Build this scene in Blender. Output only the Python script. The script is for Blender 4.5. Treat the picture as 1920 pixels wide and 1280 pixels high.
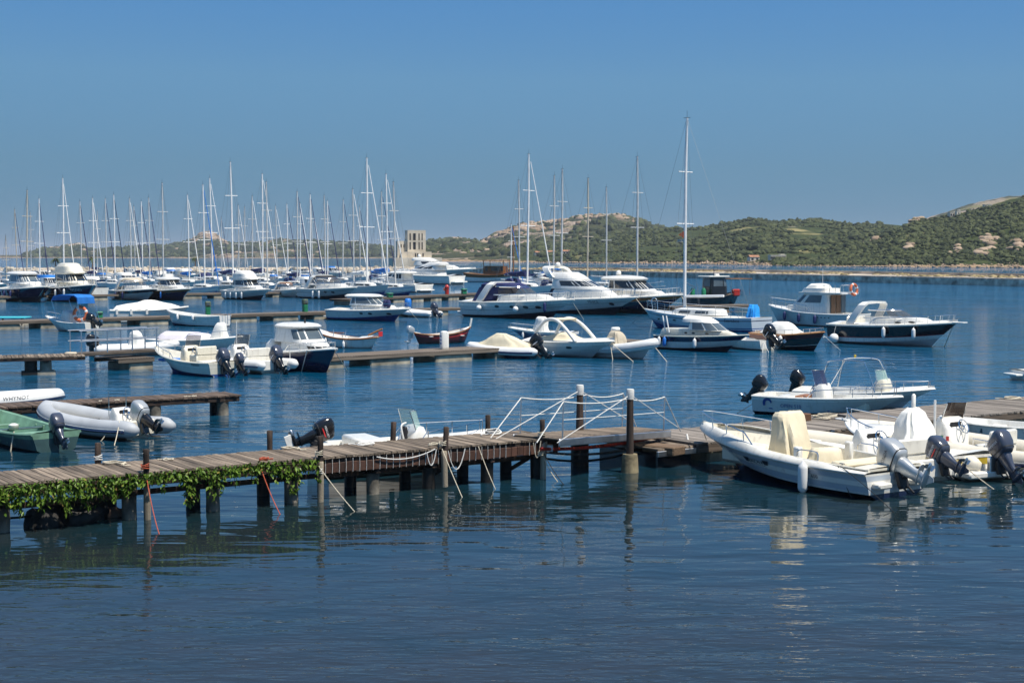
import bpy, bmesh, math, random
import numpy as np
from mathutils import Vector, Matrix, noise
R = math.radians
random.seed(7)
scene = bpy.context.scene
COL = scene.collection
for o in list(bpy.data.objects): bpy.data.objects.remove(o)

# ------------------------------------------------------------------ camera
CH, FPX, HOR = 4.9, 2800.0, 478.0            # eye height, focal length in photo pixels, horizon row
PITCH = math.atan((640 - HOR) / FPX)
cd = bpy.data.cameras.new('camera'); cam = bpy.data.objects.new('camera', cd); COL.objects.link(cam)
cd.sensor_width = 36; cd.lens = FPX / 1920 * 36; cd.clip_start = .1; cd.clip_end = 60000
cam.location = (0, 0, CH); cam.rotation_euler = (math.pi / 2 - PITCH, 0, 0)
scene.camera = cam

# ------------------------------------------------------------------ sky, sun, exposure
SUN_EL, SUN_AZ = R(66), R(124)                # azimuth clockwise from +Y (view direction) towards +X
w = bpy.data.worlds.new('World'); scene.world = w; w.use_nodes = True
nt = w.node_tree; bg = nt.nodes['Background']
sk = nt.nodes.new('ShaderNodeTexSky'); sk.sky_type = 'NISHITA'; sk.sun_disc = False
sk.sun_elevation = SUN_EL; sk.sun_rotation = SUN_AZ
sk.altitude = 2000; sk.air_density = .6; sk.dust_density = 0.; sk.ozone_density = 1.
# grade the sky's own gradient to the clear deep blue of the photograph, same all round
sx_ = nt.nodes.new('ShaderNodeSeparateColor'); mu = nt.nodes.new('ShaderNodeMath'); mu.operation = 'MULTIPLY'; mu.inputs[1].default_value = .1
rp_ = nt.nodes.new('ShaderNodeValToRGB'); el = rp_.color_ramp.elements
cols = ((0, (.046, .150, .36)), (.10, (.058, .178, .395)), (.153, (.072, .212, .43)), (.205, (.100, .240, .405)), (.333, (.094, .214, .330)), (.64, (.078, .180, .272)), (1., (.10, .20, .28)))
el[0].position, el[0].color = cols[0][0], (*cols[0][1], 1); el[1].position, el[1].color = cols[-1][0], (*cols[-1][1], 1)
for p_, c_ in cols[1:-1]: k_ = el.new(p_); k_.color = (*c_, 1)
vm = nt.nodes.new('ShaderNodeVectorMath'); vm.operation = 'SCALE'; vm.inputs['Scale'].default_value = 10.
nt.links.new(sk.outputs[0], sx_.inputs[0]); nt.links.new(sx_.outputs[0], mu.inputs[0]); nt.links.new(mu.outputs[0], rp_.inputs[0])
nt.links.new(rp_.outputs[0], vm.inputs[0]); nt.links.new(vm.outputs[0], bg.inputs[0])
bg.inputs[1].default_value = .1
sl = bpy.data.lights.new('sun', 'SUN'); so = bpy.data.objects.new('sun', sl); COL.objects.link(so)
sl.energy = 4.9; sl.angle = R(.55); sl.color = (1, .935, .83)
sdir = Vector((math.sin(SUN_AZ) * math.cos(SUN_EL), math.cos(SUN_AZ) * math.cos(SUN_EL), math.sin(SUN_EL)))
so.rotation_euler = sdir.to_track_quat('Z', 'Y').to_euler(); so.location = (40, 40, 80)
scene.view_settings.view_transform = 'Standard'; scene.view_settings.look = 'None'
scene.view_settings.exposure = .35; scene.view_settings.gamma = 1
scene.render.engine = 'CYCLES'

# ------------------------------------------------------------------ pixel <-> world
cp, sp = math.cos(PITCH), math.sin(PITCH)
def ray(px, py):
    a, b = px - 960.0, 640.0 - py
    return Vector((a, FPX * cp + b * sp, -FPX * sp + b * cp))
def G(px, py, z=0.0):                         # point of the plane at height z that pixel looks at
    d = ray(px, py); t = (z - CH) / d.z
    return Vector((d.x * t, d.y * t, z))
def AT(px, py, depth):                        # point at a forward distance
    d = ray(px, py); t = depth / d.y
    return Vector((d.x * t, d.y * t, CH + d.z * t))
def proj(p):
    x, y, z = p[0], p[1], p[2] - CH
    dep = y * cp - z * sp; up = y * sp + z * cp
    return 960 + FPX * x / dep, 640 - FPX * up / dep

# ------------------------------------------------------------------ materials
MATS = {}
def mat(name, col=(.8, .8, .8), rough=.5, metal=0., var=.08, scale=2., bump=0., bscale=20., coat=0., emit=None, trans=0., ior=1.45, streak=0., alpha=1., grime=0.):
    if name in MATS: return MATS[name]
    m = bpy.data.materials.new(name); m.use_nodes = True; n = m.node_tree; L = n.links
    p = n.nodes['Principled BSDF']
    p.inputs['Roughness'].default_value = rough; p.inputs['Metallic'].default_value = metal
    p.inputs['Coat Weight'].default_value = coat; p.inputs['Coat Roughness'].default_value = .08
    p.inputs['Transmission Weight'].default_value = trans; p.inputs['IOR'].default_value = ior
    p.inputs['Alpha'].default_value = alpha
    tc = n.nodes.new('ShaderNodeTexCoord')
    no = n.nodes.new('ShaderNodeTexNoise'); no.inputs['Scale'].default_value = scale; no.inputs['Detail'].default_value = 6
    L.new(tc.outputs['Object'], no.inputs['Vector'])
    if streak:
        mp = n.nodes.new('ShaderNodeMapping'); mp.inputs['Scale'].default_value = (4, 4, .5)
        L.new(tc.outputs['Object'], mp.inputs['Vector']); L.new(mp.outputs[0], no.inputs['Vector'])
    cr = n.nodes.new('ShaderNodeValToRGB')
    lo = [max(0, c * (1 - var * 1.6)) for c in col]; hi = [min(1, c * (1 + var)) for c in col]
    cr.color_ramp.elements[0].position = .3; cr.color_ramp.elements[1].position = .7
    cr.color_ramp.elements[0].color = (*lo, 1); cr.color_ramp.elements[1].color = (*hi, 1)
    L.new(no.outputs['Fac'], cr.inputs['Fac']); L.new(cr.outputs['Color'], p.inputs['Base Color'])
    if grime:                                      # rain streaks, scuffs and the brown scum line at the water
        def N_(sc, s_, d_):
            mp = n.nodes.new('ShaderNodeMapping'); mp.inputs['Scale'].default_value = sc; t = n.nodes.new('ShaderNodeTexNoise'); t.inputs['Scale'].default_value = s_; t.inputs['Detail'].default_value = d_
            L.new(tc.outputs['Object'], mp.inputs['Vector']); L.new(mp.outputs[0], t.inputs['Vector']); return t.outputs['Fac']
        def MR(v_, a_, b_, c_, d_):
            k = n.nodes.new('ShaderNodeMapRange'); k.inputs['From Min'].default_value = a_; k.inputs['From Max'].default_value = b_; k.inputs['To Min'].default_value = c_; k.inputs['To Max'].default_value = d_; L.new(v_, k.inputs['Value']); return k.outputs[0]
        def MX(f_, a_, c2):
            k = n.nodes.new('ShaderNodeMixRGB'); L.new(f_, k.inputs[0]); L.new(a_, k.inputs[1]); k.inputs[2].default_value = (*c2, 1); return k.outputs[0]
        c1 = MX(MR(N_((5, 5, .5), 2.2, 7), .52, .72, 0, grime), cr.outputs['Color'], (.42, .38, .30))
        c1 = MX(MR(N_((1, 1, 1), 9, 8), .60, .70, 0, grime * .8), c1, (.30, .28, .24))
        sp_ = n.nodes.new('ShaderNodeSeparateXYZ'); L.new(tc.outputs['Object'], sp_.inputs[0]); ad = n.nodes.new('ShaderNodeMath'); ad.operation = 'MULTIPLY_ADD'; L.new(N_((1, 1, 1), 5, 5), ad.inputs[0]); ad.inputs[1].default_value = -.12; L.new(sp_.outputs['Z'], ad.inputs[2])
        c1 = MX(MR(ad.outputs[0], -.02, .05, .55, 0), c1, (.16, .14, .08)); L.new(c1, p.inputs['Base Color'])
    if bump:
        n2 = n.nodes.new('ShaderNodeTexNoise'); n2.inputs['Scale'].default_value = bscale; n2.inputs['Detail'].default_value = 5
        L.new(tc.outputs['Object'], n2.inputs['Vector'])
        b = n.nodes.new('ShaderNodeBump'); b.inputs['Strength'].default_value = bump; b.inputs['Distance'].default_value = .02
        L.new(n2.outputs['Fac'], b.inputs['Height']); L.new(b.outputs[0], p.inputs['Normal'])
    MATS[name] = m
    return m
def wood(name, col, var=.35, rough=.8, axis='x'):
    if name in MATS: return MATS[name]
    m = mat(name, col, rough, 0, var, 3, .5, 40)
    n = m.node_tree; L = n.links
    no = [k for k in n.nodes if k.type == 'TEX_NOISE'][0]; tc = [k for k in n.nodes if k.type == 'TEX_COORD'][0]
    mp = n.nodes.new('ShaderNodeMapping')
    mp.inputs['Scale'].default_value = {'x': (.35, 9, 9), 'y': (9, .35, 9), 'z': (9, 9, .35)}[axis]
    oi = n.nodes.new('ShaderNodeObjectInfo'); va = n.nodes.new('ShaderNodeVectorMath'); va.operation = 'ADD'
    ms = n.nodes.new('ShaderNodeMath'); ms.operation = 'MULTIPLY'; ms.inputs[1].default_value = 37
    L.new(oi.outputs['Random'], ms.inputs[0]); L.new(tc.outputs['Object'], va.inputs[0]); L.new(ms.outputs[0], va.inputs[1])
    L.new(va.outputs[0], mp.inputs['Vector']); L.new(mp.outputs[0], no.inputs['Vector'])
    # piece to piece variation
    cr = [k for k in n.nodes if k.type == 'VALTORGB'][0]; p = n.nodes['Principled BSDF']
    hv = n.nodes.new('ShaderNodeHueSaturation'); mr = n.nodes.new('ShaderNodeMapRange')
    mr.inputs['To Min'].default_value = .58; mr.inputs['To Max'].default_value = 1.42
    L.new(oi.outputs['Random'], mr.inputs['Value']); L.new(mr.outputs[0], hv.inputs['Value'])
    L.new(cr.outputs['Color'], hv.inputs['Color']); L.new(hv.outputs[0], p.inputs['Base Color'])
    return m

WHITE = mat('gelcoat_white', (.82, .80, .74), .28, 0, .04, 1.2, coat=.35, grime=.35)
CREAM = mat('gelcoat_cream', (.76, .71, .58), .32, 0, .05, 1.5, coat=.3, grime=.4)
OFFW = mat('gelcoat_offwhite', (.73, .71, .64), .35, 0, .07, 2, coat=.2, grime=.4)
GREYW = mat('gelcoat_pale_grey', (.60, .60, .57), .3, 0, .05, 1.5, coat=.3, grime=.4)
NAVY = mat('paint_navy', (.012, .018, .055), .14, 0, .15, 1, coat=.6)
BLACK = mat('paint_black', (.012, .012, .016), .16, 0, .15, 1, coat=.6)
BLUE = mat('paint_blue', (.02, .16, .52), .25, 0, .1, 1, coat=.4)
DKRED = mat('paint_maroon', (.10, .012, .010), .3, 0, .2, 2, coat=.3)
RED = mat('paint_red', (.42, .03, .02), .3, 0, .15, 2, coat=.3)
YELLOW = mat('paint_ochre_yellow', (.50, .36, .03), .35, 0, .1, 2, coat=.3)
GREENB = mat('paint_boat_green', (.16, .30, .21), .55, 0, .22, 3, .15, 30)
DKGREEN = mat('paint_boat_dark_green', (.045, .095, .10), .5, 0, .25, 3, .15, 30)
ANTIF = mat('antifouling_dark', (.02, .025, .04), .6, 0, .3, 4)
ANTIB = mat('antifouling_blue', (.02, .07, .25), .6, 0, .25, 4)
ANTIW = mat('antifouling_grey', (.30, .33, .34), .6, 0, .25, 4)
VARN = wood('varnished_wood', (.30, .12, .035), .3, .3)
TEAK = wood('teak_deck', (.36, .25, .15), .25, .7)
STEEL = mat('stainless_steel', (.72, .72, .72), .18, 1., .05, 5)
ALU = mat('aluminium', (.62, .63, .64), .38, 1., .1, 5)
MASTM = mat('mast_white', (.82, .81, .78), .35, 0, .06, 2)
MASTG = mat('mast_grey', (.58, .58, .56), .4, 0, .1, 2)
MASTB = mat('mast_beige', (.56, .49, .38), .5, 0, .1, 2)
GLASS = mat('tinted_glass', (.02, .025, .03), .05, 0, .2, 1, coat=.5)
GLASSG = mat('window_glass_grey', (.10, .13, .15), .05, 0, .2, 1, coat=.5)
ACRY = mat('acrylic_screen_green', (.5, .7, .62), .06, 0, .05, 1, alpha=.25)
ACRB = mat('acrylic_screen_blue', (.05, .065, .14), .06, 0, .1, 1, alpha=.55)
ACRS = mat('acrylic_screen_smoke', (.12, .11, .10), .06, 0, .1, 1, alpha=.42)
ACRBR = mat('acrylic_screen_brown', (.07, .045, .035), .06, 0, .1, 1, alpha=.85)
CANW = mat('canvas_white', (.78, .77, .72), .85, 0, .07, 3, .4, 8)
CANC = mat('canvas_cream', (.70, .62, .45), .9, 0, .08, 3, .4, 8)
CANT = mat('canvas_tan', (.50, .44, .34), .9, 0, .08, 3, .4, 8)
CANN = mat('canvas_navy', (.018, .025, .10), .8, 0, .2, 3, .3, 8)
CANB = mat('canvas_blue', (.015, .16, .50), .8, 0, .12, 3, .3, 8)
CANLB = mat('canvas_bright_blue', (.02, .32, .80), .8, 0, .1, 3, .3, 8)
CANK = mat('canvas_black', (.03, .03, .035), .85, 0, .2, 3, .3, 8)
CANBR = mat('canvas_brown', (.20, .10, .05), .85, 0, .2, 3, .3, 8)
CANTQ = mat('canvas_turquoise', (.05, .42, .50), .8, 0, .1, 3)
TUBEG = mat('hypalon_grey', (.40, .42, .44), .55, 0, .09, 2, .05, 40)
TUBEW = mat('hypalon_white', (.72, .72, .70), .5, 0, .06, 2)
TUBEC = mat('hypalon_cream', (.68, .63, .52), .55, 0, .07, 2)
RUBBER = mat('rubber_black', (.02, .02, .022), .6, 0, .2, 6)
MOTK = mat('cowling_black', (.012, .012, .014), .2, 0, .1, 2, coat=.5)
MOTY = mat('cowling_blue_grey', (.055, .065, .095), .25, 0, .1, 2, coat=.5)
MOTS = mat('cowling_silver', (.56, .57, .56), .3, .45, .05, 2, coat=.4)
MOTW = mat('cowling_white', (.75, .75, .73), .3, 0, .05, 2, coat=.3)
ROPE = mat('rope_cream', (.58, .52, .40), .9, 0, .18, 30, .5, 90)
ROPEW = mat('rope_white', (.72, .71, .67), .9, 0, .12, 30, .5, 90)
ROPEO = mat('rope_orange', (.42, .085, .04), .85, 0, .2, 30)
ROPEK = mat('rope_black', (.02, .02, .02), .85, 0, .2, 30)
FENW = mat('fender_white', (.76, .76, .74), .4, 0, .05, 5)
FENN = mat('fender_navy', (.02, .03, .12), .6, 0, .1, 5)
FENB = mat('fender_blue', (.02, .18, .60), .45, 0, .1, 5)
ORANGE = mat('lifebuoy_orange', (.62, .16, .07), .6, 0, .1, 5)
LETK = mat('lettering_dark', (.03, .03, .04), .5)
LETB = mat('lettering_blue', (.02, .06, .25), .5)
LETW = mat('lettering_white', (.75, .75, .75), .5)
LETR = mat('lettering_red', (.60, .03, .03), .5)
GRNP = mat('paint_pedestal_green', (.015, .20, .09), .5, 0, .2, 4)
CONC = mat('concrete_weathered', (.34, .31, .25), .9, 0, .3, 2.5, .5, 12)
CONCL = mat('concrete_pale', (.46, .44, .39), .9, 0, .25, 2.5, .5, 12)
CONCD = mat('pile_concrete', (.19, .17, .135), .9, 0, .45, 3, .6, 12)
FLOATM = mat('pontoon_float', (.36, .32, .24), .85, 0, .45, 1.4, .4, 10)
DPLANK = wood('deck_plank_weathered', (.155, .125, .098), .42, .9, 'x')
DPLANKR = wood('deck_plank_brown', (.135, .092, .064), .42, .85, 'x')
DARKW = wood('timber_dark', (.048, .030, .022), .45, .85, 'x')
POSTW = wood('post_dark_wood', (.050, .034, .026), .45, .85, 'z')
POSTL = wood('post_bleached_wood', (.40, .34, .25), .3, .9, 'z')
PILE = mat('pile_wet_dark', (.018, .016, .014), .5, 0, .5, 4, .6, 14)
GRANITE = mat('granite', (.42, .34, .27), .95, 0, .3, .6, .7, 2)

# ------------------------------------------------------------------ mesh builder
class MB:
    def __init__(s): s.v = []; s.f = []; s.m = []
    def add(s, vs, fs, m=0, M=None):
        k = len(s.v)
        if M is not None: vs = [M @ Vector(p) for p in vs]
        s.v += [tuple(p) for p in vs]; s.f += [tuple(i + k for i in f) for f in fs]; s.m += [m] * len(fs)
        return s
    def box(s, c, d, m=0, M=None):
        x, y, z = d[0] / 2, d[1] / 2, d[2] / 2
        vs = [Vector((c[0] + i * x, c[1] + j * y, c[2] + k * z)) for i in (-1, 1) for j in (-1, 1) for k in (-1, 1)]
        return s.add(vs, [(0, 1, 3, 2), (4, 6, 7, 5), (0, 4, 5, 1), (2, 3, 7, 6), (0, 2, 6, 4), (1, 5, 7, 3)], m, M)
    def cbox(s, c, d, b=.02, m=0, M=None):    # box with chamfered edges
        x, y, z = d[0] / 2, d[1] / 2, d[2] / 2; b = min(b, x * .9, y * .9, z * .9)
        def rg(q, zz): return [(c[0] + a, c[1] + e, c[2] + zz) for a, e in ((x - b, y - q), (x - q, y - b), (x - q, -y + b), (x - b, -y + q), (-x + b, -y + q), (-x + q, -y + b), (-x + q, y - b), (-x + b, y - q))]
        return s.rings([rg(b, -z), rg(0, -z + b), rg(0, z - b), rg(b, z)], m, M)
    def rings(s, rs, m=0, M=None, cap=(1, 1), mats=None):
        n = len(rs[0]); vs = [p for r in rs for p in r]; fs = []; ms = []
        for i in range(len(rs) - 1):
            for j in range(n):
                fs.append((i * n + j, i * n + (j + 1) % n, (i + 1) * n + (j + 1) % n, (i + 1) * n + j)); ms.append(mats[i] if mats else m)
        if cap[0]: fs.append(tuple(range(n))); ms.append(mats[0] if mats else m)
        if cap[1]: fs.append(tuple((len(rs) - 1) * n + j for j in range(n - 1, -1, -1))); ms.append(mats[-1] if mats else m)
        k = len(s.m); s.add(vs, fs, m, M); s.m[k:] = ms
        return s
    def grid(s, rows, m=0, M=None, mats=None):
        n = len(rows[0]); vs = [p for r in rows for p in r]; fs = []; ms = []
        for i in range(len(rows) - 1):
            for j in range(n - 1):
                fs.append((i * n + j, i * n + j + 1, (i + 1) * n + j + 1, (i + 1) * n + j)); ms.append(mats[j] if mats else m)
        k = len(s.m); s.add(vs, fs, m, M); s.m[k:] = ms
        return s
    def tube(s, pts, r, n=6, m=0, M=None, cap=True):
        pts = [Vector(p) for p in pts]; rs = []
        rr = r if isinstance(r, (list, tuple)) else [r] * len(pts)
        up = None
        for i, p in enumerate(pts):
            t = (pts[min(i + 1, len(pts) - 1)] - pts[max(i - 1, 0)])
            t = t.normalized() if t.length > 1e-9 else Vector((0, 0, 1))
            if up is None:
                up = Vector((0, 0, 1)) if abs(t.z) < .9 else Vector((1, 0, 0))
            a = t.cross(up)
            if a.length < 1e-6: a = t.orthogonal()
            a.normalize(); b = a.cross(t).normalized(); up = b
            rs.append([p + (a * math.cos(2 * math.pi * k / n) + b * math.sin(2 * math.pi * k / n)) * rr[i] for k in range(n)])
        return s.rings(rs, m, M, (cap, cap))
    def lathe(s, prof, n=12, m=0, M=None):    # (radius, z) profile
        return s.rings([[(r * math.cos(2 * math.pi * k / n), r * math.sin(2 * math.pi * k / n), z) for k in range(n)] for r, z in prof], m, M)
    def build(s, name, mats, parent=None, smooth=40, loc=None, rot=None):
        me = bpy.data.meshes.new(name); me.from_pydata(s.v, [], s.f)
        for q in (mats if isinstance(mats, (list, tuple)) else [mats]): me.materials.append(q)
        if s.m and max(s.m) > 0: me.polygons.foreach_set('material_index', s.m)
        bm = bmesh.new(); bm.from_mesh(me); bmesh.ops.remove_doubles(bm, verts=bm.verts, dist=1e-5)
        bmesh.ops.recalc_face_normals(bm, faces=bm.faces); bm.to_mesh(me); bm.free()
        if smooth:
            me.polygons.foreach_set('use_smooth', [True] * len(me.polygons)); me.set_sharp_from_angle(angle=R(smooth))
        o = bpy.data.objects.new(name, me); COL.objects.link(o)
        if parent is not None: o.parent = parent
        if loc is not None: o.location = loc
        if rot is not None: o.rotation_euler = rot
        return o
def tag(o, label=None, cat=None, group=None, kind=None):
    for k, v in (('label', label), ('category', cat), ('group', group), ('kind', kind)):
        if v: o[k] = v
    return o
def thing(name, label, cat, loc=(0, 0, 0), rz=0, group=None):
    o = bpy.data.objects.new(name, None); COL.objects.link(o); o.location = loc; o.rotation_euler = (0, 0, rz)
    o.empty_display_size = .3
    return tag(o, label, cat, group)
def lerp(a, b, t): return a + (b - a) * t
def ipol(pts, x):
    if x <= pts[0][0]: return pts[0][1]
    for a, b in zip(pts, pts[1:]):
        if x <= b[0]: return lerp(a[1], b[1], (x - a[0]) / (b[0] - a[0]))
    return pts[-1][1]
def ring(z, x0, x1, w0, w1=None, p=4., n=24, dz=0.):   # rounded plan outline from x0 (aft) to x1 (fore), half widths w0 -> w1
    w1 = w0 if w1 is None else w1; out = []
    for k in range(n):
        a = 2 * math.pi * (k + .5) / n; c, s_ = math.cos(a), math.sin(a)
        cx = math.copysign(abs(c) ** (2 / p), c); sy = math.copysign(abs(s_) ** (2 / p), s_)
        t = (cx + 1) / 2; out.append((lerp(x0, x1, t), sy * lerp(w0, w1, t), z + dz * t))
    return out
def catmull(pts, k=6):
    pts = [Vector(p) for p in pts]; out = []
    for i in range(len(pts) - 1):
        p0, p1, p2, p3 = pts[max(i - 1, 0)], pts[i], pts[i + 1], pts[min(i + 2, len(pts) - 1)]
        for j in range(k):
            t = j / k
            out.append(.5 * ((2 * p1) + (p2 - p0) * t + (2 * p0 - 5 * p1 + 4 * p2 - p3) * t * t + (3 * p1 - p0 - 3 * p2 + p3) * t ** 3))
    return out + [pts[-1]]
TXT = {}
def text_mesh(body, size):
    if body not in TXT:
        cu = bpy.data.curves.new('t', 'FONT'); cu.body = body; cu.size = 1; cu.resolution_u = 2; cu.align_x = 'CENTER'
        o = bpy.data.objects.new('t', cu); COL.objects.link(o); bpy.context.view_layer.update()
        me = bpy.data.meshes.new_from_object(o.evaluated_get(bpy.context.evaluated_depsgraph_get()))
        TXT[body] = ([tuple(v.co) for v in me.vertices], [tuple(p.vertices) for p in me.polygons])
        bpy.data.objects.remove(o); bpy.data.curves.remove(cu); bpy.data.meshes.remove(me)
    v, f = TXT[body]
    return [(p[0] * size, p[1] * size) for p in v], f
def sag(a, b, s, n=8):
    a, b = Vector(a), Vector(b)
    return [a.lerp(b, i / n) - Vector((0, 0, s * 4 * (i / n) * (1 - i / n))) for i in range(n + 1)]
def rope(a, b, label, s=.1, r=.014, m=None, group=None, cat='rope', name='mooring_rope', n=8):
    o = MB().tube(sag(a, b, s, n), r, 5).build(name, m or ROPE)
    return tag(o, label, cat, group or label)
# ================================================================== water
def make_water():
    m = bpy.data.materials.new('sea_water'); m.use_nodes = True; n = m.node_tree; L = n.links; p = n.nodes['Principled BSDF']
    p.inputs['Roughness'].default_value = .03; p.inputs['IOR'].default_value = 1.333
    tc = n.nodes.new('ShaderNodeTexCoord')
    def noise_(sc, scale, det, rough=.55, dist=0., rot=0):
        mp = n.nodes.new('ShaderNodeMapping'); mp.inputs['Scale'].default_value = (*sc, 1); mp.inputs['Rotation'].default_value = (0, 0, rot)
        t = n.nodes.new('ShaderNodeTexNoise'); t.inputs['Scale'].default_value = scale; t.inputs['Detail'].default_value = det
        t.inputs['Roughness'].default_value = rough; t.inputs['Distortion'].default_value = dist
        L.new(tc.outputs['Object'], mp.inputs['Vector']); L.new(mp.outputs[0], t.inputs['Vector']); return t
    def math_(op, a, b, c=None):
        k = n.nodes.new('ShaderNodeMath'); k.operation = op
        for i, q in enumerate((a, b)):
            if isinstance(q, (int, float)): k.inputs[i].default_value = q
            else: L.new(q, k.inputs[i])
        return k.outputs[0]
    big = noise_((1, 1), .07, 2)                  # calmer and breezier patches
    cal = n.nodes.new('ShaderNodeMapRange'); cal.inputs['From Min'].default_value = .35; cal.inputs['From Max'].default_value = .65
    cal.inputs['To Min'].default_value = .55; cal.inputs['To Max'].default_value = 1.15; L.new(big.outputs['Fac'], cal.inputs['Value'])
    # breezier with the distance from the shore, where the basin opens
    sep = n.nodes.new('ShaderNodeSeparateXYZ'); L.new(tc.outputs['Object'], sep.inputs[0])
    yn = math_('DIVIDE', sep.outputs['Y'], 130.)
    def yramp(pts):
        r_ = n.nodes.new('ShaderNodeValToRGB'); e_ = r_.color_ramp.elements; L.new(yn, r_.inputs[0])
        e_[0].position, e_[0].color = pts[0][0] / 130, (*[pts[0][1]] * 3, 1); e_[1].position, e_[1].color = pts[-1][0] / 130, (*[pts[-1][1]] * 3, 1)
        for y_, v_ in pts[1:-1]: k_ = e_.new(y_ / 130); k_.color = (v_, v_, v_, 1)
        sep_ = n.nodes.new('ShaderNodeSeparateColor'); L.new(r_.outputs[0], sep_.inputs[0]); return sep_.outputs[0]
    broad = yramp([(13, .20), (24, .17), (34, .19), (60, .50), (130, 1.)])      # sheltered behind the jetty, open further out
    fine = yramp([(13, .55), (18.5, .34), (24, .06), (34, .055), (50, .30), (130, 1.)])
    n1 = noise_((.6, 1.5), 1.35, 1.5, .45, .5, R(-10)); n2 = noise_((.8, 1.5), 4.2, 2, .5, .3, R(16)); n3 = noise_((1, 1), .35, 2, .5)
    n4 = noise_((.45, 1.9), 5.5, 2, .5, .2, R(14))
    n5 = noise_((.45, 1.25), .85, 2, .55, .4, R(6))
    hb = math_('ADD', math_('ADD', math_('MULTIPLY', n1.outputs['Fac'], .12), math_('MULTIPLY', n5.outputs['Fac'], .22)), math_('MULTIPLY', n3.outputs['Fac'], .21))
    hf = math_('ADD', math_('MULTIPLY', n2.outputs['Fac'], .037), math_('MULTIPLY', n4.outputs['Fac'], .030))
    h = math_('MULTIPLY', math_('ADD', math_('MULTIPLY', hb, broad), math_('MULTIPLY', hf, fine)), cal.outputs[0])
    b = n.nodes.new('ShaderNodeBump'); b.inputs['Strength'].default_value = 1; b.inputs['Distance'].default_value = 1.
    L.new(h, b.inputs['Height']); L.new(b.outputs[0], p.inputs['Normal'])
    cr = n.nodes.new('ShaderNodeValToRGB')
    mr = n.nodes.new('ShaderNodeMapRange'); mr.inputs['From Min'].default_value = 15; mr.inputs['From Max'].default_value = 65
    L.new(sep.outputs['Y'], mr.inputs['Value'])
    wob = math_('ADD', mr.outputs[0], math_('MULTIPLY', math_('SUBTRACT', noise_((1, 1), .5, 4).outputs['Fac'], .5), .5))
    e = cr.color_ramp.elements; e[0].position = .02; e[0].color = (.022, .025, .026, 1)   # sandy shallows by the shore
    e[1].position = .9; e[1].color = (.001, .066, .140, 1)
    k = cr.color_ramp.elements.new(.3); k.color = (.006, .019, .024, 1)
    L.new(wob, cr.inputs['Fac']); L.new(cr.outputs[0], p.inputs['Base Color'])
    o = MB().grid([[(-11000, -200, 0), (11000, -200, 0)], [(-11000, 25000, 0), (11000, 25000, 0)]]).build('sea_water', m, smooth=0)
    tag(o, kind='structure')
make_water()

# ================================================================== hills
def hill_mat(name, g1, g2, rock, rk_lo, rk_hi, sc, dry=(.22, .20, .09)):
    m = bpy.data.materials.new(name); m.use_nodes = True; n = m.node_tree; L = n.links; p = n.nodes['Principled BSDF']
    p.inputs['Roughness'].default_value = .95; p.inputs['Specular IOR Level'].default_value = .1
    tc = n.nodes.new('ShaderNodeTexCoord')
    def nz(s_, d=6, r=.6):
        t = n.nodes.new('ShaderNodeTexNoise'); t.inputs['Scale'].default_value = s_; t.inputs['Detail'].default_value = d; t.inputs['Roughness'].default_value = r
        L.new(tc.outputs['Object'], t.inputs['Vector']); return t.outputs['Fac']
    def ramp(f, a, b, pa, pb):
        c = n.nodes.new('ShaderNodeValToRGB'); c.color_ramp.elements[0].position = pa; c.color_ramp.elements[1].position = pb
        c.color_ramp.elements[0].color = (*a, 1); c.color_ramp.elements[1].color = (*b, 1); L.new(f, c.inputs[0]); return c.outputs[0]
    def mix(f, a, b):
        k = n.nodes.new('ShaderNodeMixRGB'); L.new(f, k.inputs[0]); L.new(a, k.inputs[1]); L.new(b, k.inputs[2]); return k.outputs[0]
    green = ramp(nz(.16 * sc, 8, .75), g1, g2, .38, .62)
    dryc = ramp(nz(.3 * sc), [c * .8 for c in dry], dry, .3, .7)
    c = mix(ramp(nz(.018 * sc, 4), (0, 0, 0), (1, 1, 1), .60, .66), green, dryc)
    rc = ramp(nz(.25 * sc, 9, .8), [q * .45 for q in rock], rock, .35, .6)
    c = mix(ramp(nz(.035 * sc, 8, .72), (0, 0, 0), (1, 1, 1), rk_lo, rk_hi), c, rc)
    # bare sandy, rocky foot along the water
    sep = n.nodes.new('ShaderNodeSeparateXYZ'); L.new(tc.outputs['Object'], sep.inputs[0])
    a = n.nodes.new('ShaderNodeMath'); a.operation = 'MULTIPLY_ADD'; L.new(nz(.12, 4), a.inputs[0]); a.inputs[1].default_value = -4.5; a.inputs[2].default_value = 3.2
    d = n.nodes.new('ShaderNodeMath'); d.operation = 'LESS_THAN'; L.new(sep.outputs['Z'], d.inputs[0]); L.new(a.outputs[0], d.inputs[1])
    sand = ramp(nz(.5, 5), (.30, .20, .12), (.46, .33, .21), .3, .7)
    c = mix(d.outputs[0], c, sand); L.new(c, p.inputs['Base Color'])
    bp = n.nodes.new('ShaderNodeBump'); bp.inputs['Strength'].default_value = .9; bp.inputs['Distance'].default_value = 1.6 / sc
    L.new(nz(.35 * sc, 8, .7), bp.inputs['Height']); L.new(bp.outputs[0], p.inputs['Normal'])
    return m
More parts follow.
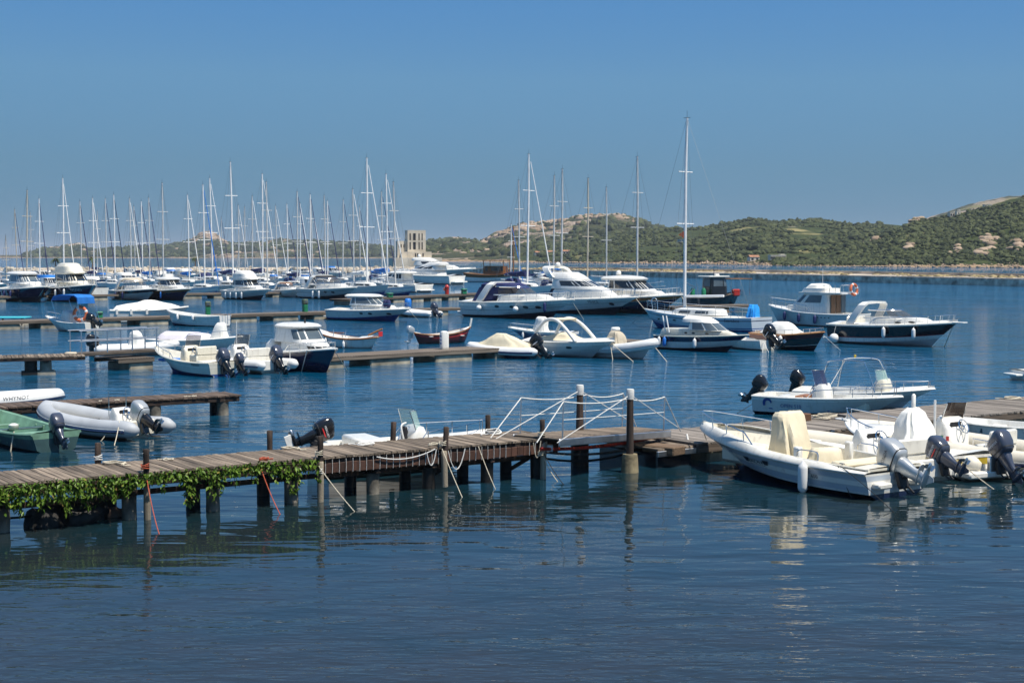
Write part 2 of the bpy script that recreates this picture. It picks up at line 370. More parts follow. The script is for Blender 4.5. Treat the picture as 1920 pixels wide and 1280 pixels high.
def hill(name, prof, shore, ridge, m, seed, nx=220, ny=46, amp=.12, pw=.85, wob=30):
    x0, x1 = prof[0][0], prof[-1][0]
    def zr(px): return max(.2, CH + (HOR - ipol(prof, px)) * ipol(ridge, px) / FPX)
    def P(px, v):
        ds, dr = ipol(shore, px), ipol(ridge, px)
        w_ = noise.noise(Vector((px * .012, seed, 0))) * wob
        if v <= 1: d = lerp(ds + w_ * (1 - v), dr, v)
        else: d = dr + (v - 1) * (dr - ds) * 1.2
        x = (px - 960) / FPX * d
        H = zr(px)
        s_ = v if v <= 1 else max(0, 2 - v) ** 1.5
        z = H * (.96 * s_ ** pw + .04 * s_)
        k = 60.0 / (dr - ds) * .55
        nn = noise.fractal(Vector((x * .012 + seed, d * .012, 0)), .9, 2.1, 5) * amp * H * min(1, s_ * 5) * (1 - .75 * s_ ** 3)
        nn += noise.fractal(Vector((x * .06 + seed, d * .06, 4)), .8, 2.2, 3) * min(H * .02, 1.1) * min(1, s_ * 6)
        return Vector((x, d, z + nn - (1.2 if v == 0 else 0)))
    rows = []
    vs = [0, .006, .014] + [.02 + .98 * (i / (ny - 1)) for i in range(ny)] + [1.1, 1.35, 1.7, 2.]
    for v in vs: rows.append([P(lerp(x0, x1, i / nx), v) for i in range(nx + 1)])
    b = MB().grid(rows); me = bpy.data.meshes.new(name); me.from_pydata(b.v, [], b.f); me.materials.append(m)
    me.polygons.foreach_set('use_smooth', [True] * len(me.polygons))
    o = bpy.data.objects.new(name, me); COL.objects.link(o); tag(o, kind='structure')
    return P
HM1 = hill_mat('macchia_slope', (.020, .032, .010), (.075, .090, .028), (.42, .34, .26), .66, .70, 1.)
HM2 = hill_mat('macchia_slope_mid', (.020, .032, .012), (.07, .085, .03), (.42, .34, .27), .64, .68, .8, (.30, .26, .12))
HM3 = hill_mat('granite_hill', (.028, .036, .016), (.075, .080, .036), (.44, .34, .26), .53, .575, .45)
HM4 = hill_mat('granite_islands', (.025, .035, .016), (.07, .08, .035), (.46, .34, .25), .54, .585, .22)
PL = hill('hill', [(-120, 478), (30, 478), (57, 477), (87, 467), (112, 464), (137, 460), (150, 458), (162, 465), (175, 470), (207, 467), (237, 466), (270, 464), (312, 462), (332, 459), (360, 451), (375, 444), (385, 440), (398, 440), (410, 451), (435, 459), (485, 459), (505, 455), (520, 452), (547, 452), (610, 455), (660, 454), (710, 459), (740, 462), (800, 465), (880, 468), (960, 475), (1000, 478)],
     [(0, 2700), (330, 2500), (1000, 2200)], [(0, 3300), (1000, 3000)], HM4, 3.1, 420, 30, .16, .7, 120)
P3 = hill('hill', [(740, 476), (770, 462), (798, 455), (830, 451), (857, 448), (880, 451), (904, 453), (920, 446), (937, 437), (960, 429), (992, 422), (1020, 419), (1046, 417), (1066, 411), (1086, 408), (1110, 406), (1145, 406), (1174, 409), (1210, 418), (1258, 430), (1300, 436), (1360, 446), (1500, 460)],
     [(740, 1150), (1500, 950)], [(740, 2100), (1500, 1900)], HM3, 8.7, 320, 44, .16, .8)
P2 = hill('hill', [(930, 488), (1002, 473), (1028, 466), (1083, 455), (1156, 444), (1210, 433), (1258, 430), (1320, 426), (1360, 417), (1400, 410), (1430, 411), (1450, 415), (1490, 414), (1530, 413), (1600, 420), (1640, 420), (1700, 424), (1800, 430), (1950, 440)],
     [(930, 990), (1100, 900), (1300, 800), (1500, 690), (1950, 640)], [(930, 1150), (1300, 1250), (1500, 1200), (1950, 1100)], HM2, 15.3, 300, 46, .14, .9)
hill('hill', [(1600, 440), (1690, 424), (1740, 408), (1770, 399), (1800, 388), (1850, 375), (1890, 367), (1915, 369), (1960, 378), (2100, 400)],
     [(1600, 1300), (2100, 1300)], [(1600, 2000), (2100, 2000)], HM3, 22.9, 120, 30, .1, 1.)
P1 = hill('hill', [(1440, 497), (1481, 492), (1535, 482), (1580, 472), (1617, 460), (1644, 447), (1671, 433), (1698, 419), (1711, 412), (1740, 411), (1766, 409), (1806, 399), (1835, 390), (1860, 383), (1890, 374), (1920, 368), (1960, 360), (2010, 356), (2100, 354), (2200, 356), (2300, 362)],
     [(1440, 690), (1550, 640), (1700, 605), (1920, 570), (2300, 560)], [(1440, 740), (1600, 820), (1920, 830), (2300, 830)], HM1, 31.4, 300, 50, .12, .9, 12)

# scrub and low trees covering the near hillsides: a mass nobody could count
def blob_cloud(name, label, cat, centres, sizes, m, seed, flat=.8, kind='stuff', sub=2, rough=.3):
    rng = np.random.default_rng(seed)
    bm = bmesh.new(); bmesh.ops.create_icosphere(bm, subdivisions=sub, radius=1); bm.verts.ensure_lookup_table()
    V = np.array([v.co[:] for v in bm.verts]); F = np.array([[v.index for v in f.verts] for f in bm.faces]); bm.free()
    n, nv, nf = len(centres), len(V), len(F)
    C = np.array(centres); S = np.array(sizes)
    jit = 1 + rough * rng.standard_normal((n, nv, 1))
    A = V[None] * jit * S[:, None, None] * (0.75 + .5 * rng.random((n, 1, 3))); A[:, :, 2] *= flat
    P = (A + C[:, None, :]).reshape(-1, 3)
    FF = (F[None] + (np.arange(n) * nv)[:, None, None]).reshape(-1, 3)
    me = bpy.data.meshes.new(name); me.vertices.add(len(P)); me.vertices.foreach_set('co', P.ravel())
    me.loops.add(FF.size); me.loops.foreach_set('vertex_index', FF.ravel())
    me.polygons.add(len(FF)); me.polygons.foreach_set('loop_start', np.arange(0, FF.size, 3)); me.polygons.foreach_set('loop_total', np.full(len(FF), 3))
    at = me.attributes.new('tint', 'FLOAT', 'POINT'); at.data.foreach_set('value', np.repeat(rng.random(n), nv))
    me.update(calc_edges=True); me.validate(); me.materials.append(m)
    o = bpy.data.objects.new(name, me); COL.objects.link(o); tag(o, label, cat, None, kind)
    return o
def tint_mat(name, a, b, rough=.9, bscale=3., c=None):
    m = bpy.data.materials.new(name); m.use_nodes = True; n = m.node_tree; L = n.links; p = n.nodes['Principled BSDF']
    p.inputs['Roughness'].default_value = rough; p.inputs['Specular IOR Level'].default_value = .15
    at = n.nodes.new('ShaderNodeAttribute'); at.attribute_name = 'tint'
    cr = n.nodes.new('ShaderNodeValToRGB'); e = cr.color_ramp.elements
    e[0].position = 0; e[0].color = (*a, 1); e[1].position = 1; e[1].color = (*b, 1)
    if c: k = e.new(.93); k.color = (*b, 1); e[-1].color = (*c, 1)
    no = n.nodes.new('ShaderNodeTexNoise'); no.inputs['Scale'].default_value = bscale; no.inputs['Detail'].default_value = 5
    ge = n.nodes.new('ShaderNodeNewGeometry'); L.new(ge.outputs['Position'], no.inputs['Vector'])
    ad = n.nodes.new('ShaderNodeMath'); ad.operation = 'MULTIPLY_ADD'; ad.inputs[1].default_value = .9; ad.inputs[2].default_value = -.45
    L.new(no.outputs['Fac'], ad.inputs[0]); a2 = n.nodes.new('ShaderNodeMath'); L.new(ad.outputs[0], a2.inputs[0]); L.new(at.outputs['Fac'], a2.inputs[1])
    L.new(a2.outputs[0], cr.inputs[0]); L.new(cr.outputs[0], p.inputs['Base Color'])
    return m
SCRUB = tint_mat('macchia_foliage', (.020, .028, .013), (.082, .095, .040), .9, .8)
ROCKT = tint_mat('shore_granite', (.22, .16, .11), (.42, .32, .23), .95, .6)
random.seed(11); cen, siz = [], []
for i in range(11500):
    px = random.uniform(1450, 2080); v = random.random() ** 1.1 * .97 + .025
    p = P1(px, v)
    if noise.noise(Vector((p.x * .035, p.y * .035, 7))) > .34: continue
    s_ = min(1.5, .32 + random.expovariate(1 / .38))
    cen.append((p.x, p.y, p.z + s_ * .25)); siz.append(s_)
for i in range(8500):
    px = random.uniform(1010, 1680); v = random.random() * .97 + .02
    p = P2(px, v)
    if noise.noise(Vector((p.x * .018, p.y * .018, 3))) > .22 or (px < 1330 and .06 < v < .24 and random.random() < .75): continue
    s_ = min(2.2, .5 + random.expovariate(1 / .6)); cen.append((p.x, p.y, p.z + s_ * .2)); siz.append(s_)
for i in range(2600):
    px = random.uniform(745, 1300); v = random.random() * .97 + .02; p = P3(px, v)
    if noise.noise(Vector((p.x * .012, p.y * .012, 5))) > .1 - .25 * (930 < px < 1110 and v > .45): continue
    s_ = random.uniform(2.2, 5.); cen.append((p.x, p.y, p.z)); siz.append(s_)
for i in range(2600):
    px = random.uniform(50, 960); v = random.random() * .97 + .02; p = PL(px, v)
    if noise.noise(Vector((p.x * .006, p.y * .006, 9))) > .12: continue
    s_ = random.uniform(3.5, 8.); cen.append((p.x, p.y, p.z)); siz.append(s_)
blob_cloud('macchia_scrub', 'dark green scrub and low trees covering the hills across the bay', 'scrub', cen, siz, SCRUB, 1, .8, sub=2, rough=.27)
cen, siz = [], []
for i in range(800):
    px = random.uniform(1450, 2060) if i % 2 else random.uniform(930, 1460)
    P = P1 if px > 1455 else P2; p = P(px, random.random() ** 2 * .035)
    s_ = random.uniform(.2, .7) * (1 if px > 1455 else 1.4); cen.append((p.x, p.y, max(.1, p.z + s_ * .1))); siz.append(s_)
blob_cloud('shore_rocks', 'pinkish granite boulders along the far waterline', 'rocks', cen, siz, ROCKT, 2, .7, sub=1, rough=.18)
cen, siz = [], []
for cx, cy, wd, nk in ((1850, 452, 22, 34), (1905, 462, 12, 16), (1622, 453, 6, 12), (1640, 450, 9, 14), (1845, 472, 20, 18), (1715, 412, 16, 16), (1790, 470, 12, 8), (1705, 462, 8, 6)):
    best = min((abs(proj(P1(cx, v / 100))[1] - cy), v / 100) for v in range(3, 100))[1]
    for i in range(nk):
        p = P1(cx + random.gauss(0, wd * .45), min(1, max(.02, best + random.gauss(0, .03)))); s_ = random.uniform(.8, 2.3); cen.append((p.x, p.y, p.z + .5)); siz.append(s_)
for cx, v0, wd, dv, nk, sz in ((393, .93, 9, .06, 90, (5, 12)), (370, .85, 12, .1, 40, (4, 9)), (147, .9, 8, .1, 60, (3, 8)), (110, .85, 18, .12, 40, (3, 7)), (525, .95, 16, .05, 30, (4, 8)), (460, .5, 60, .3, 40, (3, 8)), (240, .6, 50, .3, 40, (3, 7)), (640, .6, 60, .3, 40, (3, 8))):
    for i in range(nk):
        p = PL(cx + random.gauss(0, wd), min(1, max(.03, v0 + random.gauss(0, dv)))); cen.append((p.x, p.y, p.z)); siz.append(random.uniform(*sz))
for cx, v0, wd, dv, nk, sz in ((985, .78, 32, .10, 170, (2.5, 7)), (1050, .82, 26, .10, 110, (2.5, 7)), (940, .8, 10, .1, 50, (2, 6)), (1120, .93, 26, .04, 60, (2.5, 6)), (1170, .85, 20, .06, 40, (2.5, 6)), (850, .9, 14, .06, 30, (2, 5)), (880, .35, 50, .15, 30, (1.5, 4))):
    for i in range(nk):
        p = P3(cx + random.gauss(0, wd), min(1, max(.03, v0 + random.gauss(0, dv)))); cen.append((p.x, p.y, p.z)); siz.append(random.uniform(*sz))
blob_cloud('granite_outcrops', 'bare pale granite slabs breaking through the scrub on the hillside', 'rocks', cen, siz, ROCKT, 9, .6, sub=2, rough=.1)

# ================================================================== houses on the hill
HWALL = mat('house_render', (.62, .57, .48), .9, 0, .15, 1); HROOF = mat('house_roof_tiles', (.38, .18, .10), .9, 0, .2, 1); HDARK = mat('house_window_dark', (.03, .03, .035), .3)
def house(px, py, P, wd, dp, ht, label, n=2, roof=True, rz=.2):
    v = min((abs(proj(P(px, k / 200))[1] - py), k / 200) for k in range(4, 200))[1]; p = P(px, v)
    t = thing('hill_house', label, 'house', (p.x, p.y, p.z - .4), rz)
    wl = MB().box((0, 0, ht / 2), (wd, dp, ht)); wl.box((wd * .3, 0, ht * .62), (wd * .3, dp * .7, ht * 1.24)); wl.build('wall', HWALL, t, 0)
    b = MB()
    if roof: b.grid([[(-wd / 2 - .2, -dp / 2 - .2, ht + .02), (wd / 2 + .2, -dp / 2 - .2, ht + .02)], [(-wd / 2 - .2, 0, ht + 1.0), (wd / 2 + .2, 0, ht + 1.0)], [(-wd / 2 - .2, dp / 2 + .2, ht + .02), (wd / 2 + .2, dp / 2 + .2, ht + .02)]])
    else: b.box((0, 0, ht + .1), (wd + .2, dp + .2, .2))
    b.build('roof', HROOF if roof else HWALL, t, 0)
    for i in range(n): MB().box((-wd / 2 + wd * (i + .5) / n, -dp / 2 - .03, ht * .5), (wd * .22, .1, ht * .45)).build('window', HDARK, t, 0)
house(1783, 406, P1, 4.2, 3, 2.6, 'pale stone villa with stepped towers on the green hilltop', 3, False)
house(1793, 405, P1, 2.2, 2.2, 3.2, 'narrow tower block beside the stone villa on the hilltop', 1, False)
house(1848, 388, P1, 4.4, 2.4, 1.5, 'long low white house near the very top of the hill', 3, False)
house(1456, 486, P2, 8, 4, 2.4, 'low white beach house with dark openings by the far shore', 5, False)
house(1412, 488, P2, 5, 4, 2, 'small tiled cottage among shrubs by the far shore', 2)
for i, px in enumerate((1010, 1033, 1062)): house(px, 478 - i, P2, 5.5, 4, 2.2, ['tiled house low on the slope under the rocky hill', 'pale villa with tiled roof between two others under the rocky hill', 'farm house with tiled roof at the edge of the dry fields'][i], 3)

# ================================================================== breakwaters and fort
BRK = mat('breakwater_concrete', (.50, .42, .33), .95, 0, .3, .25, .3, 3); BRKW = mat('breakwater_wall', (.55, .49, .40), .95, 0, .45, .8, .5, 4); DRYG = mat('dry_grass', (.30, .25, .10), 1, 0, .3, .3)
def strip(name, a, b, wd, z0, z1, m, parent=None):
    a, b = Vector((*a, 0)), Vector((*b, 0)); d = (b - a).normalized(); nn = Vector((-d.y, d.x, 0)) * wd
    k = MB(); N = 24
    k.rings([[a.lerp(b, i / N) + Vector((0, 0, z0)), a.lerp(b, i / N) + nn + Vector((0, 0, z0)), a.lerp(b, i / N) + nn + Vector((0, 0, z1)), a.lerp(b, i / N) + Vector((0, 0, z1))] for i in range(N + 1)])
    return k.build(name, m, parent, 0)
bk = thing('breakwater', 'long low concrete breakwater with weathered wall closing the harbour', 'breakwater', (50, 283, 0))
def loc(o, t):
    o.matrix_parent_inverse = Matrix.Translation(-t.location); return o
A, B = (-12, 418), (104, 186)
loc(strip('quay_wall', A, B, 26, -1, 1.02, BRKW, bk), bk); loc(strip('walkway', (-11.7, 418.2), (104.3, 186.2), 25.2, 1.02, 1.08, BRK, bk), bk)
dA = (Vector(B) - Vector(A)).normalized(); nA = Vector((-dA.y, dA.x))
loc(strip('parapet_wall', tuple(Vector(A) + nA * 22.5), tuple(Vector(B) + nA * 22.5), .8, 1.0, 1.6, BRK, bk), bk)
loc(strip('kerb', tuple(Vector(A) + nA * .15), tuple(Vector(B) + nA * .15), .5, 1.05, 1.22, CONCL, bk), bk)
gp, gs = [], []
for i in range(1500):
    t_ = random.random(); q = Vector(A).lerp(Vector(B), t_) + nA * random.uniform(9, 21)
    if noise.noise(Vector((q.x * .08, q.y * .08, 0))) < -.05: continue
    gp.append((q.x, q.y, 1.12)); gs.append(random.uniform(.25, .8))
blob_cloud('dry_grass', 'dry yellow grass tufts on top of the breakwater', 'grass', gp, gs, tint_mat('dry_grass_tufts', (.24, .20, .10), (.38, .30, .17), 1, 1), 5, .3, sub=1)
# rock mole behind the marina
ml = thing('rock_mole', 'long mole of piled pale rocks behind the moored sailing boats', 'breakwater', (-60, 420, 0))
core = MB(); rows = []
mole = [(-190, 385), (-120, 398), (-60, 412), (-20, 425)]
for i in range(25):
    t_ = i / 24; x = lerp(-190, -16, t_); y = ipol(mole, x)
    rows.append([(x, y - 7, -1), (x, y - 3, .9), (x, y - 1.5, 1.3), (x, y + 3, 1.5), (x, y + 7, -1)])
loc(core.grid(rows).build('core', BRK, ml), ml)
cen, siz = [], []
for i in range(900):
    x = random.uniform(-190, -16); y = ipol(mole, x) - random.uniform(0, 6.5); k = (ipol(mole, x) - y) / 6.5
    s_ = random.uniform(.4, .9); cen.append((x + 60, y - 420, 1.35 - k * 1.4)); siz.append(s_)
o = blob_cloud('rock_armour', None, None, cen, siz, tint_mat('mole_rock', (.30, .27, .22), (.52, .47, .39), .95, 1), 6, .8, sub=1, rough=.15); o.parent = ml

STONE = mat('fort_stone', (.60, .53, .42), .95, 0, .2, .35, .5, 1.2)
def fort():
    D = 440; p = AT(781, 497, D); S = D / FPX
    t = thing('stone_fort', 'ruined square stone tower with arched windows behind white motor yachts', 'tower', (p.x, p.y, 1.0), R(12))
    def wallbox(name, x0, x1, y0, y1, ztop, zb=-2):
        return MB().box(((x0 + x1) / 2, (y0 + y1) / 2, (ztop + zb) / 2), (x1 - x0, y1 - y0, ztop - zb)).build(name, STONE, t, 0)
    ht = lambda yy: (497 - yy) * S + 0.6
    X = lambda px: (px - 781) * S
    b = MB(); x0, x1, y0, y1 = X(762), X(796), -2.6, 3.2; zt = ht(430)
    b.box(((x0 + x1) / 2, (y0 + y1) / 2, zt / 2 - 1), (x1 - x0 - .5, y1 - y0 - .5, zt + 1.6))
    cols = [x0, x0 + .55, x0 + .95, x0 + 1.6, x0 + 2.4, x0 + 3.2, x0 + 3.55, x0 + 4.1, x0 + 4.45, x1]
    # outer skin with deep window slots: piers and spandrels
    zs = [-2, ht(474), ht(466), ht(452), ht(449), ht(436), zt]
    for i in range(len(cols) - 1):
        for j in range(len(zs) - 1):
            if i in (1, 3, 5, 7) and j in (2, 4): continue
            b.box(((cols[i] + cols[i + 1]) / 2, y0 + .13, (zs[j] + zs[j + 1]) / 2), (cols[i + 1] - cols[i] + .004, .3, zs[j + 1] - zs[j] + .004))
    for sx in (x0 + .13, x1 - .13): b.box((sx, (y0 + y1) / 2, zt / 2 - 1.0), (.3, y1 - y0 - .3, zt + 2.))
    b.build('tower_wall', STONE, t, 0)
    for i in (1, 3, 5, 7):
        for j in (2, 4): MB().box(((cols[i] + cols[i + 1]) / 2, y0 + .2, (zs[j] + zs[j + 1]) / 2), (cols[i + 1] - cols[i], .1, zs[j + 1] - zs[j])).build('window', HDARK, t, 0)
    wallbox('side_wing', X(744), X(762) + .05, -1.6, 3, ht(450)); wallbox('base_wall', X(750), X(806), -3.6, 4, ht(470)); wallbox('terrace_wall', X(733), X(824), -5.2, 5, ht(481))
    for xx in (747, 751, 756): MB().box((X(xx), -1.62, ht(459)), (.25, .12, .9)).build('window', HDARK, t, 0)
    for xx in (776, 780, 790): MB().box((X(xx), -3.62, ht(476)), (.34, .12, 1.0)).build('window', HDARK, t, 0)
fort()
FR = mat('palm_frond', (.06, .085, .025), .8, 0, .3, 2); TRK = mat('palm_trunk', (.16, .11, .07), .95, 0, .3, 3)
for i, (px, py) in enumerate(((104, 488), (173, 486), (366, 487))):
    D = 392 + i * 8; p = AT(px, py, D)
    t = thing('palm_tree', ['small palm tree on the seaward end of the rock mole', 'small palm tree standing between two others on the rock mole', 'small palm tree on the mole in front of the round pink rock'][i], 'palm', (p.x, p.y, 1.2))
    hh = p.z - 1.2 + .3; MB().tube([(0, 0, -.2), (.05, 0, hh * .5), (0, .05, hh)], [.2, .16, .14], 7).build('trunk', TRK, t)
    b = MB()
    for k in range(26):
        a = random.random() * 6.28; e = random.uniform(-.5, 1.1); l_ = random.uniform(1.2, 1.7); c, s_ = math.cos(a), math.sin(a)
        rows = []
        for q in range(5):
            u = q / 4; rr = l_ * u * math.cos(e * (1 - u * .6)); z = hh + l_ * (math.sin(e) * u - .75 * u * u); w_ = .17 * math.sin(math.pi * (.12 + .85 * u))
            rows.append([(c * rr - s_ * w_, s_ * rr + c * w_, z - .06), (c * rr, s_ * rr, z), (c * rr + s_ * w_, s_ * rr - c * w_, z - .06)])
        b.grid(rows)
    b.build('crown', FR, t)
# ================================================================== piers and pontoons
PLK = wood('plank_grey_brown', (.205, .160, .118), .45, .9, 'y'); PLKB = wood('plank_dark_brown', (.12, .085, .062), .4, .85, 'y'); PLKG = wood('plank_pale_grey', (.22, .19, .16), .35, .9, 'y')
def plank_meshes(W, wd, th, m):
    out = []
    for k in range(3):
        b = MB(); rs = []
        for i in range(4):
            y = -W / 2 + W * i / 3; e = random.uniform(-.004, .004); c = .008
            rs.append([(-wd / 2 + e, y, -th), (-wd / 2 + e, y, -c), (-wd / 2 + c + e, y, 0), (wd / 2 - c + e, y, 0), (wd / 2 + e, y, -c), (wd / 2 + e, y, -th)])
        o = b.rings(rs).build('plank', m, None, 0); out.append(o.data); bpy.data.objects.remove(o)
    return out
class Pier:
    def __init__(s, name, label, fl, fr, z, W, cat='pier', group=None):
        s.z, s.W = z, W; d = (fr - fl); s.Lg = Vector((d.x, d.y)).length; s.a = math.atan2(d.y, d.x)
        s.t = thing(name, label, cat, (fl.x, fl.y, 0), s.a, group); s.fl = fl
        s.c, s.s_ = math.cos(s.a), math.sin(s.a)
    def w(s, x, y, z): return Vector((s.fl.x + x * s.c - y * s.s_, s.fl.y + x * s.s_ + y * s.c, z))
    def sx(s, px, y, z):                       # local x where the line at local y, height z crosses image column px
        k = (px - 960) / FPX; n_ = 40; lo, hi = -15., s.Lg + 15
        for _ in range(n_):
            m_ = (lo + hi) / 2; p = s.w(m_, y, z)
            if proj(p)[0] < px: lo = m_
            else: hi = m_
        return lo
    def planks(s, wd, gap, m, th=.045, x0=0, x1=None):
        ms = plank_meshes(s.W, wd, th, m); x = x0 + wd / 2; x1 = s.Lg if x1 is None else x1
        while x < x1:
            o = bpy.data.objects.new('plank', random.choice(ms)); COL.objects.link(o); o.parent = s.t
            o.location = (x, s.W / 2 + random.gauss(0, .012), s.z + random.gauss(0, .0035)); o.rotation_euler = (random.gauss(0, .003), random.gauss(0, .01), random.gauss(0, .004))
            x += wd + gap
    def beam(s, x0, x1, y, z0, z1, wd, m, name='beam', jit=.0):
        b = MB(); b.cbox(((x0 + x1) / 2, y, (z0 + z1) / 2), (x1 - x0, wd, z1 - z0), .015); return b.build(name, m, s.t, 0)
    def cross(s, x, y0, y1, z0, z1, wd, m, name='cross_beam'):
        return MB().cbox((x, (y0 + y1) / 2, (z0 + z1) / 2), (wd, y1 - y0, z1 - z0), .015).build(name, m, s.t, 0)
    def pile(s, x, y, zt, r, m, name='pile', fat=0, n=12):
        b = MB(); prof = []
        for i in range(7):
            t_ = i / 6; prof.append((r * (1 + random.uniform(-.06, .06)) * (1 + fat * max(0, .35 - t_) * 2), lerp(-.8, zt, t_)))
        return b.lathe(prof, n).build(name, m, s.t, 50, (x, y, 0))
    def post(s, x, y, z0, z1, r, m, name='post', lean=(0, 0)):
        b = MB(); prof = []
        for i in range(6):
            t_ = i / 5; prof.append((r * (1 + random.uniform(-.05, .05)), lerp(z0, z1, t_)))
        prof.append((r * .82, z1 + .012)); return b.lathe(prof, 9).build(name, m, s.t, 50, (x, y, 0), (lean[0], lean[1], 0))
def coil(p, r, label, m=None, n=3, group=None):
    b = MB(); pts = []
    for i in range(n * 14):
        a = i / 14 * 2 * math.pi; rr = r * (1 + .18 * math.sin(i * .9) + .12 * math.sin(i * .37)); pts.append((rr * math.cos(a), rr * .8 * math.sin(a), .014 + .014 * (i / 14) + .008 * math.sin(i * 1.7)))
    for k in range(5): pts.append((r * (1.1 + .3 * k), r * .3 * math.sin(k * 1.3 + r * 9), .014))
    o = b.tube(pts, .013, 5).build('rope_coil', m or ROPE, None, 60, p, (0, 0, random.random() * 6)); return tag(o, label, 'rope', group)

# ---- the near timber pier
fl, fr = G(0, 908, .88), G(1055, 819, .88); d = (fr - fl).normalized(); fl0 = fl - d * 1.6
mp = Pier('wooden_pier', 'weathered timber plank pier on dark piles with green creeper on its edge', fl0, fr, .88, 1.62)
mp.planks(.118, .012, PLK)
Lp = mp.Lg
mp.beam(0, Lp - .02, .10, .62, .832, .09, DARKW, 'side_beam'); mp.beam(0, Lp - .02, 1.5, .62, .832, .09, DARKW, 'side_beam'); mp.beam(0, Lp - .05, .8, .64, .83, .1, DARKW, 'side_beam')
FASC = wood('fascia_red_brown', (.070, .032, .020), .35, .7, 'z')
xf = mp.sx(600, 0, .7)
x = xf + .05                                    # short fascia boards hung along the outer end
fm = MB().cbox((0, 0, 0), (.148, .03, .20), .006).build('fascia_board', FASC, None, 0); fmd = fm.data; bpy.data.objects.remove(fm)
while x < Lp - .1:
    o = bpy.data.objects.new('fascia_board', fmd); COL.objects.link(o); o.parent = mp.t; o.location = (x, .035, .645 + random.gauss(0, .004)); o.rotation_euler = (0, random.gauss(0, .01), 0); x += .155
    if random.random() < .85:
        MB().tube([(x - .078, .012, .82), (x - .076, .008, .66), (x - .08, .012, .535)], .006, 4).build('lashing', ROPEW, mp.t)
for px, lit in ((5, 1), (243, 1), (400, 1), (547, 1), (700, 1), (805, 0), (914, 1), (1007, 0)):
    x = mp.sx(px, .22, .1)
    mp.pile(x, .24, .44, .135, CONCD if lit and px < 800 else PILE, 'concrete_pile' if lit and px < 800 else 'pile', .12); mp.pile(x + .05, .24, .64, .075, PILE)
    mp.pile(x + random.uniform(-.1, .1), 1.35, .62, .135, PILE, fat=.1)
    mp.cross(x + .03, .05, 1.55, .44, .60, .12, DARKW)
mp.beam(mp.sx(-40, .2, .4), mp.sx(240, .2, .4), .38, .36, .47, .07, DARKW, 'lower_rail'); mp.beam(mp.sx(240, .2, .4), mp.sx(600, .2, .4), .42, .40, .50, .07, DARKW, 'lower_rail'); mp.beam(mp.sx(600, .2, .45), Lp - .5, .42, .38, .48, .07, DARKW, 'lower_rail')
for px in (272, 598, 830, 1015):
    x = mp.sx(px, .03, .9); mp.post(x, -.03, .78, 1.30, .058, POSTW, 'mooring_post', (random.gauss(0, .02), random.gauss(0, .02)))
    mp.post(x + random.uniform(-.02, .03), -.045, -.15 if px != 830 else .05, .80, .066, POSTL, 'fender_post', (0, random.gauss(0, .035)))
for px in (184, 507, 735, 916):
    x = mp.sx(px, 1.60, .9); mp.post(x, 1.64, .2, 1.27, .06, POSTW, 'mooring_post', (random.gauss(0, .02), random.gauss(0, .02)))
for px, k in ((215, 60), (850, 40), (1000, 35)):
    x = mp.sx(px, .5, .4); MB().tube([(x - .6, .5, .2), (x + .5, .6, .62)], .045, 6).build('brace', DARKW, mp.t)
# wraps of rope round the posts
for px, y, zz, m_ in ((184, 1.64, .93, ROPEW), (272, -.03, .93, ROPEO), (598, -.03, .91, ROPE), (598, -.045, .55, ROPEW), (830, -.03, .90, ROPE), (1015, -.03, .94, ROPE), (1015, -.045, .5, ROPE)):
    x = mp.sx(px, y, zz); b = MB(); pts = [(x + .075 * math.cos(i * .6), y + .075 * math.sin(i * .6), zz + .0035 * i + .012 * math.sin(i * 1.1)) for i in range(34)]
    b.tube(pts, .011, 5).build('rope_wrap', m_, mp.t)
def onp(px, y, z): return mp.w(mp.sx(px, y, z), y, z)
coil(onp(215, 1.35, .885), .20, 'cream rope coil lying beside the short post with white rope wraps', ROPE, 2)
coil(onp(545, 1.45, .885), .17, 'loose straw-coloured rope lying on the pier behind the black outboard boat', ROPE, 2)
coil(onp(685, 1.2, .885), .16, 'cream rope coil on the pier below the green tinted windscreen', ROPEW, 2)
coil(onp(925, 1.38, .885), .22, 'big white rope coil at the foot of a pier post near the gangway', ROPEW, 5)
coil(onp(815, .25, .885), .14, 'tangle of cream rope on the pier edge by the bleached post', ROPE, 3)
coil(onp(495, .2, .885), .10, 'small bunch of orange cord lying on the pier edge above the creeper', ROPEO, 3)
coil(onp(315, 1.3, .885), .09, 'small scrap of rope on the pier planks by the grey dinghy', ROPE, 1)
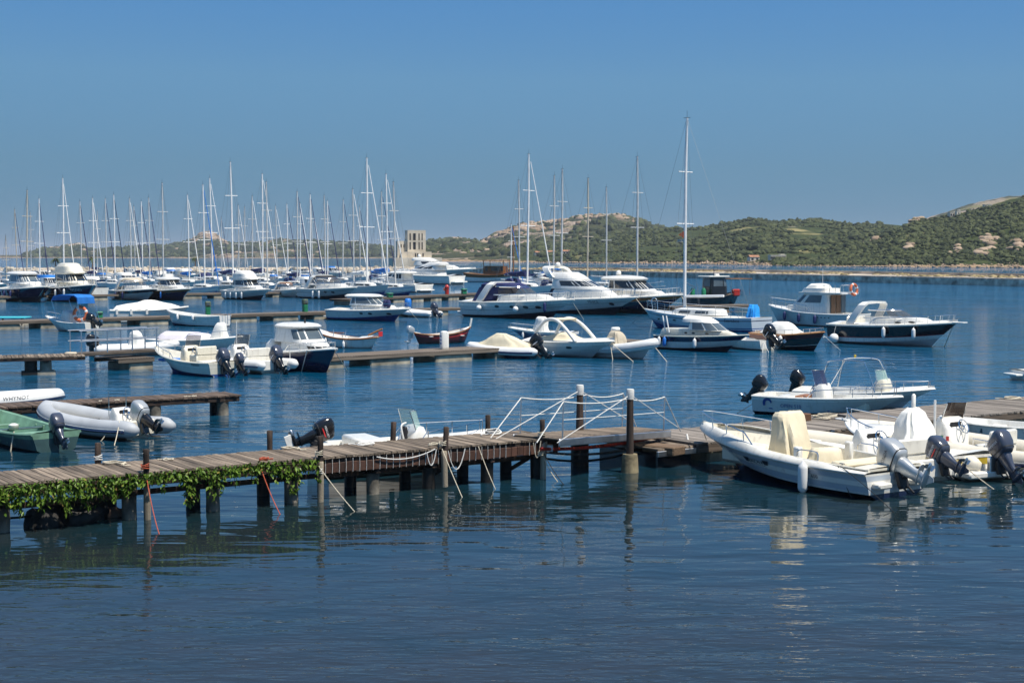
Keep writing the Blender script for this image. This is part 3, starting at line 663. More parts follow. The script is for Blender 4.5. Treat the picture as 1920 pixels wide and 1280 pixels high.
# ropes from the pier into the water
for (px, y, z), (qx, qy), s_, m_, lab in (((275, -.08, .78), (300, 1005), .1, ROPEO, 'orange rope hanging from the creeper-covered post into the water'), ((490, -.06, .75), (527, 967), .05, ROPEO, 'orange rope hanging off the pier edge through the creeper'), ((598, -.1, .72), (668, 962), .03, ROPE, 'taut cream rope running from the bleached post into the water'), ((829, -.1, .86), (868, 935), .02, ROPE, 'taut rope from the second bleached post towards the gangway'), ((897, -.06, .84), (930, 919), .03, ROPE, 'rope slanting off the pier edge between bleached posts'), ((1020, -.1, .45), (1048, 905), .04, ROPE, 'cream rope from the last pier post into the water'), ((1018, -.06, .6), (1060, 912), .05, ROPEK, 'black line hanging into the water under the gangway')):
    p = onp(px, y, z); rope(p, G(qx, qy, -.03), lab, s_, .009, m_)
for (a, ya, za), (b_, yb, zb), s_, lab, m_ in (((706, -.02, .80), (816, -.02, .86), .12, 'pale rope swagged along the pier edge', ROPEW), ((840, -.03, .8), (872, -.03, .82), .42, 'loop of rope hanging below the pier edge', ROPEW), ((800, -.03, .8), (818, -.03, .85), .3, 'short loop of rope by the second bleached post', ROPEW), ((1000, -.06, .82), (1014, -.06, .85), .35, 'loop of rope hanging by the last pier post', ROPE)):
    o = MB().tube(sag(onp(a, ya, za), onp(b_, yb, zb), s_, 10), .012, 5).build('hanging_rope', m_); tag(o, lab, 'rope')
o = MB().tube(sag(onp(-30, .3, .28), onp(90, .6, .22), .06, 10), .022, 5).build('hanging_rope', ROPEK); tag(o, 'dark hose slung between the piles at the shore end of the pier', 'hose')
# mussel-covered rocks under the landward end
MUS = mat('mussel_rock', (.022, .020, .018), .7, 0, .5, 5, 1., 12); SANDR = mat('wet_brown_stone', (.17, .11, .08), .8, 0, .3, 4, .6, 10)
def boulder(p, s_, m, label, sq=(1, 1, 1)):
    bm = bmesh.new(); bmesh.ops.create_icosphere(bm, subdivisions=3, radius=1); sd = random.random() * 50
    for v in bm.verts: v.co *= 1 + .35 * noise.fractal(v.co * 1.6 + Vector((sd, 0, 0)), .8, 2, 4)
    for v in bm.verts: v.co = Vector((v.co.x * sq[0], v.co.y * sq[1], v.co.z * sq[2])) * s_
    me = bpy.data.meshes.new('boulder'); bm.to_mesh(me); bm.free(); me.materials.append(m); me.polygons.foreach_set('use_smooth', [True] * len(me.polygons))
    o = bpy.data.objects.new('boulder', me); COL.objects.link(o); o.location = p; return tag(o, label, 'rock', 'rocks under the pier')
for px, y, s_, lab in ((85, .5, .34, 'black mussel-covered rock furthest ashore under the timber pier'), (118, .8, .33, 'tall black rock behind the shoreward one under the timber pier'), (145, .45, .36, 'broad black rock in the middle of the row under the timber pier'), (175, .7, .30, 'black rock against the first pile under the timber pier')):
    boulder(onp(px, y, .05), s_, MUS, lab, (1, 1, .95))
boulder(onp(213, .7, .02), .17, SANDR, 'small reddish stone between the piles', (1.4, 1, .8))

# green creeper along the edge
LEAF = tint_mat('creeper_leaf', (.030, .070, .008), (.13, .21, .026), .4, 9, (.24, .17, .05))
vt = thing('creeper_vine', 'leafy green creeper trailing over the edge of the timber pier', 'vine', tuple(mp.w(mp.sx(250, 0, .7), -.05, .7)), mp.a)
vx0 = mp.sx(250, 0, .7)
rng = random.Random(5); LV, LF, TI = [], [], []
def leaf(x, y, z, s_):
    k = len(LV); a, t_, r_ = rng.uniform(0, 6.28), rng.gauss(.9, .45), rng.uniform(-.5, .5)
    M = Matrix.Translation((x, y, z)) @ Matrix.Rotation(a, 4, 'Z') @ Matrix.Rotation(t_, 4, 'Y') @ Matrix.Rotation(r_, 4, 'X')
    for q in ((0, 0, 0), (s_ * .45, s_ * .28, s_ * .06), (s_ * 1.05, 0, -s_ * .05), (s_ * .45, -s_ * .28, s_ * .06)): LV.append(tuple(M @ Vector(q)))
    LF.extend([(k, k + 1, k + 2), (k, k + 2, k + 3)]); tv = min(1, max(0, rng.gauss(.48, .27))); TI.extend([tv] * 4)
def edge_depth(px): return ipol([(-60, .34), (60, .40), (150, .38), (200, .30), (250, .22), (272, .20), (330, .16), (345, .34), (356, .36), (375, .15), (392, .36), (410, .36), (425, .16), (470, .17), (520, .16), (538, .35), (556, .36), (566, .14), (590, .20), (605, .10)], px)
def dens(px): return ipol([(-60, 1), (180, 1), (230, .8), (300, .65), (470, .6), (560, .6), (605, .15)], px)
stem = []
for i in range(4400):
    px = rng.uniform(-55, 606)
    if rng.random() > dens(px): continue
    x = mp.sx(px, -.05, .75) if i % 1 == 0 else 0; dd = edge_depth(px) * (.75 + .9 * abs(noise.noise(Vector((px * .06, 3.3, 0)))) + .5 * (rng.random() < .08)); z = .86 + .07 * rng.random() - dd * rng.random() ** .8
    bulge = .10 * dens(px); y = -.05 - abs(rng.gauss(0, bulge)) + .06 * (z > .86) * rng.random() * 2
    leaf(x - vx0, y + .05, z - .7, rng.uniform(.05, .115))
for px, ln in ((-20, .50), (30, .52), (68, .46), (118, .55), (160, .48), (206, .42), (240, .34), (300, .30), (345, .55), (352, .62), (361, .5), (398, .60), (408, .52), (432, .34), (470, .30), (512, .34), (543, .58), (552, .5), (590, .38)):
    x0 = mp.sx(px, -.05, .75) - vx0; pts = [(x0 + .05 * math.sin(px + q * .8), -.03 - .02 * q + rng.gauss(0, .012), .14 - ln * q / 5) for q in range(6)]
    MB().tube(pts, .005, 4).build('stem', DARKW, vt)
    for q in range(int(ln * 70)):
        t_ = rng.random() ** .8; i_ = min(4, int(t_ * 5)); f_ = t_ * 5 - i_; c_ = [lerp(pts[i_][k], pts[i_ + 1][k], f_) for k in range(3)]
        leaf(c_[0] + rng.gauss(0, .03), c_[1] + rng.gauss(0, .03), c_[2], rng.uniform(.05, .12))
me = bpy.data.meshes.new('leaves'); me.from_pydata(LV, [], LF); at = me.attributes.new('tint', 'FLOAT', 'POINT'); at.data.foreach_set('value', TI); me.materials.append(LEAF)
o = bpy.data.objects.new('leaves', me); COL.objects.link(o); o.parent = vt; tag(o, kind='stuff')
for k in range(4):
    pts = [(mp.sx(px, -.05, .75) - vx0, -.02 - .03 * rng.random(), .08 + .05 * math.sin(px * .05 + k * 2) - .03 * k) for px in range(-50, 605, 24)]
    MB().tube(pts, .008, 4).build('stem', DARKW, vt)

# ---- gangway with rope rails
g0, g1 = G(1046, 822, .93), G(1256, 806, .74)
gw = Pier('gangway', 'aluminium-edged plank gangway with sagging rope handrails', Vector((g0.x, g0.y, 0)), Vector((g1.x, g1.y, 0)), .93, 1.25, 'gangway')
slope = math.atan2(.74 - .93, gw.Lg); gw.t.rotation_euler = (0, -slope, gw.a); gw.t.location = (g0.x, g0.y, .93); gw.z = 0
gw.planks(.1, .006, PLK, .03)
gw.beam(0, gw.Lg, -.03, -.17, -.005, .05, ALU, 'side_rail'); gw.beam(0, gw.Lg, 1.28, -.17, -.005, .05, ALU, 'side_rail')
tops = {}
for y in (-.03, 1.28):
    for i, x in enumerate((.12, gw.Lg * .5, gw.Lg * .93)):
        x += (.12 if y > 1 else .0) + (.35 if (i == 1) else 0); b = MB().tube([(x, y, -.16), (x, y, .80)], .018, 6); b.build('stanchion', ALU, gw.t); tops[(y, i)] = Vector((x, y, .80))
for y in (-.03, 1.28):
    pts = [Vector((-.75, y, -.05))] + [tops[(y, 0)]]
    MB().tube(sag(*pts, .0, 3) + sag(tops[(y, 0)], tops[(y, 1)], .07, 8) + sag(tops[(y, 1)], tops[(y, 2)], .07, 8) + sag(tops[(y, 2)], (gw.Lg + .42, y, -.05), 0, 3), .014, 5).build('rope_handrail', ROPEW, gw.t)
    MB().tube([tops[(y, i)] + Vector((0, 0, -.40 + .02 * i)) for i in range(3)], .010, 5).build('rope_midrail', ROPEW, gw.t)
for k, (px, y0, y1) in enumerate(((1087, 722, 800), (1181, 730, 885))):
    base = G(px, 885 if k else 872, 0); zt = AT(px, y0, base.y).z
    t = thing('mooring_post', ['tall dark post with white rope cap at the far side of the gangway', 'tall dark post with white rope cap on a concrete footing beside the gangway'][k], 'post', tuple(base), 0, None)
    b = MB(); b.lathe([(.085 + random.uniform(-.008, .008), z) for z in (-.6, .2, .5, .9)] + [(.075, zt - .35), (.07, zt)], 10).build('shaft', POSTW, t)
    MB().lathe([(.085, zt - .22), (.09, zt - .12), (.09, zt - .02), (.08, zt + .01)], 10).build('rope_cap', ROPEW, t)
    MB().lathe([(.21, -.6), (.20, .0), (.18, .3), (.165, .42)] if k else [(.21, -.6), (.21, .58)], 12).build('footing', mat('footing_ochre', (.27, .22, .13), .9, 0, .4, 4, .7, 12) if k else PILE, t)
    top = base + Vector((0, 0, zt - .12)); f0 = gw.w(-.15 if k else -.6, -.1 if k else 1.3, .86); f1 = gw.w(gw.Lg + .3, -.03 if k else 1.3, .78)
    for q, lab in ((f0, 'taut stay rope from the gangway foot up to the '), (f1, 'taut stay rope from the pontoon end up to the ')):
        rope(top, q, lab + ('near' if k else 'far') + ' white-capped post', .0, .010, ROPEW, None, n=2)
# cables and boxes under the gangway
tag(MB().cbox((0, 0, 0), (.16, .1, .16), .01).build('junction_box', ALU, None, 0, onp(1030, -.02, .66)), 'small grey electrical box fixed at the end of the timber pier', 'box')
for i, (z, s_, m_, lab) in enumerate(((.62, .18, ROPEK, 'black cable slung under the gangway'), (.68, .10, mat('cable_red', (.35, .03, .02), .5), 'dark red cable under the gangway'), (.5, .25, ROPEK, 'lowest sagging black hose under the gangway'), (.60, .05, mat('cable_grey', (.12, .12, .13), .6), 'grey cable under the gangway'))):
    o = MB().tube(sag(gw.w(-.1, .25 + i * .15, z), gw.w(gw.Lg + .3, .3 + i * .15, z - .12), s_, 12), .03 if i != 1 else .04, 6).build('cable', m_); tag(o, lab, 'cable')
tag(MB().cbox((0, 0, 0), (.9, .5, .22), .03).build('timber_block', wood('timber_block', (.12, .08, .05), .4, .9, 'x'), None, 0, gw.w(gw.Lg - .75, -.35, .38), (0, 0, gw.a + R(90))), 'heavy timber bracket behind the footed mooring post', 'timber')
o = MB().tube(catmull([gw.w(gw.Lg - .45, -.4, .25), gw.w(gw.Lg - .1, -.5, .12), gw.w(gw.Lg + .2, -.45, .2), gw.w(gw.Lg + .42, -.2, .62)], 6), .024, 6).build('hose', ROPEW); tag(o, 'thick white mooring hose looping up to the pontoon corner', 'hose')
o = MB().tube(catmull([gw.w(gw.Lg - .55, -.3, .36), gw.w(gw.Lg - .2, -.4, .18), gw.w(gw.Lg + .2, -.3, .06)], 6), .024, 6).build('hose', mat('hose_red', (.6, .05, .03), .5)); tag(o, 'red hose trailing by the footed mooring post', 'hose')

# ---- the plank pontoon on the right
pl, pr = G(1310, 831, .5), G(1833, 778, .5); d = (pr - pl).normalized(); pr = pr + d * 9.5
rp = Pier('floating_pontoon', 'long plank-decked floating pontoon on concrete floats with motor boats alongside', pl, pr, .5, 2.5, 'pontoon')
rp.planks(.128, .01, PLKG)
rp.beam(0, rp.Lg, .05, .26, .452, .09, wood('pontoon_edge', (.10, .075, .055), .35, .85, 'x'), 'edge_board'); rp.beam(0, rp.Lg, 2.45, .26, .452, .09, DARKW, 'edge_board'); rp.cross(.04, .1, 2.4, .26, .452, .08, DARKW, 'end_board')
x = .5
while x < rp.Lg - 2: MB().cbox((x + 1.3, 1.30, -.12), (2.6, 2.2, .74), .05).build('float', FLOATM, rp.t, 0); x += 3.3
low = MB().cbox((0, 0, 0), (1.15, 2.3, .1), .02)
t = thing('landing_step', 'low plank landing between the gangway and the pontoon', 'landing', tuple(rp.w(-.62, 1.2, 0)), rp.a)
for i in range(8): MB().cbox((-.5 + i * .143, 0, .42 + (i % 3) * .002), (.13, 2.2, .045), .008).build('plank', PLK, t, 0)
MB().cbox((0, -1.12, .33), (1.2, .07, .13), .01).build('edge_rail', ALU, t, 0); MB().cbox((0, 0, .08), (1.1, 2.1, .5), .03).build('float', BLACK, t, 0)
for i, px in enumerate((1561, 1806)):
    x = rp.sx(px, 0, .45); tag(MB().cbox((0, 0, 0), (.10, .06, .12), .01).build('cleat_plate', WHITE, None, 0, rp.w(x, -.01, .43), (0, 0, rp.a)), ['small white plate on the pontoon edge behind the cream console cover', 'small white plate on the pontoon edge behind the white pointed cover'][i], 'plate')
p = rp.w(rp.sx(1508, 1.9, .55), 1.9, .5); tag(MB().cbox((0, 0, .09), (.30, .25, .20), .02).build('wooden_box', wood('box_wood', (.16, .08, .04), .3, .8, 'x'), None, 0, p, (0, 0, .5)), 'little brown wooden box on the pontoon beside a cream rope pile', 'box')
for i in range(2): coil(rp.w(rp.sx(1538 + 8 * i, 1.9, .5), 1.85 - .1 * i, .505 + .05 * i), .24, 'heaped cream rope on the pontoon beside the little wooden box', ROPE, 5, 'rope heap by the wooden box')
coil(rp.w(rp.sx(1893, 2.3, .5), 2.2, .505), .22, 'cream rope heap on the back edge of the pontoon beyond the brown windscreen', ROPE, 4)

# ---- brown pier on the left
pl, pr = G(-20, 765, .62), G(450, 740, .62)
lp = Pier('wooden_pier', 'narrow dark brown plank jetty on paired round piles behind the grey inflatable', pl, pr, .62, 1.35)
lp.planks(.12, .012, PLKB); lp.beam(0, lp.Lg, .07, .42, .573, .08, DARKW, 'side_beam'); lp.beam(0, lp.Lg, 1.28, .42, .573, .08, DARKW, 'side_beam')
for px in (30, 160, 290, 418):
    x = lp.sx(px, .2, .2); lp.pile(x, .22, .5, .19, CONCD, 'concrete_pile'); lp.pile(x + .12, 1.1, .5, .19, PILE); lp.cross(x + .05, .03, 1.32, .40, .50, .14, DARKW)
for px, y in ((350, .05), (366, .05), (190, .05), (222, .1)): coil(lp.w(lp.sx(px, y, .63), y + .1, .625), .06, 'small scrap of rope left on the edge of the brown jetty', ROPE, 1, 'rope scraps on the brown jetty')

# ---- far left landing with aluminium railing
pl, pr = G(-60, 672, .75), G(160, 667, .75)
gp_ = Pier('wooden_landing', 'short grey plank landing stage on two fat piles', pl, pr, .75, 1.9, 'landing')
gp_.planks(.14, .012, PLK); gp_.beam(0, gp_.Lg, .06, .58, .703, .08, DARKW, 'side_beam'); gp_.beam(0, gp_.Lg, 1.8, .58, .703, .08, DARKW, 'side_beam')
for px, m_ in ((58, PILE), (86, CONC)):
    x = gp_.sx(px, .5, .2); gp_.pile(x, .5, .6, .24, m_); gp_.cross(x, .05, 1.85, .50, .585, .2, DARKW)
    MB().cbox((x, .5, .06), (.75, .6, .2), .03).build('footing', CONC if px > 60 else PILE, gp_.t, 0)
tag(MB().cbox((0, 0, .02), (.5, .4, .12), .05).build('sack', CANT, None, 40, gp_.w(gp_.sx(134, 1.2, .8), 1.3, .76)), 'flat tan sack lying on the grey landing stage', 'sack')
# railing gangway from the landing to the pontoon
ra, rb = gp_.w(gp_.sx(148, 1.0, .8), 1.0, .75), G(300, 664, .55)
gk = Pier('gangway', 'narrow aluminium gangway with square pipe railing leading to the pontoon', Vector((ra.x, ra.y, 0)), Vector((rb.x, rb.y, 0)), .78, .9, 'gangway')
gk.beam(0, gk.Lg, .45, .66, .78, .9, DPLANK, 'deck')
for y in (.03, .87):
    for k in range(4): MB().tube([(.15 + k * (gk.Lg - .3) / 3, y, .7), (.15 + k * (gk.Lg - .3) / 3, y, 1.72)], .03, 6).build('stanchion', ALU, gk.t)
    for z in (1.72, 1.28): MB().tube([(0.05, y, z), (gk.Lg - .05, y, z)], .028, 6).build('handrail', ALU, gk.t)

# ---- far pontoons
PEDG = []
def pontoon(name, label, fl, fr, z, W, fm=FLOATM, step=3.6, dm=None, fw=2.2):
    q = Pier(name, label, fl, fr, z, W, 'pontoon')
    b = MB(); x = 0                                  # far planking: real boards, too small to pick apart
    while x < q.Lg: b.cbox((x + .065, W / 2, z - .03), (.125, W, .06), .008); x += .14
    tag(b.build('planking', dm or DPLANK, q.t, 0), kind='stuff')
    q.beam(0, q.Lg, .04, z - .2, z - .062, .08, wood('pontoon_fascia', (.16, .13, .10), .35, .9, 'x'), 'edge_board'); q.beam(0, q.Lg, W - .04, z - .2, z - .062, .08, DARKW, 'edge_board')
    x = .6
    while x < q.Lg - fw: MB().cbox((x + fw / 2, W / 2, (z - .2) / 2 - .2), (fw, W - .16, z - .2 + .4), .05).build('float', fm, q.t, 0); x += step
    return q
pc = pontoon('floating_pontoon', 'timber pontoon with white pedestal and the red wooden boat behind', G(545, 673, .5), G(1215, 637.5, .5), .5, 1.9)
pr_ = pontoon('floating_pontoon', 'short grubby pontoon raft where the aluminium gangway lands', G(222, 673, .5), G(290, 669, .5), .5, 1.9, FLOATM, 2.0, None, 1.2)
pd = pontoon('floating_pontoon', 'long pontoon with green service pedestals in front of the row of cruisers', G(-40, 604, .55), G(875, 577, .55), .55, 2.2)
pa = pontoon('floating_pontoon', 'pontoon behind the sterns of the navy cruisers', G(-40, 556, .6), G(600, 546.5, .6), .6, 2.2)
pb = pontoon('floating_pontoon', 'pontoon with rusty floats and red hydrant behind the blue striped cruiser', G(655, 561, .6), G(925, 549, .6), .6, 2.4)
pe = pontoon('floating_pontoon', 'short pontoon with orange rusty floats beside the black work boat', G(1262, 575, .6), G(1420, 571, .6), .6, 2.2, mat('float_rusty', (.36, .20, .08), .85, 0, .4, 1, .4, 5))
tq = thing('sunshade_raft', 'small raft under a turquoise tarpaulin at the end of the long pontoon', 'raft', tuple(G(12, 612)), 0)
MB().cbox((0, 0, .62), (3.0, 1.6, .10), .03).build('tarpaulin', CANTQ, tq, 0); MB().cbox((0, 0, .05), (2.8, 1.5, .3), .05).build('float', CONC, tq, 0)
for x in (-1.3, 0, 1.3): MB().tube([(x, -.7, .1), (x, -.7, .6)], .06, 6).build('leg', DARKW, tq)
def pedestal(p, h, m, label, w_=.34, cap=None):
    t = thing('service_pedestal', label, 'pedestal', tuple(p), random.uniform(.3, .7), 'service pedestals on the pontoons')
    MB().cbox((0, 0, h * .3), (w_, w_, h * .6), .03).build('base', m, t, 0); MB().cbox((0, 0, h * .80), (w_ * 1.15, w_ * 1.15, h * .4), .05).build('cabinet', cap or m, t, 0)
    MB().cbox((0, -w_ * .6, h * .8), (w_ * .6, .03, h * .2), .01).build('socket_panel', GLASSG, t, 0)
PGB = mat('pedestal_cabinet', (.10, .13, .08), .6, 0, .3, 4)
pedestal(pd.w(pd.sx(390, 1.1, .6), 1.1, .55), .98, GRNP, 'green service pedestal beside the white clinker boat', .34, PGB)
pedestal(pd.w(pd.sx(572, 1.1, .6), 1.1, .55), .98, GRNP, 'green service pedestal beside the blue striped cruiser', .34, PGB)
pedestal(pd.w(pd.sx(187, 1.1, .6), 1.1, .55), .44, GRNP, 'squat green box on the pontoon beside the blue bimini boat', .36)
pedestal(pb.w(pb.sx(731, .3, .6), .3, .6), .45, GRNP, 'squat green box on the pontoon above the blue striped cruiser', .5)
pedestal(pb.w(pb.sx(870, .3, .6), .3, .6), .6, GRNP, 'green box on the pontoon beside the blue canopied cruiser', .5)
t = thing('hydrant', 'red fire hydrant post on the pontoon with rusty floats', 'hydrant', tuple(pb.w(pb.sx(838, 1.2, .6), 1.2, .6)))
MB().lathe([(.22, 0), (.22, .7), (.26, .72), (.26, .85), (.16, 1.0), (.05, 1.08)], 10).build('body', RED, t); MB().cbox((-.28, 0, .55), (.2, .2, .3), .03).build('nozzle', ORANGE, t, 0)
# white water and power pedestal
p = pc.w(pc.sx(833, .95, .5), .95, .5); t = thing('service_pedestal', 'tall white rounded service pedestal in front of the red boat', 'pedestal', tuple(p), R(20))
MB().rings([ring(z, -a, a, a, a, 3.2, 16) for z, a in ((0, .2), (.05, .2), (.72, .2), (.82, .17), (.86, .1))]).build('column', WHITE, t)
for z in (.62, .44, .28): MB().cbox((-.185, -.08, z), (.04, .12, .09), .01).build('socket', LETB, t, 0)
# ================================================================== boat kit
class Hull:
    """x forward (stern -L/2 .. bow +L/2), y to port, z up from the waterline"""
    def __init__(s, L, B, fs, fm, fb, draft=.3, tr=.85, rake=.6, zc=(.06, .30), cb=.86, full=2.2, flare=1.0, um=.38, dbl=False, rnd=0., nu=30):
        s.__dict__.update(L=L, B=B, fs=fs, fm=fm, fb=fb, draft=draft, tr=tr, rake=rake, zc=zc, cb=cb, full=full, flare=flare, um=um, dbl=dbl, rnd=rnd, nu=nu)
    def sheer(s, u): return s.fs * (1 - u) * (1 - 2 * u) + s.fm * 4 * u * (1 - u) + s.fb * u * (2 * u - 1)
    def bd(s, u):
        if s.dbl: return s.B / 2 * max(0., 1 - abs(2 * u - 1) ** s.full) ** .75
        if u < s.um: return s.B / 2 * (s.tr + (1 - s.tr) * math.sin(math.pi / 2 * u / s.um))
        return s.B / 2 * max(0., 1 - ((u - s.um) / (1 - s.um)) ** s.full) ** .9
    def zch(s, u): return lerp(s.zc[0], s.zc[1], max(0, u) ** 2.5)
    def pt(s, u, f):
        b, zs, zc = s.bd(u), s.sheer(u), s.zch(u)
        if s.rnd:                                  # round bilge
            zk = lerp(-s.draft, zc * .5, u ** 6)
            if s.dbl: zk = lerp(-s.draft, zs * .2, abs(2 * u - 1) ** 8)
            g = max(0., min(1., (f + 1) / 2)); z = lerp(zk, zs, g); y = b * (1 - (1 - g) ** s.rnd) ** (1 / s.rnd); h = g
            x = -s.L / 2 + u * (s.L - s.rake * (1 - h))
            if s.dbl: x = lerp(-s.L / 2 + s.rake * .8 * (1 - h), s.L / 2 - s.rake * (1 - h), u)
            return Vector((x, y, z))
        bc = b * s.cb * (1 - .35 * u ** 3)
        if f >= 0:
            z = lerp(zc, zs, f); y = bc + (b - bc) * f ** s.flare; h = f
        else:
            zk = lerp(-s.draft, -.06, u ** 7); z = lerp(zc, zk, -f); y = bc * (1 + f); h = f * .45
        return Vector((-s.L / 2 + u * (s.L - s.rake * (1 - h)), y, z))
    def side(s, x, z, sd=-1):
        u = (x + s.L / 2) / s.L; f = .5
        for _ in range(8):
            u = min(1, max(0, u))
            if s.rnd:
                zk = -s.draft; g = (z - zk) / (s.sheer(u) - zk); f = 2 * g - 1; h = g
            else:
                f = (z - s.zch(u)) / (s.sheer(u) - s.zch(u)); h = max(-.4, f)
            u = (x + s.L / 2) / (s.L - s.rake * (1 - h))
            if s.dbl: u = (x + s.L / 2 - s.rake * .8 * (1 - h)) / (s.L - s.rake * 1.8 * (1 - h))
        u = min(1, max(0, u)); p = s.pt(u, max(-1, min(1.05, f)))
        return Vector((x, p.y * sd, z))
    def us(s): return [(1 - (1 - i / s.nu) ** 1.5) for i in range(s.nu + 1)] if not s.dbl else [i / s.nu for i in range(s.nu + 1)]
    def shell(s, fr=(0, .2, .4, .6, .8, 1), fm=None, bot=0):
        """fr: topside fractions, fm: material index per strip"""
        b = MB(); fs_ = [-1, -.75, -.5, -.25] + list(fr) if not s.rnd else [-1, -.8, -.6, -.4, -.2] + [2 * q - 1 for q in fr if 2 * q - 1 > -.2]
        if s.rnd: fs_ = [-1, -.85, -.65, -.4] + [q for q in fr]
        nb = 4
        ms = [bot] * nb + (list(fm) if fm else [0] * (len(fr) - 1))
        for sd in (1, -1):
            rows = [[(p.x, p.y * sd, p.z) for p in (s.pt(u, f) for f in fs_)] for u in s.us()]
            b.grid(rows, mats=ms)
        if not s.dbl:                              # transom
            L_ = [s.pt(0, f) for f in fs_]
            b.grid([[(p.x, p.y, p.z) for p in L_], [(p.x, 0, p.z) for p in L_], [(p.x, -p.y, p.z) for p in L_]], mats=ms)
        return b
    def liner(s, u0, u1, g, floor, cr=.03, cap=.025, tw=0.):
        """deck with a sunken cockpit between u0 and u1 (floor None: closed deck)"""
        b = MB(); U = [u for u in s.us()]
        if floor is not None:
            U = sorted(set([u for u in U if abs(u - u0) > .012 and abs(u - u1) > .012] + [u0, u0 + .002, u1 - .002, u1]))
        for sd in (1, -1):
            rows = []
            for u in U:
                p = s.pt(u, 1); zs = p.z + cap; bi = max(p.y - g, 0.001 if u > .9 else 0.)
                bi = max(0, min(bi, p.y))
                op = floor is not None and u0 + .001 < u < u1 - .001 and bi > .02
                fz = min(floor, zs - .02) if op else zs + cr
                ib = bi * .94 if op else bi * .5
                if op:                             # keep the inner skin inside the hull where the bow rakes away
                    for k_ in range(9):
                        hy = abs(s.side(p.x, fz).y)
                        if hy > .07: break
                        fz = lerp(fz, zs - .01, .25)
                    ib = min(ib, max(0., hy - .04))
                rows.append([(q[0], q[1] * sd, q[2]) for q in ((p.x, p.y, p.z), (p.x, p.y, zs - .004), (p.x, max(0, p.y - .01), zs), (p.x, bi, zs + (0 if op else cr * .5)), (p.x, ib, fz), (p.x, 0, fz + (0 if op else cr * .5)))])
            b.grid(rows)
        if not s.dbl:
            p = s.pt(0, 1); b.box((p.x + .04, 0, p.z), (.08 - .002, p.y * 2 - .002, .05))
        return b
    def rubrail(s, r=.025, f=1., off=.0, u0=0, u1=1):
        b = MB()
        for sd in (1, -1):
            b.tube([(p.x + (.01 if u > .97 else 0), (p.y + off) * sd, p.z) for u, p in ((u, s.pt(u, f)) for u in s.us() if u0 <= u <= u1)], r, 6)
        return b
    def patch(s, pts, faces, off=.006, sd=-1):
        b = MB(); vs = []
        for x, z in pts:
            p = s.side(x, z, sd); vs.append((p.x, p.y + off * sd, p.z))
        return b.add(vs, faces)

class Boat:
    def __init__(s, name, label, cat, pos, hd, group=None):
        s.t = thing(name, label, cat, (pos[0], pos[1], 0), R(hd), group); s.pos = pos; s.hd = R(hd)
    def w(s, p):
        c, q = math.cos(s.hd), math.sin(s.hd); return Vector((s.pos[0] + p[0] * c - p[1] * q, s.pos[1] + p[0] * q + p[1] * c, p[2]))
    def add(s, mb, name, mats, smooth=40, **k): return mb.build(name, mats, s.t, smooth, **k)

def berth(xl, xr, yw, hd, ratio, fb=.15, rk=.1, clipw=None):
    """centre and length of a hull heading hd whose outline spans image columns xl..xr with its lowest waterline point at row yw"""
    c, s_ = math.cos(R(hd)), math.sin(R(hd)); L = 6.; p = G((xl + xr) / 2, yw, 0); x, y = p.x, p.y
    for _ in range(60):
        B = L * ratio
        pl = [(-L / 2, B * .44, .4 * fb * L), (-L / 2, -B * .44, .4 * fb * L), (0, B / 2, .6 * fb * L), (0, -B / 2, .6 * fb * L), (L / 2, 0, fb * L)]
        wl = [(-L / 2, B * .40, 0), (-L / 2, -B * .40, 0), (0, B * .45, 0), (0, -B * .45, 0), (L * (.5 - rk), 0, 0)]
        q = [proj((x + a * c - b * s_, y + a * s_ + b * c, z)) for a, b, z in pl]; qw = [proj((x + a * c - b * s_, y + a * s_ + b * c, z)) for a, b, z in wl]
        mn, mx, my = min(k[0] for k in q), max(k[0] for k in q), max(k[1] for k in qw)
        L *= ((xr - xl) / (mx - mn)) ** .6; L = max(2, min(40, L))
        x += ((xl + xr) - (mn + mx)) / 2 * y / FPX * .8; y += (my - yw) * y * y / (FPX * CH) * .6
    return (x, y), L
FENS = []
def fender(bt, H, x, m, label, sd=-1, z=None, l=.45, r=.085, drop=.12, ball=False, group=None):
    u = (x + H.L / 2) / H.L; zs = H.sheer(u); p = H.side(x, zs * .98, sd); zc_ = max(l / 2 - .05, zs - drop - l / 2) if z is None else z; q = H.side(x, max(.05, zc_), sd)
    y = max(abs(q.y), abs(p.y)) + r * .9; ps = bt.w((x, sd * y, zc_))
    t = thing('fender', label, 'fender', tuple(ps), 0, group or label)
    if ball: MB().lathe([(r * math.sin(a), -r * math.cos(a)) for a in [math.pi * i / 10 for i in range(11)]], 14).build('body', m, t, 80)
    else: MB().lathe([(.015, -l / 2 - .03), (r * .45, -l / 2), (r * .9, -l / 2 + .06), (r, -l / 2 + .12), (r, l / 2 - .12), (r * .9, l / 2 - .06), (r * .4, l / 2), (.02, l / 2 + .04)], 10).build('body', m, t, 60)
    top = bt.w((x, sd * (abs(p.y) - .05), zs + .03)) - ps
    MB().tube([(0, 0, (r if ball else l / 2) + .02), (top.x * .6, top.y * .6, zs + .0 - zc_), tuple(top)], .009, 4).build('lanyard', ROPEW, t)
def hull_text(bt, H, body, x, z, size, m, sd=-1, name='lettering', slant=0., off=.016):
    v, f = text_mesh(body, size)
    pts = [(x + (a if sd == -1 else -a) + slant * b * (1 if sd == -1 else -1), z + b) for a, b in v]
    return bt.add(H.patch(pts, f, off, sd), name, m, 0)
def porthole(bt, H, x, z, a, b, sd=-1, m=None, name='porthole'):
    n = 12; ring_ = [(x + a * math.cos(2 * math.pi * k / n), z + b * math.sin(2 * math.pi * k / n)) for k in range(n)]
    bt.add(H.patch(ring_, [tuple(range(n))], .016, sd), name, m or GLASS, 0)
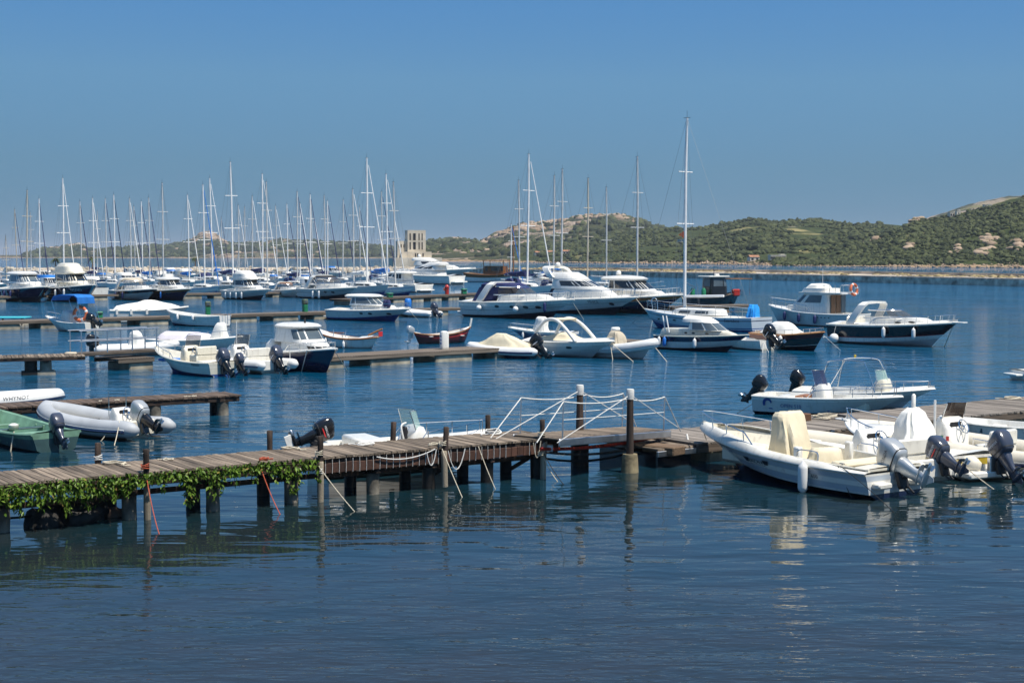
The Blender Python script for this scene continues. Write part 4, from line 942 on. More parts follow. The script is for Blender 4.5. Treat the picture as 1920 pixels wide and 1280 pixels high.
def rail(bt, H, u0, u1, ht, n=5, r=.013, inset=.07, name='bow_rail', pulpit=True, mid=False, lean=.0, m=None, rise=.05):
    b = MB(); P_ = {}
    def q(u, h, sd): p = H.pt(u, 1); return Vector((p.x + lean * h, max(0.02, p.y - inset) * sd, p.z + .02 + h))
    N = 14
    for sd in (1, -1):
        us = [lerp(u0, u1, i / N) for i in range(N + 1)]
        pth = [q(u0 - rise, 0, sd)] + [q(u, ht * min(1, .85 + .15 * i / 3), sd) for i, u in enumerate(us)]
        P_[sd] = pth; b.tube(pth, r, 6)
        if mid: b.tube([q(u, ht * .5, sd) for u in us], r * .7, 5)
        for i in range(n): u = lerp(u0 + .01, u1, i / max(1, n - 1)); b.tube([q(u, 0, sd), q(u, ht, sd)], r * .9, 5)
    if pulpit: b.tube([P_[1][-1], (P_[1][-1] + P_[-1][-1]) / 2 + Vector((.12, 0, .01)), P_[-1][-1]], r, 6)
    return bt.add(b, name, m or STEEL)
def panes(bt, R0, R1, idx, v0, v1, m=None, off=.012, name='window', gap=.1):
    """window panes on the wall between two plan rings; idx: list of (i0, i1) outline ranges"""
    n = len(R0)
    def at(i, v):
        i0 = int(math.floor(i)) % n; fr = i - math.floor(i); i1 = (i0 + 1) % n
        a = Vector(R0[i0]).lerp(Vector(R0[i1]), fr); c = Vector(R1[i0]).lerp(Vector(R1[i1]), fr); return a.lerp(c, v)
    cx = sum(p[0] for p in R0) / n
    for i0, i1 in idx:
        N = max(1, int(math.ceil(i1 - i0))); rows = []
        for v in (v0, v1):
            row = []
            for k in range(N + 1):
                i = lerp(i0 + gap, i1 - gap, k / N); p = at(i, v); t = at(i + .2, v) - at(i - .2, v); nn = Vector((t.y, -t.x, 0))
                if nn.length < 1e-6: nn = Vector((1, 0, 0))
                nn.normalize()
                if nn.dot(Vector((p.x - cx, p.y, 0))) < 0: nn = -nn
                row.append(p + nn * off)
            rows.append(row)
        b = MB().grid(rows); bt.add(b, name, m or GLASS, 30)
def cabin(bt, rs, name, m, p=4., n=24, cap=(0, 1), smooth=35):
    """rs: (z, x0, x1, w0, w1) plan rings, returns ring outlines"""
    rr = [ring(q[0], q[1], q[2], q[3], q[4], p, n, q[5] if len(q) > 5 else 0) for q in rs]
    bt.add(MB().rings(rr, cap=cap), name, m, smooth); return rr
def cover(bt, rs, m, name='console_cover', wr=.02, p=3., n=28, seed=0, smooth=70):
    """canvas cover: rounded plan rings with hanging folds"""
    fine = []
    for a, b in zip(rs, rs[1:]):
        for k in range(4): fine.append([lerp(a[i], b[i], k / 4) for i in range(5)])
    fine.append(list(rs[-1])); out = []; zt = fine[-1][0]; zb = fine[0][0]
    for q in fine:
        r_ = ring(q[0], q[1], q[2], q[3], q[4], p, n); cx = (q[1] + q[2]) / 2; o = []
        h = (zt - q[0]) / max(.01, zt - zb)
        for k, c in enumerate(r_):
            a = 2 * math.pi * k / n; f = wr * (.3 + h) * (math.sin(a * 7 + seed) * .6 + math.sin(a * 11 + seed * 2.3 + h * 3)) + wr * noise.noise(Vector((c[0] * 2.2, c[1] * 2.2 + seed, c[2] * 2.2))) * 2.4
            d = Vector((c[0] - cx, c[1], 0)); d = d.normalized() if d.length > .01 else d
            o.append((c[0] + d.x * f, c[1] + d.y * f, c[2] + f * .35))
        out.append(o)
    return bt.add(MB().rings(out, cap=(0, 1)), name, m, smooth)
def arch(bt, x0, x1, w_, z0, z1, m, wd=.22, th=.06, name='radar_arch', top=None):
    """swept arch: legs from x0 at the deck to x1 at the top"""
    top = top or w_ * .82; rows = []
    pts = [(x0, w_, z0)] + [(lerp(x0, x1, t), lerp(w_, top, t ** 2), lerp(z0, z1, t)) for t in (.35, .7, .9)] + [(x1, top * .82, z1 + .03)] + [(x1, 0, z1 + .06)]
    full = pts + [(a, -b, c) for a, b, c in reversed(pts[:-1])]
    rs = []
    for i, (a, b_, c) in enumerate(full):
        p0 = Vector(full[max(0, i - 1)]); p1 = Vector(full[min(len(full) - 1, i + 1)]); t = (p1 - p0); t.x = 0; t = t.normalized() if t.length else Vector((0, 0, 1)); nn = Vector((0, -t.z, t.y))
        k = wd * (1.25 if abs(b_) > top * .9 else 1)
        rs.append([Vector((a - k / 2, b_, c)) + nn * th / 2, Vector((a + k / 2, b_, c)) + nn * th / 2, Vector((a + k / 2, b_, c)) - nn * th / 2, Vector((a - k / 2, b_, c)) - nn * th / 2])
    return bt.add(MB().rings(rs), name, m, 30)
def screen(bt, pts, m, name='windscreen', th=.008, frame=STEEL, r=.011):
    """curved screen: bottom and top rows of points, with a tube frame"""
    b = MB().grid(pts); b.grid([[Vector(p) + Vector((-th, 0, 0)) for p in r_] for r_ in pts]); o = bt.add(b, name, m, 50)
    if frame: MB().tube([pts[0][0]] + list(pts[-1]) + [pts[0][-1]], r, 6).build('screen_frame', frame, o)
    return o
def wheel(bt, x, y, z, r=.17, tilt=R(65), m=None):
    M = Matrix.Translation((x, y, z)) @ Matrix.Rotation(-tilt, 4, 'Y'); b = MB()
    c = [(r * math.cos(2 * math.pi * k / 18), r * math.sin(2 * math.pi * k / 18), 0) for k in range(19)]
    b.tube(c, .014, 6, M=M, cap=False)
    for k in range(5): a = 2 * math.pi * k / 5; b.tube([(0, 0, -.02), (r * math.cos(a), r * math.sin(a), 0)], .009, 5, M=M)
    b.lathe([(.035, -.05), (.035, .01)], 8, M=M); return bt.add(b, 'steering_wheel', m or STEEL)
def console(bt, x, w_, z0, h, m, d=.55, glass=ACRY, sh=.32, whl=True, name='console'):
    rs = [(z0, x - d * .45, x + d * .6, w_, w_ * .94), (z0 + h * .72, x - d * .38, x + d * .42, w_, w_ * .9), (z0 + h * .9, x - d * .20, x + d * .32, w_ * .97, w_ * .85), (z0 + h, x + .0, x + d * .24, w_ * .9, w_ * .78)]
    cabin(bt, rs, name, m, 5.)
    bt.add(MB().cbox((x - d * .30, w_ * .2, z0 + h * .83), (.03, w_ * .9, .12), .008, M=None), 'dash_panel', RUBBER, 0)
    if glass:
        N = 8; lo, hi = [], []
        for k in range(N + 1):
            a = lerp(-1, 1, k / N); yy = a * w_ * .88; xx = x + d * .30 - d * .45 * abs(a) ** 2.2
            lo.append((xx, yy, z0 + h * .93)); hi.append((xx - sh * .35, yy * .93, z0 + h + sh))
        screen(bt, [lo, hi], glass)
    if whl: wheel(bt, x - d * .48, -w_ * .15, z0 + h * .78)
def seat(bt, x, y, z, d, w_, h, m, back=True, name='seat'):
    b = MB().cbox((x, y, z + h / 2), (d, w_, h), .04)
    if back: b.cbox((x - d * .42, y, z + h + .16), (.12, w_, .36), .04)
    return bt.add(b, name, m, 40)
def outboard(bt, x, y, z, tilt, cm, sc=1., txt=None, tm=None, legm=None, side_txt=True, stripe=None, yaw=0., big=False):
    """swivelled outboard clamped on the transom top at (x, y, z)"""
    lm = legm or cm; b = MB(); T = tilt; z -= .20 * sc; x -= .06 * sc
    rs = [ring(.20, -.46, -.08, .15, .13, 3, 14), ring(.04, -.46, -.10, .13, .11, 3, 14), ring(-.10, -.43, -.12, .10, .085, 3, 14), ring(-.26, -.40, -.14, .07, .06, 2.6, 14), ring(-.38, -.41, -.13, .055, .05, 2.4, 14)]
    b.rings(rs)
    b.rings([ring(-.372, -.56, -.11, .10, .045, 2.4, 14), ring(-.388, -.57, -.10, .10, .045, 2.4, 14)])          # anti-ventilation plate
    b.rings([ring(-.38, -.42, -.14, .05, .045, 2.2, 14), ring(-.54, -.38, -.17, .035, .035, 2.2, 14)])
    b.rings([[(xx, r_ * math.cos(a), -.545 + r_ * math.sin(a)) for a in [2 * math.pi * k / 10 for k in range(10)]] for xx, r_ in ((-.10, .01), (-.15, .05), (-.25, .07), (-.40, .067), (-.52, .045))])
    b.add([(-.20, .008, -.59), (-.44, .008, -.59), (-.43, .008, -.73), (-.36, .008, -.76), (-.20, -.008, -.59), (-.44, -.008, -.59), (-.43, -.008, -.73), (-.36, -.008, -.76)], [(0, 1, 2, 3), (7, 6, 5, 4), (0, 4, 5, 1), (1, 5, 6, 2), (2, 6, 7, 3), (3, 7, 4, 0)])
    leg = b.build('outboard_motor', lm, bt.t, 40); leg.location = (x, y, z); leg.rotation_euler = (0, T, yaw); leg.scale = (sc, sc, sc)
    c = MB()
    cr = [ring(.13, -.55, -.05, .16, .15, 3, 22), ring(.19, -.60, -.02, .20, .185, 3.2, 22), ring(.36, -.65, -.01, .222, .20, 4.4, 22, .02), ring(.58, -.66, -.03, .220, .19, 4.6, 22, -.03), ring(.68, -.62, -.06, .20, .17, 4.4, 22, -.07), ring(.735, -.52, -.13, .15, .13, 3.8, 22, -.09), ring(.75, -.40, -.22, .07, .07, 3, 22, -.06)]
    c.rings(cr); cow = c.build('cowling', cm, leg, 50)
    MB().rings([ring(.20, -.612, -.012, .208, .192, 3.2, 22), ring(.225, -.617, -.010, .211, .195, 3.2, 22)]).build('cowling_band', lm if lm != cm else RUBBER, leg, 30)
    br = MB().cbox((-.03, 0, -.02), (.14, .26, .36), .03); br.cbox((-.10, 0, .1), (.14, .16, .2), .03)
    for sd in (1, -1): br.tube([(-.02, sd * .09, -.1), (-.20, sd * .07, -.32)], .022, 6)
    bro = br.build('mounting_bracket', RUBBER if lm == cm or lm == MOTY else lm, bt.t, 30, (x, y, z), (0, T * .25, yaw)); bro.scale = (sc, sc, sc)
    pr = MB(); pr.rings([[(xx, r_ * math.cos(a), -.545 + r_ * math.sin(a)) for a in [2 * math.pi * k / 10 for k in range(10)]] for xx, r_ in ((-.52, .045), (-.56, .048), (-.66, .035), (-.69, .01))])
    for k in range(3):
        a = 2 * math.pi * k / 3 + .5; rows = []
        for r_ in (.04, .075, .10, .118):
            wd = .075 * math.sin(math.pi * min(1, (r_ / .175) * .8 + .15)); rows.append([(-.60 + q * wd * .8, r_ * math.cos(a + q * wd * 6 * .7), -.545 + r_ * math.sin(a + q * wd * 6 * .7)) for q in (-1, 0, 1)])
        pr.grid(rows)
    pr.build('propeller', ALU, leg, 40)
    MB().tube(catmull([(-.04, .05, .22), (.12, .07, .26), (.30, .04, .05), (.42, .0, -.1)], 4), .013, 5).build('control_cable', RUBBER, bro, 60)
    if txt or stripe:
        v, f = text_mesh(txt or ' ', .1) if txt is None else text_mesh(txt, .105 if len(txt) < 7 else .085)
        for sd in (-1, 1):
            q = MB(); q.add([(-.30 + (a if sd == -1 else -a) * .95, sd * (.233 if b_ < .08 else .230), .38 + b_) for a, b_ in v], f); (q.build('lettering', tm or LETW, leg, 0) if txt else None)
            if stripe: q = MB(); q.add([(-.46, sd * .232, .30), (-.22, sd * .231, .30), (-.12, sd * .226, .34), (-.40, sd * .232, .335)], [(0, 1, 2, 3)]); q.build('stripe', stripe, leg, 0)
    return leg
# ================================================================== near boats
def from_stern(px, py, hd, L):
    p = G(px, py); return (p.x + .5 * L * math.cos(R(hd)), p.y + .5 * L * math.sin(R(hd)))
def cleats(bt, H, us, m=None):
    for u in us:
        for sd in (1, -1):
            p = H.pt(u, 1); bt.add(MB().tube([(p.x - .07, (p.y - .06) * sd, p.z + .06), (p.x + .07, (p.y - .06) * sd, p.z + .06)], .011, 5).tube([(p.x, (p.y - .06) * sd, p.z + .02), (p.x, (p.y - .06) * sd, p.z + .06)], .015, 5), 'cleat', m or STEEL)

# ---- white open boat with the big silver outboard
pos, L = berth(1314, 1738, 938, 125, .36)
bt = Boat('motor_boat', 'white open motor boat with cream console cover and big silver outboard', 'boat', pos, 125); B = L * .36
H = Hull(L, B, .52, .60, .86, .28, .88, .95, (.10, .34), .88, 2.3, 1.25, .34)
bt.add(H.shell((0, .10, .36, .40, .62, .66, .9, 1), [1, 2, 1, 0, 1, 2, 3], 4), 'hull', [WHITE, GREYW, mat('gelcoat_bluish_grey', (.44, .49, .54), .28, 0, .05, 1.2, coat=.4), OFFW, NAVY])
# moulded gunwale, higher and bulged towards the bow
gb = MB()
for sd in (1, -1):
    rows = []
    for u in H.us():
        p = H.pt(u, 1); hh = ipol([(0, .04), (.12, .05), (.2, .11), (.5, .12), (.62, .20), (.8, .23), (1, .14)], u); iw = min(p.y, .17)
        rows.append([(p.x, sd * p.y, p.z - .03), (p.x + .01, sd * (p.y + .022), p.z - .01), (p.x + .01, sd * (p.y + .022), p.z + .015), (p.x, sd * (p.y - .01), p.z + .05 * hh / .1), (p.x - .02 * u, sd * max(0, p.y - .045), p.z + hh * .85), (p.x - .04 * u, sd * max(0, p.y - .09), p.z + hh), (p.x - .05 * u, sd * max(0, p.y - iw), p.z + hh)])
    gb.grid(rows)
bt.add(gb, 'gunwale', OFFW)
H2 = Hull(L * .985, B - .3, .58, .70, .96, .28, .88, .95, (.10, .34), .88, 2.3, 1.25, .34)
bt.add(H2.liner(.06, .93, .05, .16, .03), 'cockpit_liner', CREAM)
rail(bt, H2, .60, .965, .30, 4, .014, -.02, 'bow_rail', True, False, .12)
cover(bt, [(.26, -.50, .50, .48, .42), (.62, -.36, .42, .40, .36), (1.0, -.20, .36, .38, .34), (1.36, -.06, .32, .36, .32), (1.46, .0, .27, .30, .26)], CANC, 'console_cover', .045, 3.4, 32, 1.)
cover(bt, [(.26, -1.35, -.52, .50, .50), (.52, -1.26, -.65, .46, .44), (.74, -1.18, -.74, .40, .38), (.80, -1.12, -.80, .30, .28)], CANC, 'seat_cover', .04, 3, 30, 4.)
bt.add(MB().cbox((-2.05, 0, .36), (.55, 1.5, .40), .05), 'aft_bench', CREAM, 40); bt.add(MB().cbox((-2.02, 0, .60), (.5, 1.4, .09), .04), 'bench_cushion', CANC, 40)
bt.add(MB().cbox((1.35, 0, .42), (.9, .9, .4), .08), 'bow_locker', CREAM, 40)
for sd in (1, -1): bt.add(MB().cbox((-.95, sd * .78, .62), (.2, .12, .5), .03), 'side_pocket', WHITE, 40)
for sd in (1, -1): bt.add(MB().tube(catmull([(-1.65, sd * .92, .66), (-1.6, sd * .90, .82), (-1.3, sd * .91, .84), (-1.1, sd * .92, .82), (-1.05, sd * .93, .68)], 4), .013, 6), 'grab_rail', STEEL)
hull_text(bt, H, 'RASCALA', .18, .40, .125, LETK, 1)
for dx in (-.36, .36):
    pts = [(.18 + dx - .11, .50), (.18 + dx + .11, .50), (.18 + dx + .06, .40), (.18 + dx - .06, .40)]; bt.add(H.patch(pts, [(0, 1, 2, 3)], .016, 1), 'badge', LETK, 0)
bt.add(H.patch([(.45, .375), (-.15, .375), (-.15, .368), (.45, .368)], [(0, 1, 2, 3)], .016, 1), 'badge', LETK, 0)
hull_text(bt, H, 'Elay', 1.25, .50, .17, LETB, 1, slant=.3); hull_text(bt, H, '600', -1.62, .30, .12, LETK, 1); hull_text(bt, H, 'Fo', -1.26, .31, .12, LETK, 1, slant=.3)
porthole(bt, H, -1.2, .13, .035, .035, 1, STEEL, 'drain_fitting')
outboard(bt, -L / 2 - .05, 0, .56, R(68), MOTS, .98, 'HONDA', LETK, MOTS)
bt.add(MB().cbox((-L / 2 - .10, .55, .28), (.22, .4, .12), .03).cbox((-L / 2 - .10, -.55, .28), (.22, .4, .12), .03), 'swim_step', OFFW, 40)
fender(bt, H, -1.44, FENW, 'long white fender on the side of the boat with the silver outboard', 1, .30, .62, .105)
cleats(bt, H2, (.12, .9))
rope(bt.w((-2.2, .92, .62)), G(1598, 936, -.03), 'dark mooring line from the rear cleat of the boat with cream covers', .02, .008, ROPEK)
rope(bt.w((-2.25, .90, .62)), G(1680, 964, -.03), 'second dark line running from the rear cleat down past the silver outboard', -.03, .008, ROPEK)
rope(bt.w((L / 2 - .1, .05, .9)), rp.w(rp.sx(1330, .2, .5), .3, .52), 'bow line from the boat with cream covers to the pontoon end', .02, .012, ROPE)
# white dinghy lying on its bow locker side, seen over the gunwale
# ---- rigid inflatable with the blue-grey two-stroke outboard
def rib(name, label, pos, hd, L, B, tm, r=.22, hz=(.30, .52), hullm=WHITE, group=None, strake=NAVY, floor=.14, bowf=2.4, ends=.35, sr=.035, txt=None):
    bt = Boat(name, label, 'inflatable boat', pos, hd, group); H = Hull(L * .94, B - 2 * r * .9, hz[0] - .02, hz[0], hz[1], .25, .92, L * .12, (.02, .2), .85, bowf, 1.1, .45)
    bt.add(H.shell((0, .3, .6, 1), None, 0), 'hull', [hullm]); bt.add(H.liner(.03, .9, .03, floor, .0), 'floor_liner', hullm)
    HT = Hull(L, B - r, hz[0], hz[0] + .02, hz[1], .2, .97, 0, (.0, .1), .9, bowf + .4, 1, .5)
    path = [HT.pt(u, 1) for u in [i / 26 for i in range(27)]]
    pts = [Vector((-L / 2 - ends, path[0].y, hz[0]))] + path + [Vector((p.x, -p.y, p.z)) for p in reversed(path[:-1])] + [Vector((-L / 2 - ends, -path[0].y, hz[0]))]
    rr = [r * .45] + [r] * (len(pts) - 2) + [r * .45]
    pts.insert(1, pts[1].lerp(pts[0], .5)); rr.insert(1, r * .93); pts.insert(-1, pts[-2].lerp(pts[-1], .5)); rr.insert(-1, r * .93)
    bt.add(MB().tube(pts, rr, 14), 'tube', tm, 70)
    if strake:
        sp_ = []
        for i, p in enumerate(pts[1:-1]):
            q = pts[1:-1]; t = (q[min(i + 1, len(q) - 1)] - q[max(0, i - 1)]).normalized(); nn = Vector((t.y, -t.x, 0)).normalized()
            if nn.dot(Vector((p.x + .2, p.y, 0))) < 0: nn = -nn
            sp_.append(p + nn * r * .97 + Vector((0, 0, -.05)))
        bt.add(MB().tube(sp_, sr, 6), 'rubbing_strake', strake, 60); bt.add(MB().tube([p + Vector((0, 0, .055)) for p in sp_], sr * .45, 5), 'rubbing_strake', TUBEW, 60)
    bt.add(MB().cbox((-L / 2 + .06, 0, hz[0] - .02), (.09, B - 2.6 * r, .42), .03), 'transom', hullm, 0)
    bt.HT, bt.r = HT, r
    return bt, H
pos = from_stern(1764, 903, 122, 4.5)
bt, H = rib('inflatable_boat', 'cream inflatable with bare white console and blue-grey outboard with red flash', pos, 122, 4.5, 1.9, TUBEC, .21, (.32, .5), WHITE)
console(bt, -.15, .42, .16, .78, WHITE, .6, None, 0, True); seat(bt, -1.25, 0, .14, .5, 1.0, .38, OFFW)
bt.add(MB().cbox((.22, -.50, .72), (.06, .22, .34), .02), 'instrument_pod', RUBBER, 0)
outboard(bt, -2.27, 0, .46, R(64), MOTY, .82, 'YAMAHA', LETW, MOTY, stripe=LETR)
# ---- white and yellow boat with the pointed white cover
pos = from_stern(1843, 896, 114, 4.95)
bt = Boat('motor_boat', 'white motor boat with ochre yellow band and tall pointed white cover', 'boat', pos, 114); L, B = 4.95, 1.95
H = Hull(L, B, .50, .52, .78, .25, .9, .8, (.08, .3), .88, 2.2, 1.25, .36)
bt.add(H.shell((0, .25, .5, .54, .88, .92, 1), [0, 0, 0, 1, 2, 0], 0), 'hull', [WHITE, YELLOW, BLACK]); bt.add(H.liner(.05, .62, .16, .14, .06), 'deck_liner', WHITE); bt.add(H.rubrail(.03), 'rub_rail', WHITE)
cover(bt, [(.60, .5, 1.95, .62, .12), (.72, .55, 1.75, .52, .15), (.80, .7, 1.5, .36, .18)], WHITE, 'foredeck_hump', .0, 2.6)
cover(bt, [(.34, -.62, .45, .52, .46), (.7, -.48, .30, .42, .38), (1.0, -.34, .18, .36, .32), (1.22, -.26, .08, .30, .24), (1.34, -.18, -.0, .14, .12)], CANW, 'console_cover', .045, 3., 34, 7.)
bt.add(MB().tube([(-.1, 0, 1.28), (-.1, 0, 1.62), (-.1, 0, 1.66)], [.05, .05, .02], 9), 'antenna_sleeve', CANW, 60)
rail(bt, H, .46, .97, .30, 5, .013, .06, 'bow_rail', True, False, .10); rail(bt, H, .08, .27, .18, 3, .012, .09, 'side_rail', False, False)
bt.add(MB().cbox((L / 2 + .02, 0, .80), (.5, .3, .05), .02), 'bow_platform', WHITE, 0); bt.add(MB().tube([(L / 2 + .1, -.05, .86), (L / 2 + .28, .05, .88)], .035, 6), 'anchor_roller', RUBBER)
bt.add(MB().cbox((-L / 2 - .22, 0, .14), (.45, 1.5, .16), .04), 'swim_platform', WHITE, 40); bt.add(MB().cbox((-L / 2 - .36, .0, .34), (.12, .34, .38), .02), 'motor_bracket', ALU, 0)
seat(bt, -1.5, 0, .14, .5, 1.3, .36, OFFW, False); outboard(bt, -L / 2 - .42, -.05, .50, R(40), MOTY, .88, 'YAMAHA', LETW, MOTY)
t = thing('fender', 'fat white fender with blue ends lying along the yellow striped boat', 'fender', tuple(bt.w((-1.25, B / 2 + .12, .36))), R(114))
MB().tube([(-.30, 0, 0), (-.26, 0, 0), (.26, 0, 0), (.30, 0, 0)], [.08, .14, .14, .08], 14).build('body', FENW, t, 60); MB().tube([(-.36, 0, 0), (-.29, 0, 0)], [.05, .125], 12).build('end_cap', FENB, t, 60); MB().tube([(.29, 0, 0), (.36, 0, 0)], [.125, .05], 12).build('end_cap', FENB, t, 60)
MB().tube([(-.36, 0, 0), (-.3, -.2, .22)], .01, 5).build('lanyard', ROPEW, t)
rope(bt.w((-L / 2 + .3, .75, .58)), G(1868, 920, -.03), 'cream stern line of the yellow striped boat', .02, .011)
# ---- inflatable with brown windscreen at the edge, and the white tender behind it
bt, H = rib('inflatable_boat', 'cream inflatable with white console, flag sticker and brown tinted windscreen', from_stern(1990, 893, 128, 5.6), 128, 5.6, 2.1, TUBEC, .24, (.36, .56), CREAM, strake=NAVY)
console(bt, .1, .45, .16, .92, WHITE, .62, None, 0, True); seat(bt, -1.1, 0, .14, .5, 1.0, .42, OFFW)
screen(bt, [[(.30 - .22 * abs(a) ** 2, a * .42, 1.0) for a in (-1, -.6, -.2, .2, .6, 1)], [(.16 - .22 * abs(a) ** 2, a * .38, 1.42) for a in (-1, -.6, -.2, .2, .6, 1)]], ACRBR)
for i, m_ in enumerate((GRNP, LETW, LETR)): bt.add(MB().box((-.05 - .0, .456, .62), (.075, .01, .11)), 'flag_sticker', m_, 0, loc=(-.0 + .08 * (1 - i), 0, 0))
bt.add(MB().tube([(.2, .5, .55), (.2, .5, 1.5)], .028, 6), 'rod_holder', FENW)
pos = from_stern(1975, 836, 150, 2.9)
bt = Boat('rowing_boat', 'small white fibreglass tender with a square recess beside the pontoon', 'boat', pos, 150); H = Hull(2.9, 1.4, .50, .50, .60, .15, .9, .4, (.06, .2), .88, 2.6, 1.2, .45)
bt.add(H.shell(), 'hull', [WHITE]); bt.add(H.liner(.04, .9, .10, .2, .02), 'cockpit_liner', WHITE); bt.add(H.rubrail(.03), 'rub_rail', OFFW); bt.add(MB().cbox((0, 0, .40), (.35, 1.15, .05), .02), 'thwart', OFFW, 0)
bt.add(H.patch([(.2, .30), (.65, .30), (.65, .42), (.2, .42)], [(0, 1, 2, 3)], .006, 1), 'recess', GLASSG, 0)
pos = from_stern(1908, 712, 10, 4.)
bt = Boat('rowing_boat', 'white boat stern with swim platform afloat beyond the pontoon with the rope heap', 'boat', pos, 10); H = Hull(4, 1.7, .36, .38, .6, .2, .85, .5, (.08, .2), .88, 2.4, 1.2)
bt.add(H.shell(), 'hull', [WHITE]); bt.add(H.liner(.05, .85, .12, .12), 'cockpit_liner', CREAM); bt.add(MB().cbox((-2.15, 0, .22), (.4, 1., .08), .02), 'swim_platform', WHITE, 0)

# ---- open boat with blue screen behind the pontoon, and the one behind it
pos, L = berth(1410, 1692, 786, -33, .36); B = L * .37
bt = Boat('motor_boat', 'white open boat with blue wave emblem, tinted screen and black outboard', 'boat', pos, -33)
H = Hull(L, B, .56, .58, .70, .25, .9, .7, (.09, .28), .9, 2.3, 1.2, .36)
bt.add(H.shell((0, .2, .5, .78, 1), [1, 1, 1, 0], 2), 'hull', [WHITE, GREYW, NAVY]); bt.add(H.rubrail(.035), 'rub_rail', WHITE); bt.add(H.liner(.05, .86, .15, .18, .03), 'cockpit_liner', WHITE)
console(bt, -.25, .40, .2, .78, WHITE, .55, ACRB, .42); seat(bt, -1.2, 0, .18, .5, 1.2, .42, WHITE, False); bt.add(MB().cbox((-.85, 0, .45), (.3, .9, .3), .04), 'helm_bench', VARN, 0)
bt.add(MB().cbox((.9, 0, .42), (.9, .8, .42), .08), 'bow_seat', CREAM, 40); rail(bt, H, .45, .95, .26, 5, .013, .07, 'bow_rail', True, False, .05)
hull_text(bt, H, 'OPEN 510', -.95, .26, .155, LETB, -1)
arc = [(-1.72 + .16 * math.cos(a) * 1.0, .36 + .17 * math.sin(a)) for a in [R(10 + 22 * k) for k in range(10)]]; inn = [(-1.70 + .09 * math.cos(a), .35 + .10 * math.sin(a)) for a in [R(10 + 22 * k) for k in range(10)]]
bt.add(H.patch(arc + inn, [(k, k + 1, k + 11, k + 10) for k in range(9)], .016, -1), 'wave_emblem', LETB, 0)
bt.add(H.patch([(-1.65, .19), (.2, .19), (.25, .22), (-1.7, .22)], [(0, 1, 2, 3)], .016, -1), 'stripe', LETB, 0); bt.add(H.patch([(-.45, .33), (.7, .33), (.7, .337), (-.45, .337)], [(0, 1, 2, 3)], .016, -1), 'stripe', LETB, 0)
outboard(bt, -L / 2 - .04, 0, .64, R(45), MOTK, .76, None, None, MOTK)
rope(bt.w((-L / 2, .2, .45)), G(1380, 776, -.02), 'taut dark line from the stern of the blue-screened open boat', 0, .009, ROPEK)
fa = from_stern(1475, 772, -33, 5.0)
pos = (Vector((*G(1752, 778)[:2],)) - Vector((math.cos(R(-33)), math.sin(R(-33)))) * 2.3); pos = (pos.x + .35, pos.y + .9)
bt = Boat('motor_boat', 'white boat with steel hoop frame and green screen behind the blue emblem boat', 'boat', pos, -33); L, B = 4.4, 1.8
H = Hull(L, B, .5, .54, .72, .25, .9, .8, (.08, .3), .88, 2.2, 1.2)
bt.add(H.shell((0, .3, .6, 1), [1, 1, 0], 0), 'hull', [WHITE, GREYW]); bt.add(H.rubrail(.03), 'rub_rail', WHITE); bt.add(H.liner(.05, .72, .15, .16, .06), 'cockpit_liner', WHITE)
console(bt, .55, .40, .18, .78, CREAM, .5, ACRY, .30)
hp = MB()
for sd in (1, -1):
    hp.tube(catmull([(-1.25, sd * .74, .56), (-1.1, sd * .74, 1.3), (-.95, sd * .70, 1.52), (.0, sd * .70, 1.56), (.25, sd * .74, 1.35), (.55, sd * .8, .6)], 5), .022, 6); hp.tube([(-1.55, sd * .8, .56), (-1.0, sd * .72, 1.45)], .018, 6)
for x in (-.9, -.1): hp.tube([(x, -.72, 1.54), (x, .72, 1.54)], .02, 6)
bt.add(hp, 'hoop_frame', STEEL); bt.add(MB().lathe([(.02, 1.6), (.05, 1.64), (.03, 1.7)], 8), 'masthead_light', YELLOW, loc=(-.4, 0, 0)); rail(bt, H, .5, .96, .24, 4, .012, .07)
outboard(bt, -L / 2 - .04, 0, .62, R(30), MOTK, .76)
# ---- boat with the black outboard lying behind the near pier
pos = from_stern(596, 892, 27, 4.2)
bt = Boat('motor_boat', 'white boat with clear green-tinted screen and raised black outboard behind the pier', 'boat', pos, 27); L, B = 4.2, 1.75
H = Hull(L, B, .66, .64, .74, .25, .9, .7, (.08, .3), .88, 2.3, 1.2)
bt.add(H.shell(), 'hull', [WHITE]); bt.add(H.rubrail(.03), 'rub_rail', WHITE); bt.add(H.liner(.05, .62, .14, .3, .05), 'cockpit_liner', WHITE)
seat(bt, -1.0, 0, .40, .6, 1.3, .42, WHITE, False); console(bt, .2, .42, .2, .80, WHITE, .6, ACRY, .38); rail(bt, H, .55, .96, .30, 4, .012, .08)
bt.add(MB().tube(catmull([(-.2, -.42, .72), (-.25, -.38, 1.05), (-.1, -.3, 1.12)], 4), .02, 6), 'grab_rail', WHITE); bt.add(MB().cbox((-.12, -.25, .88), (.08, .22, .3), .02), 'instrument_pod', RUBBER, 0)
leg = outboard(bt, -L / 2 - .02, 0, .84, R(72), MOTK, .76, 'MERCURY', LETW, MOTK, stripe=LETR)
MB().cbox((-.40, 0, -.66), (.34, .03, .30), .01).build('white_bag', CANW, leg, 0)

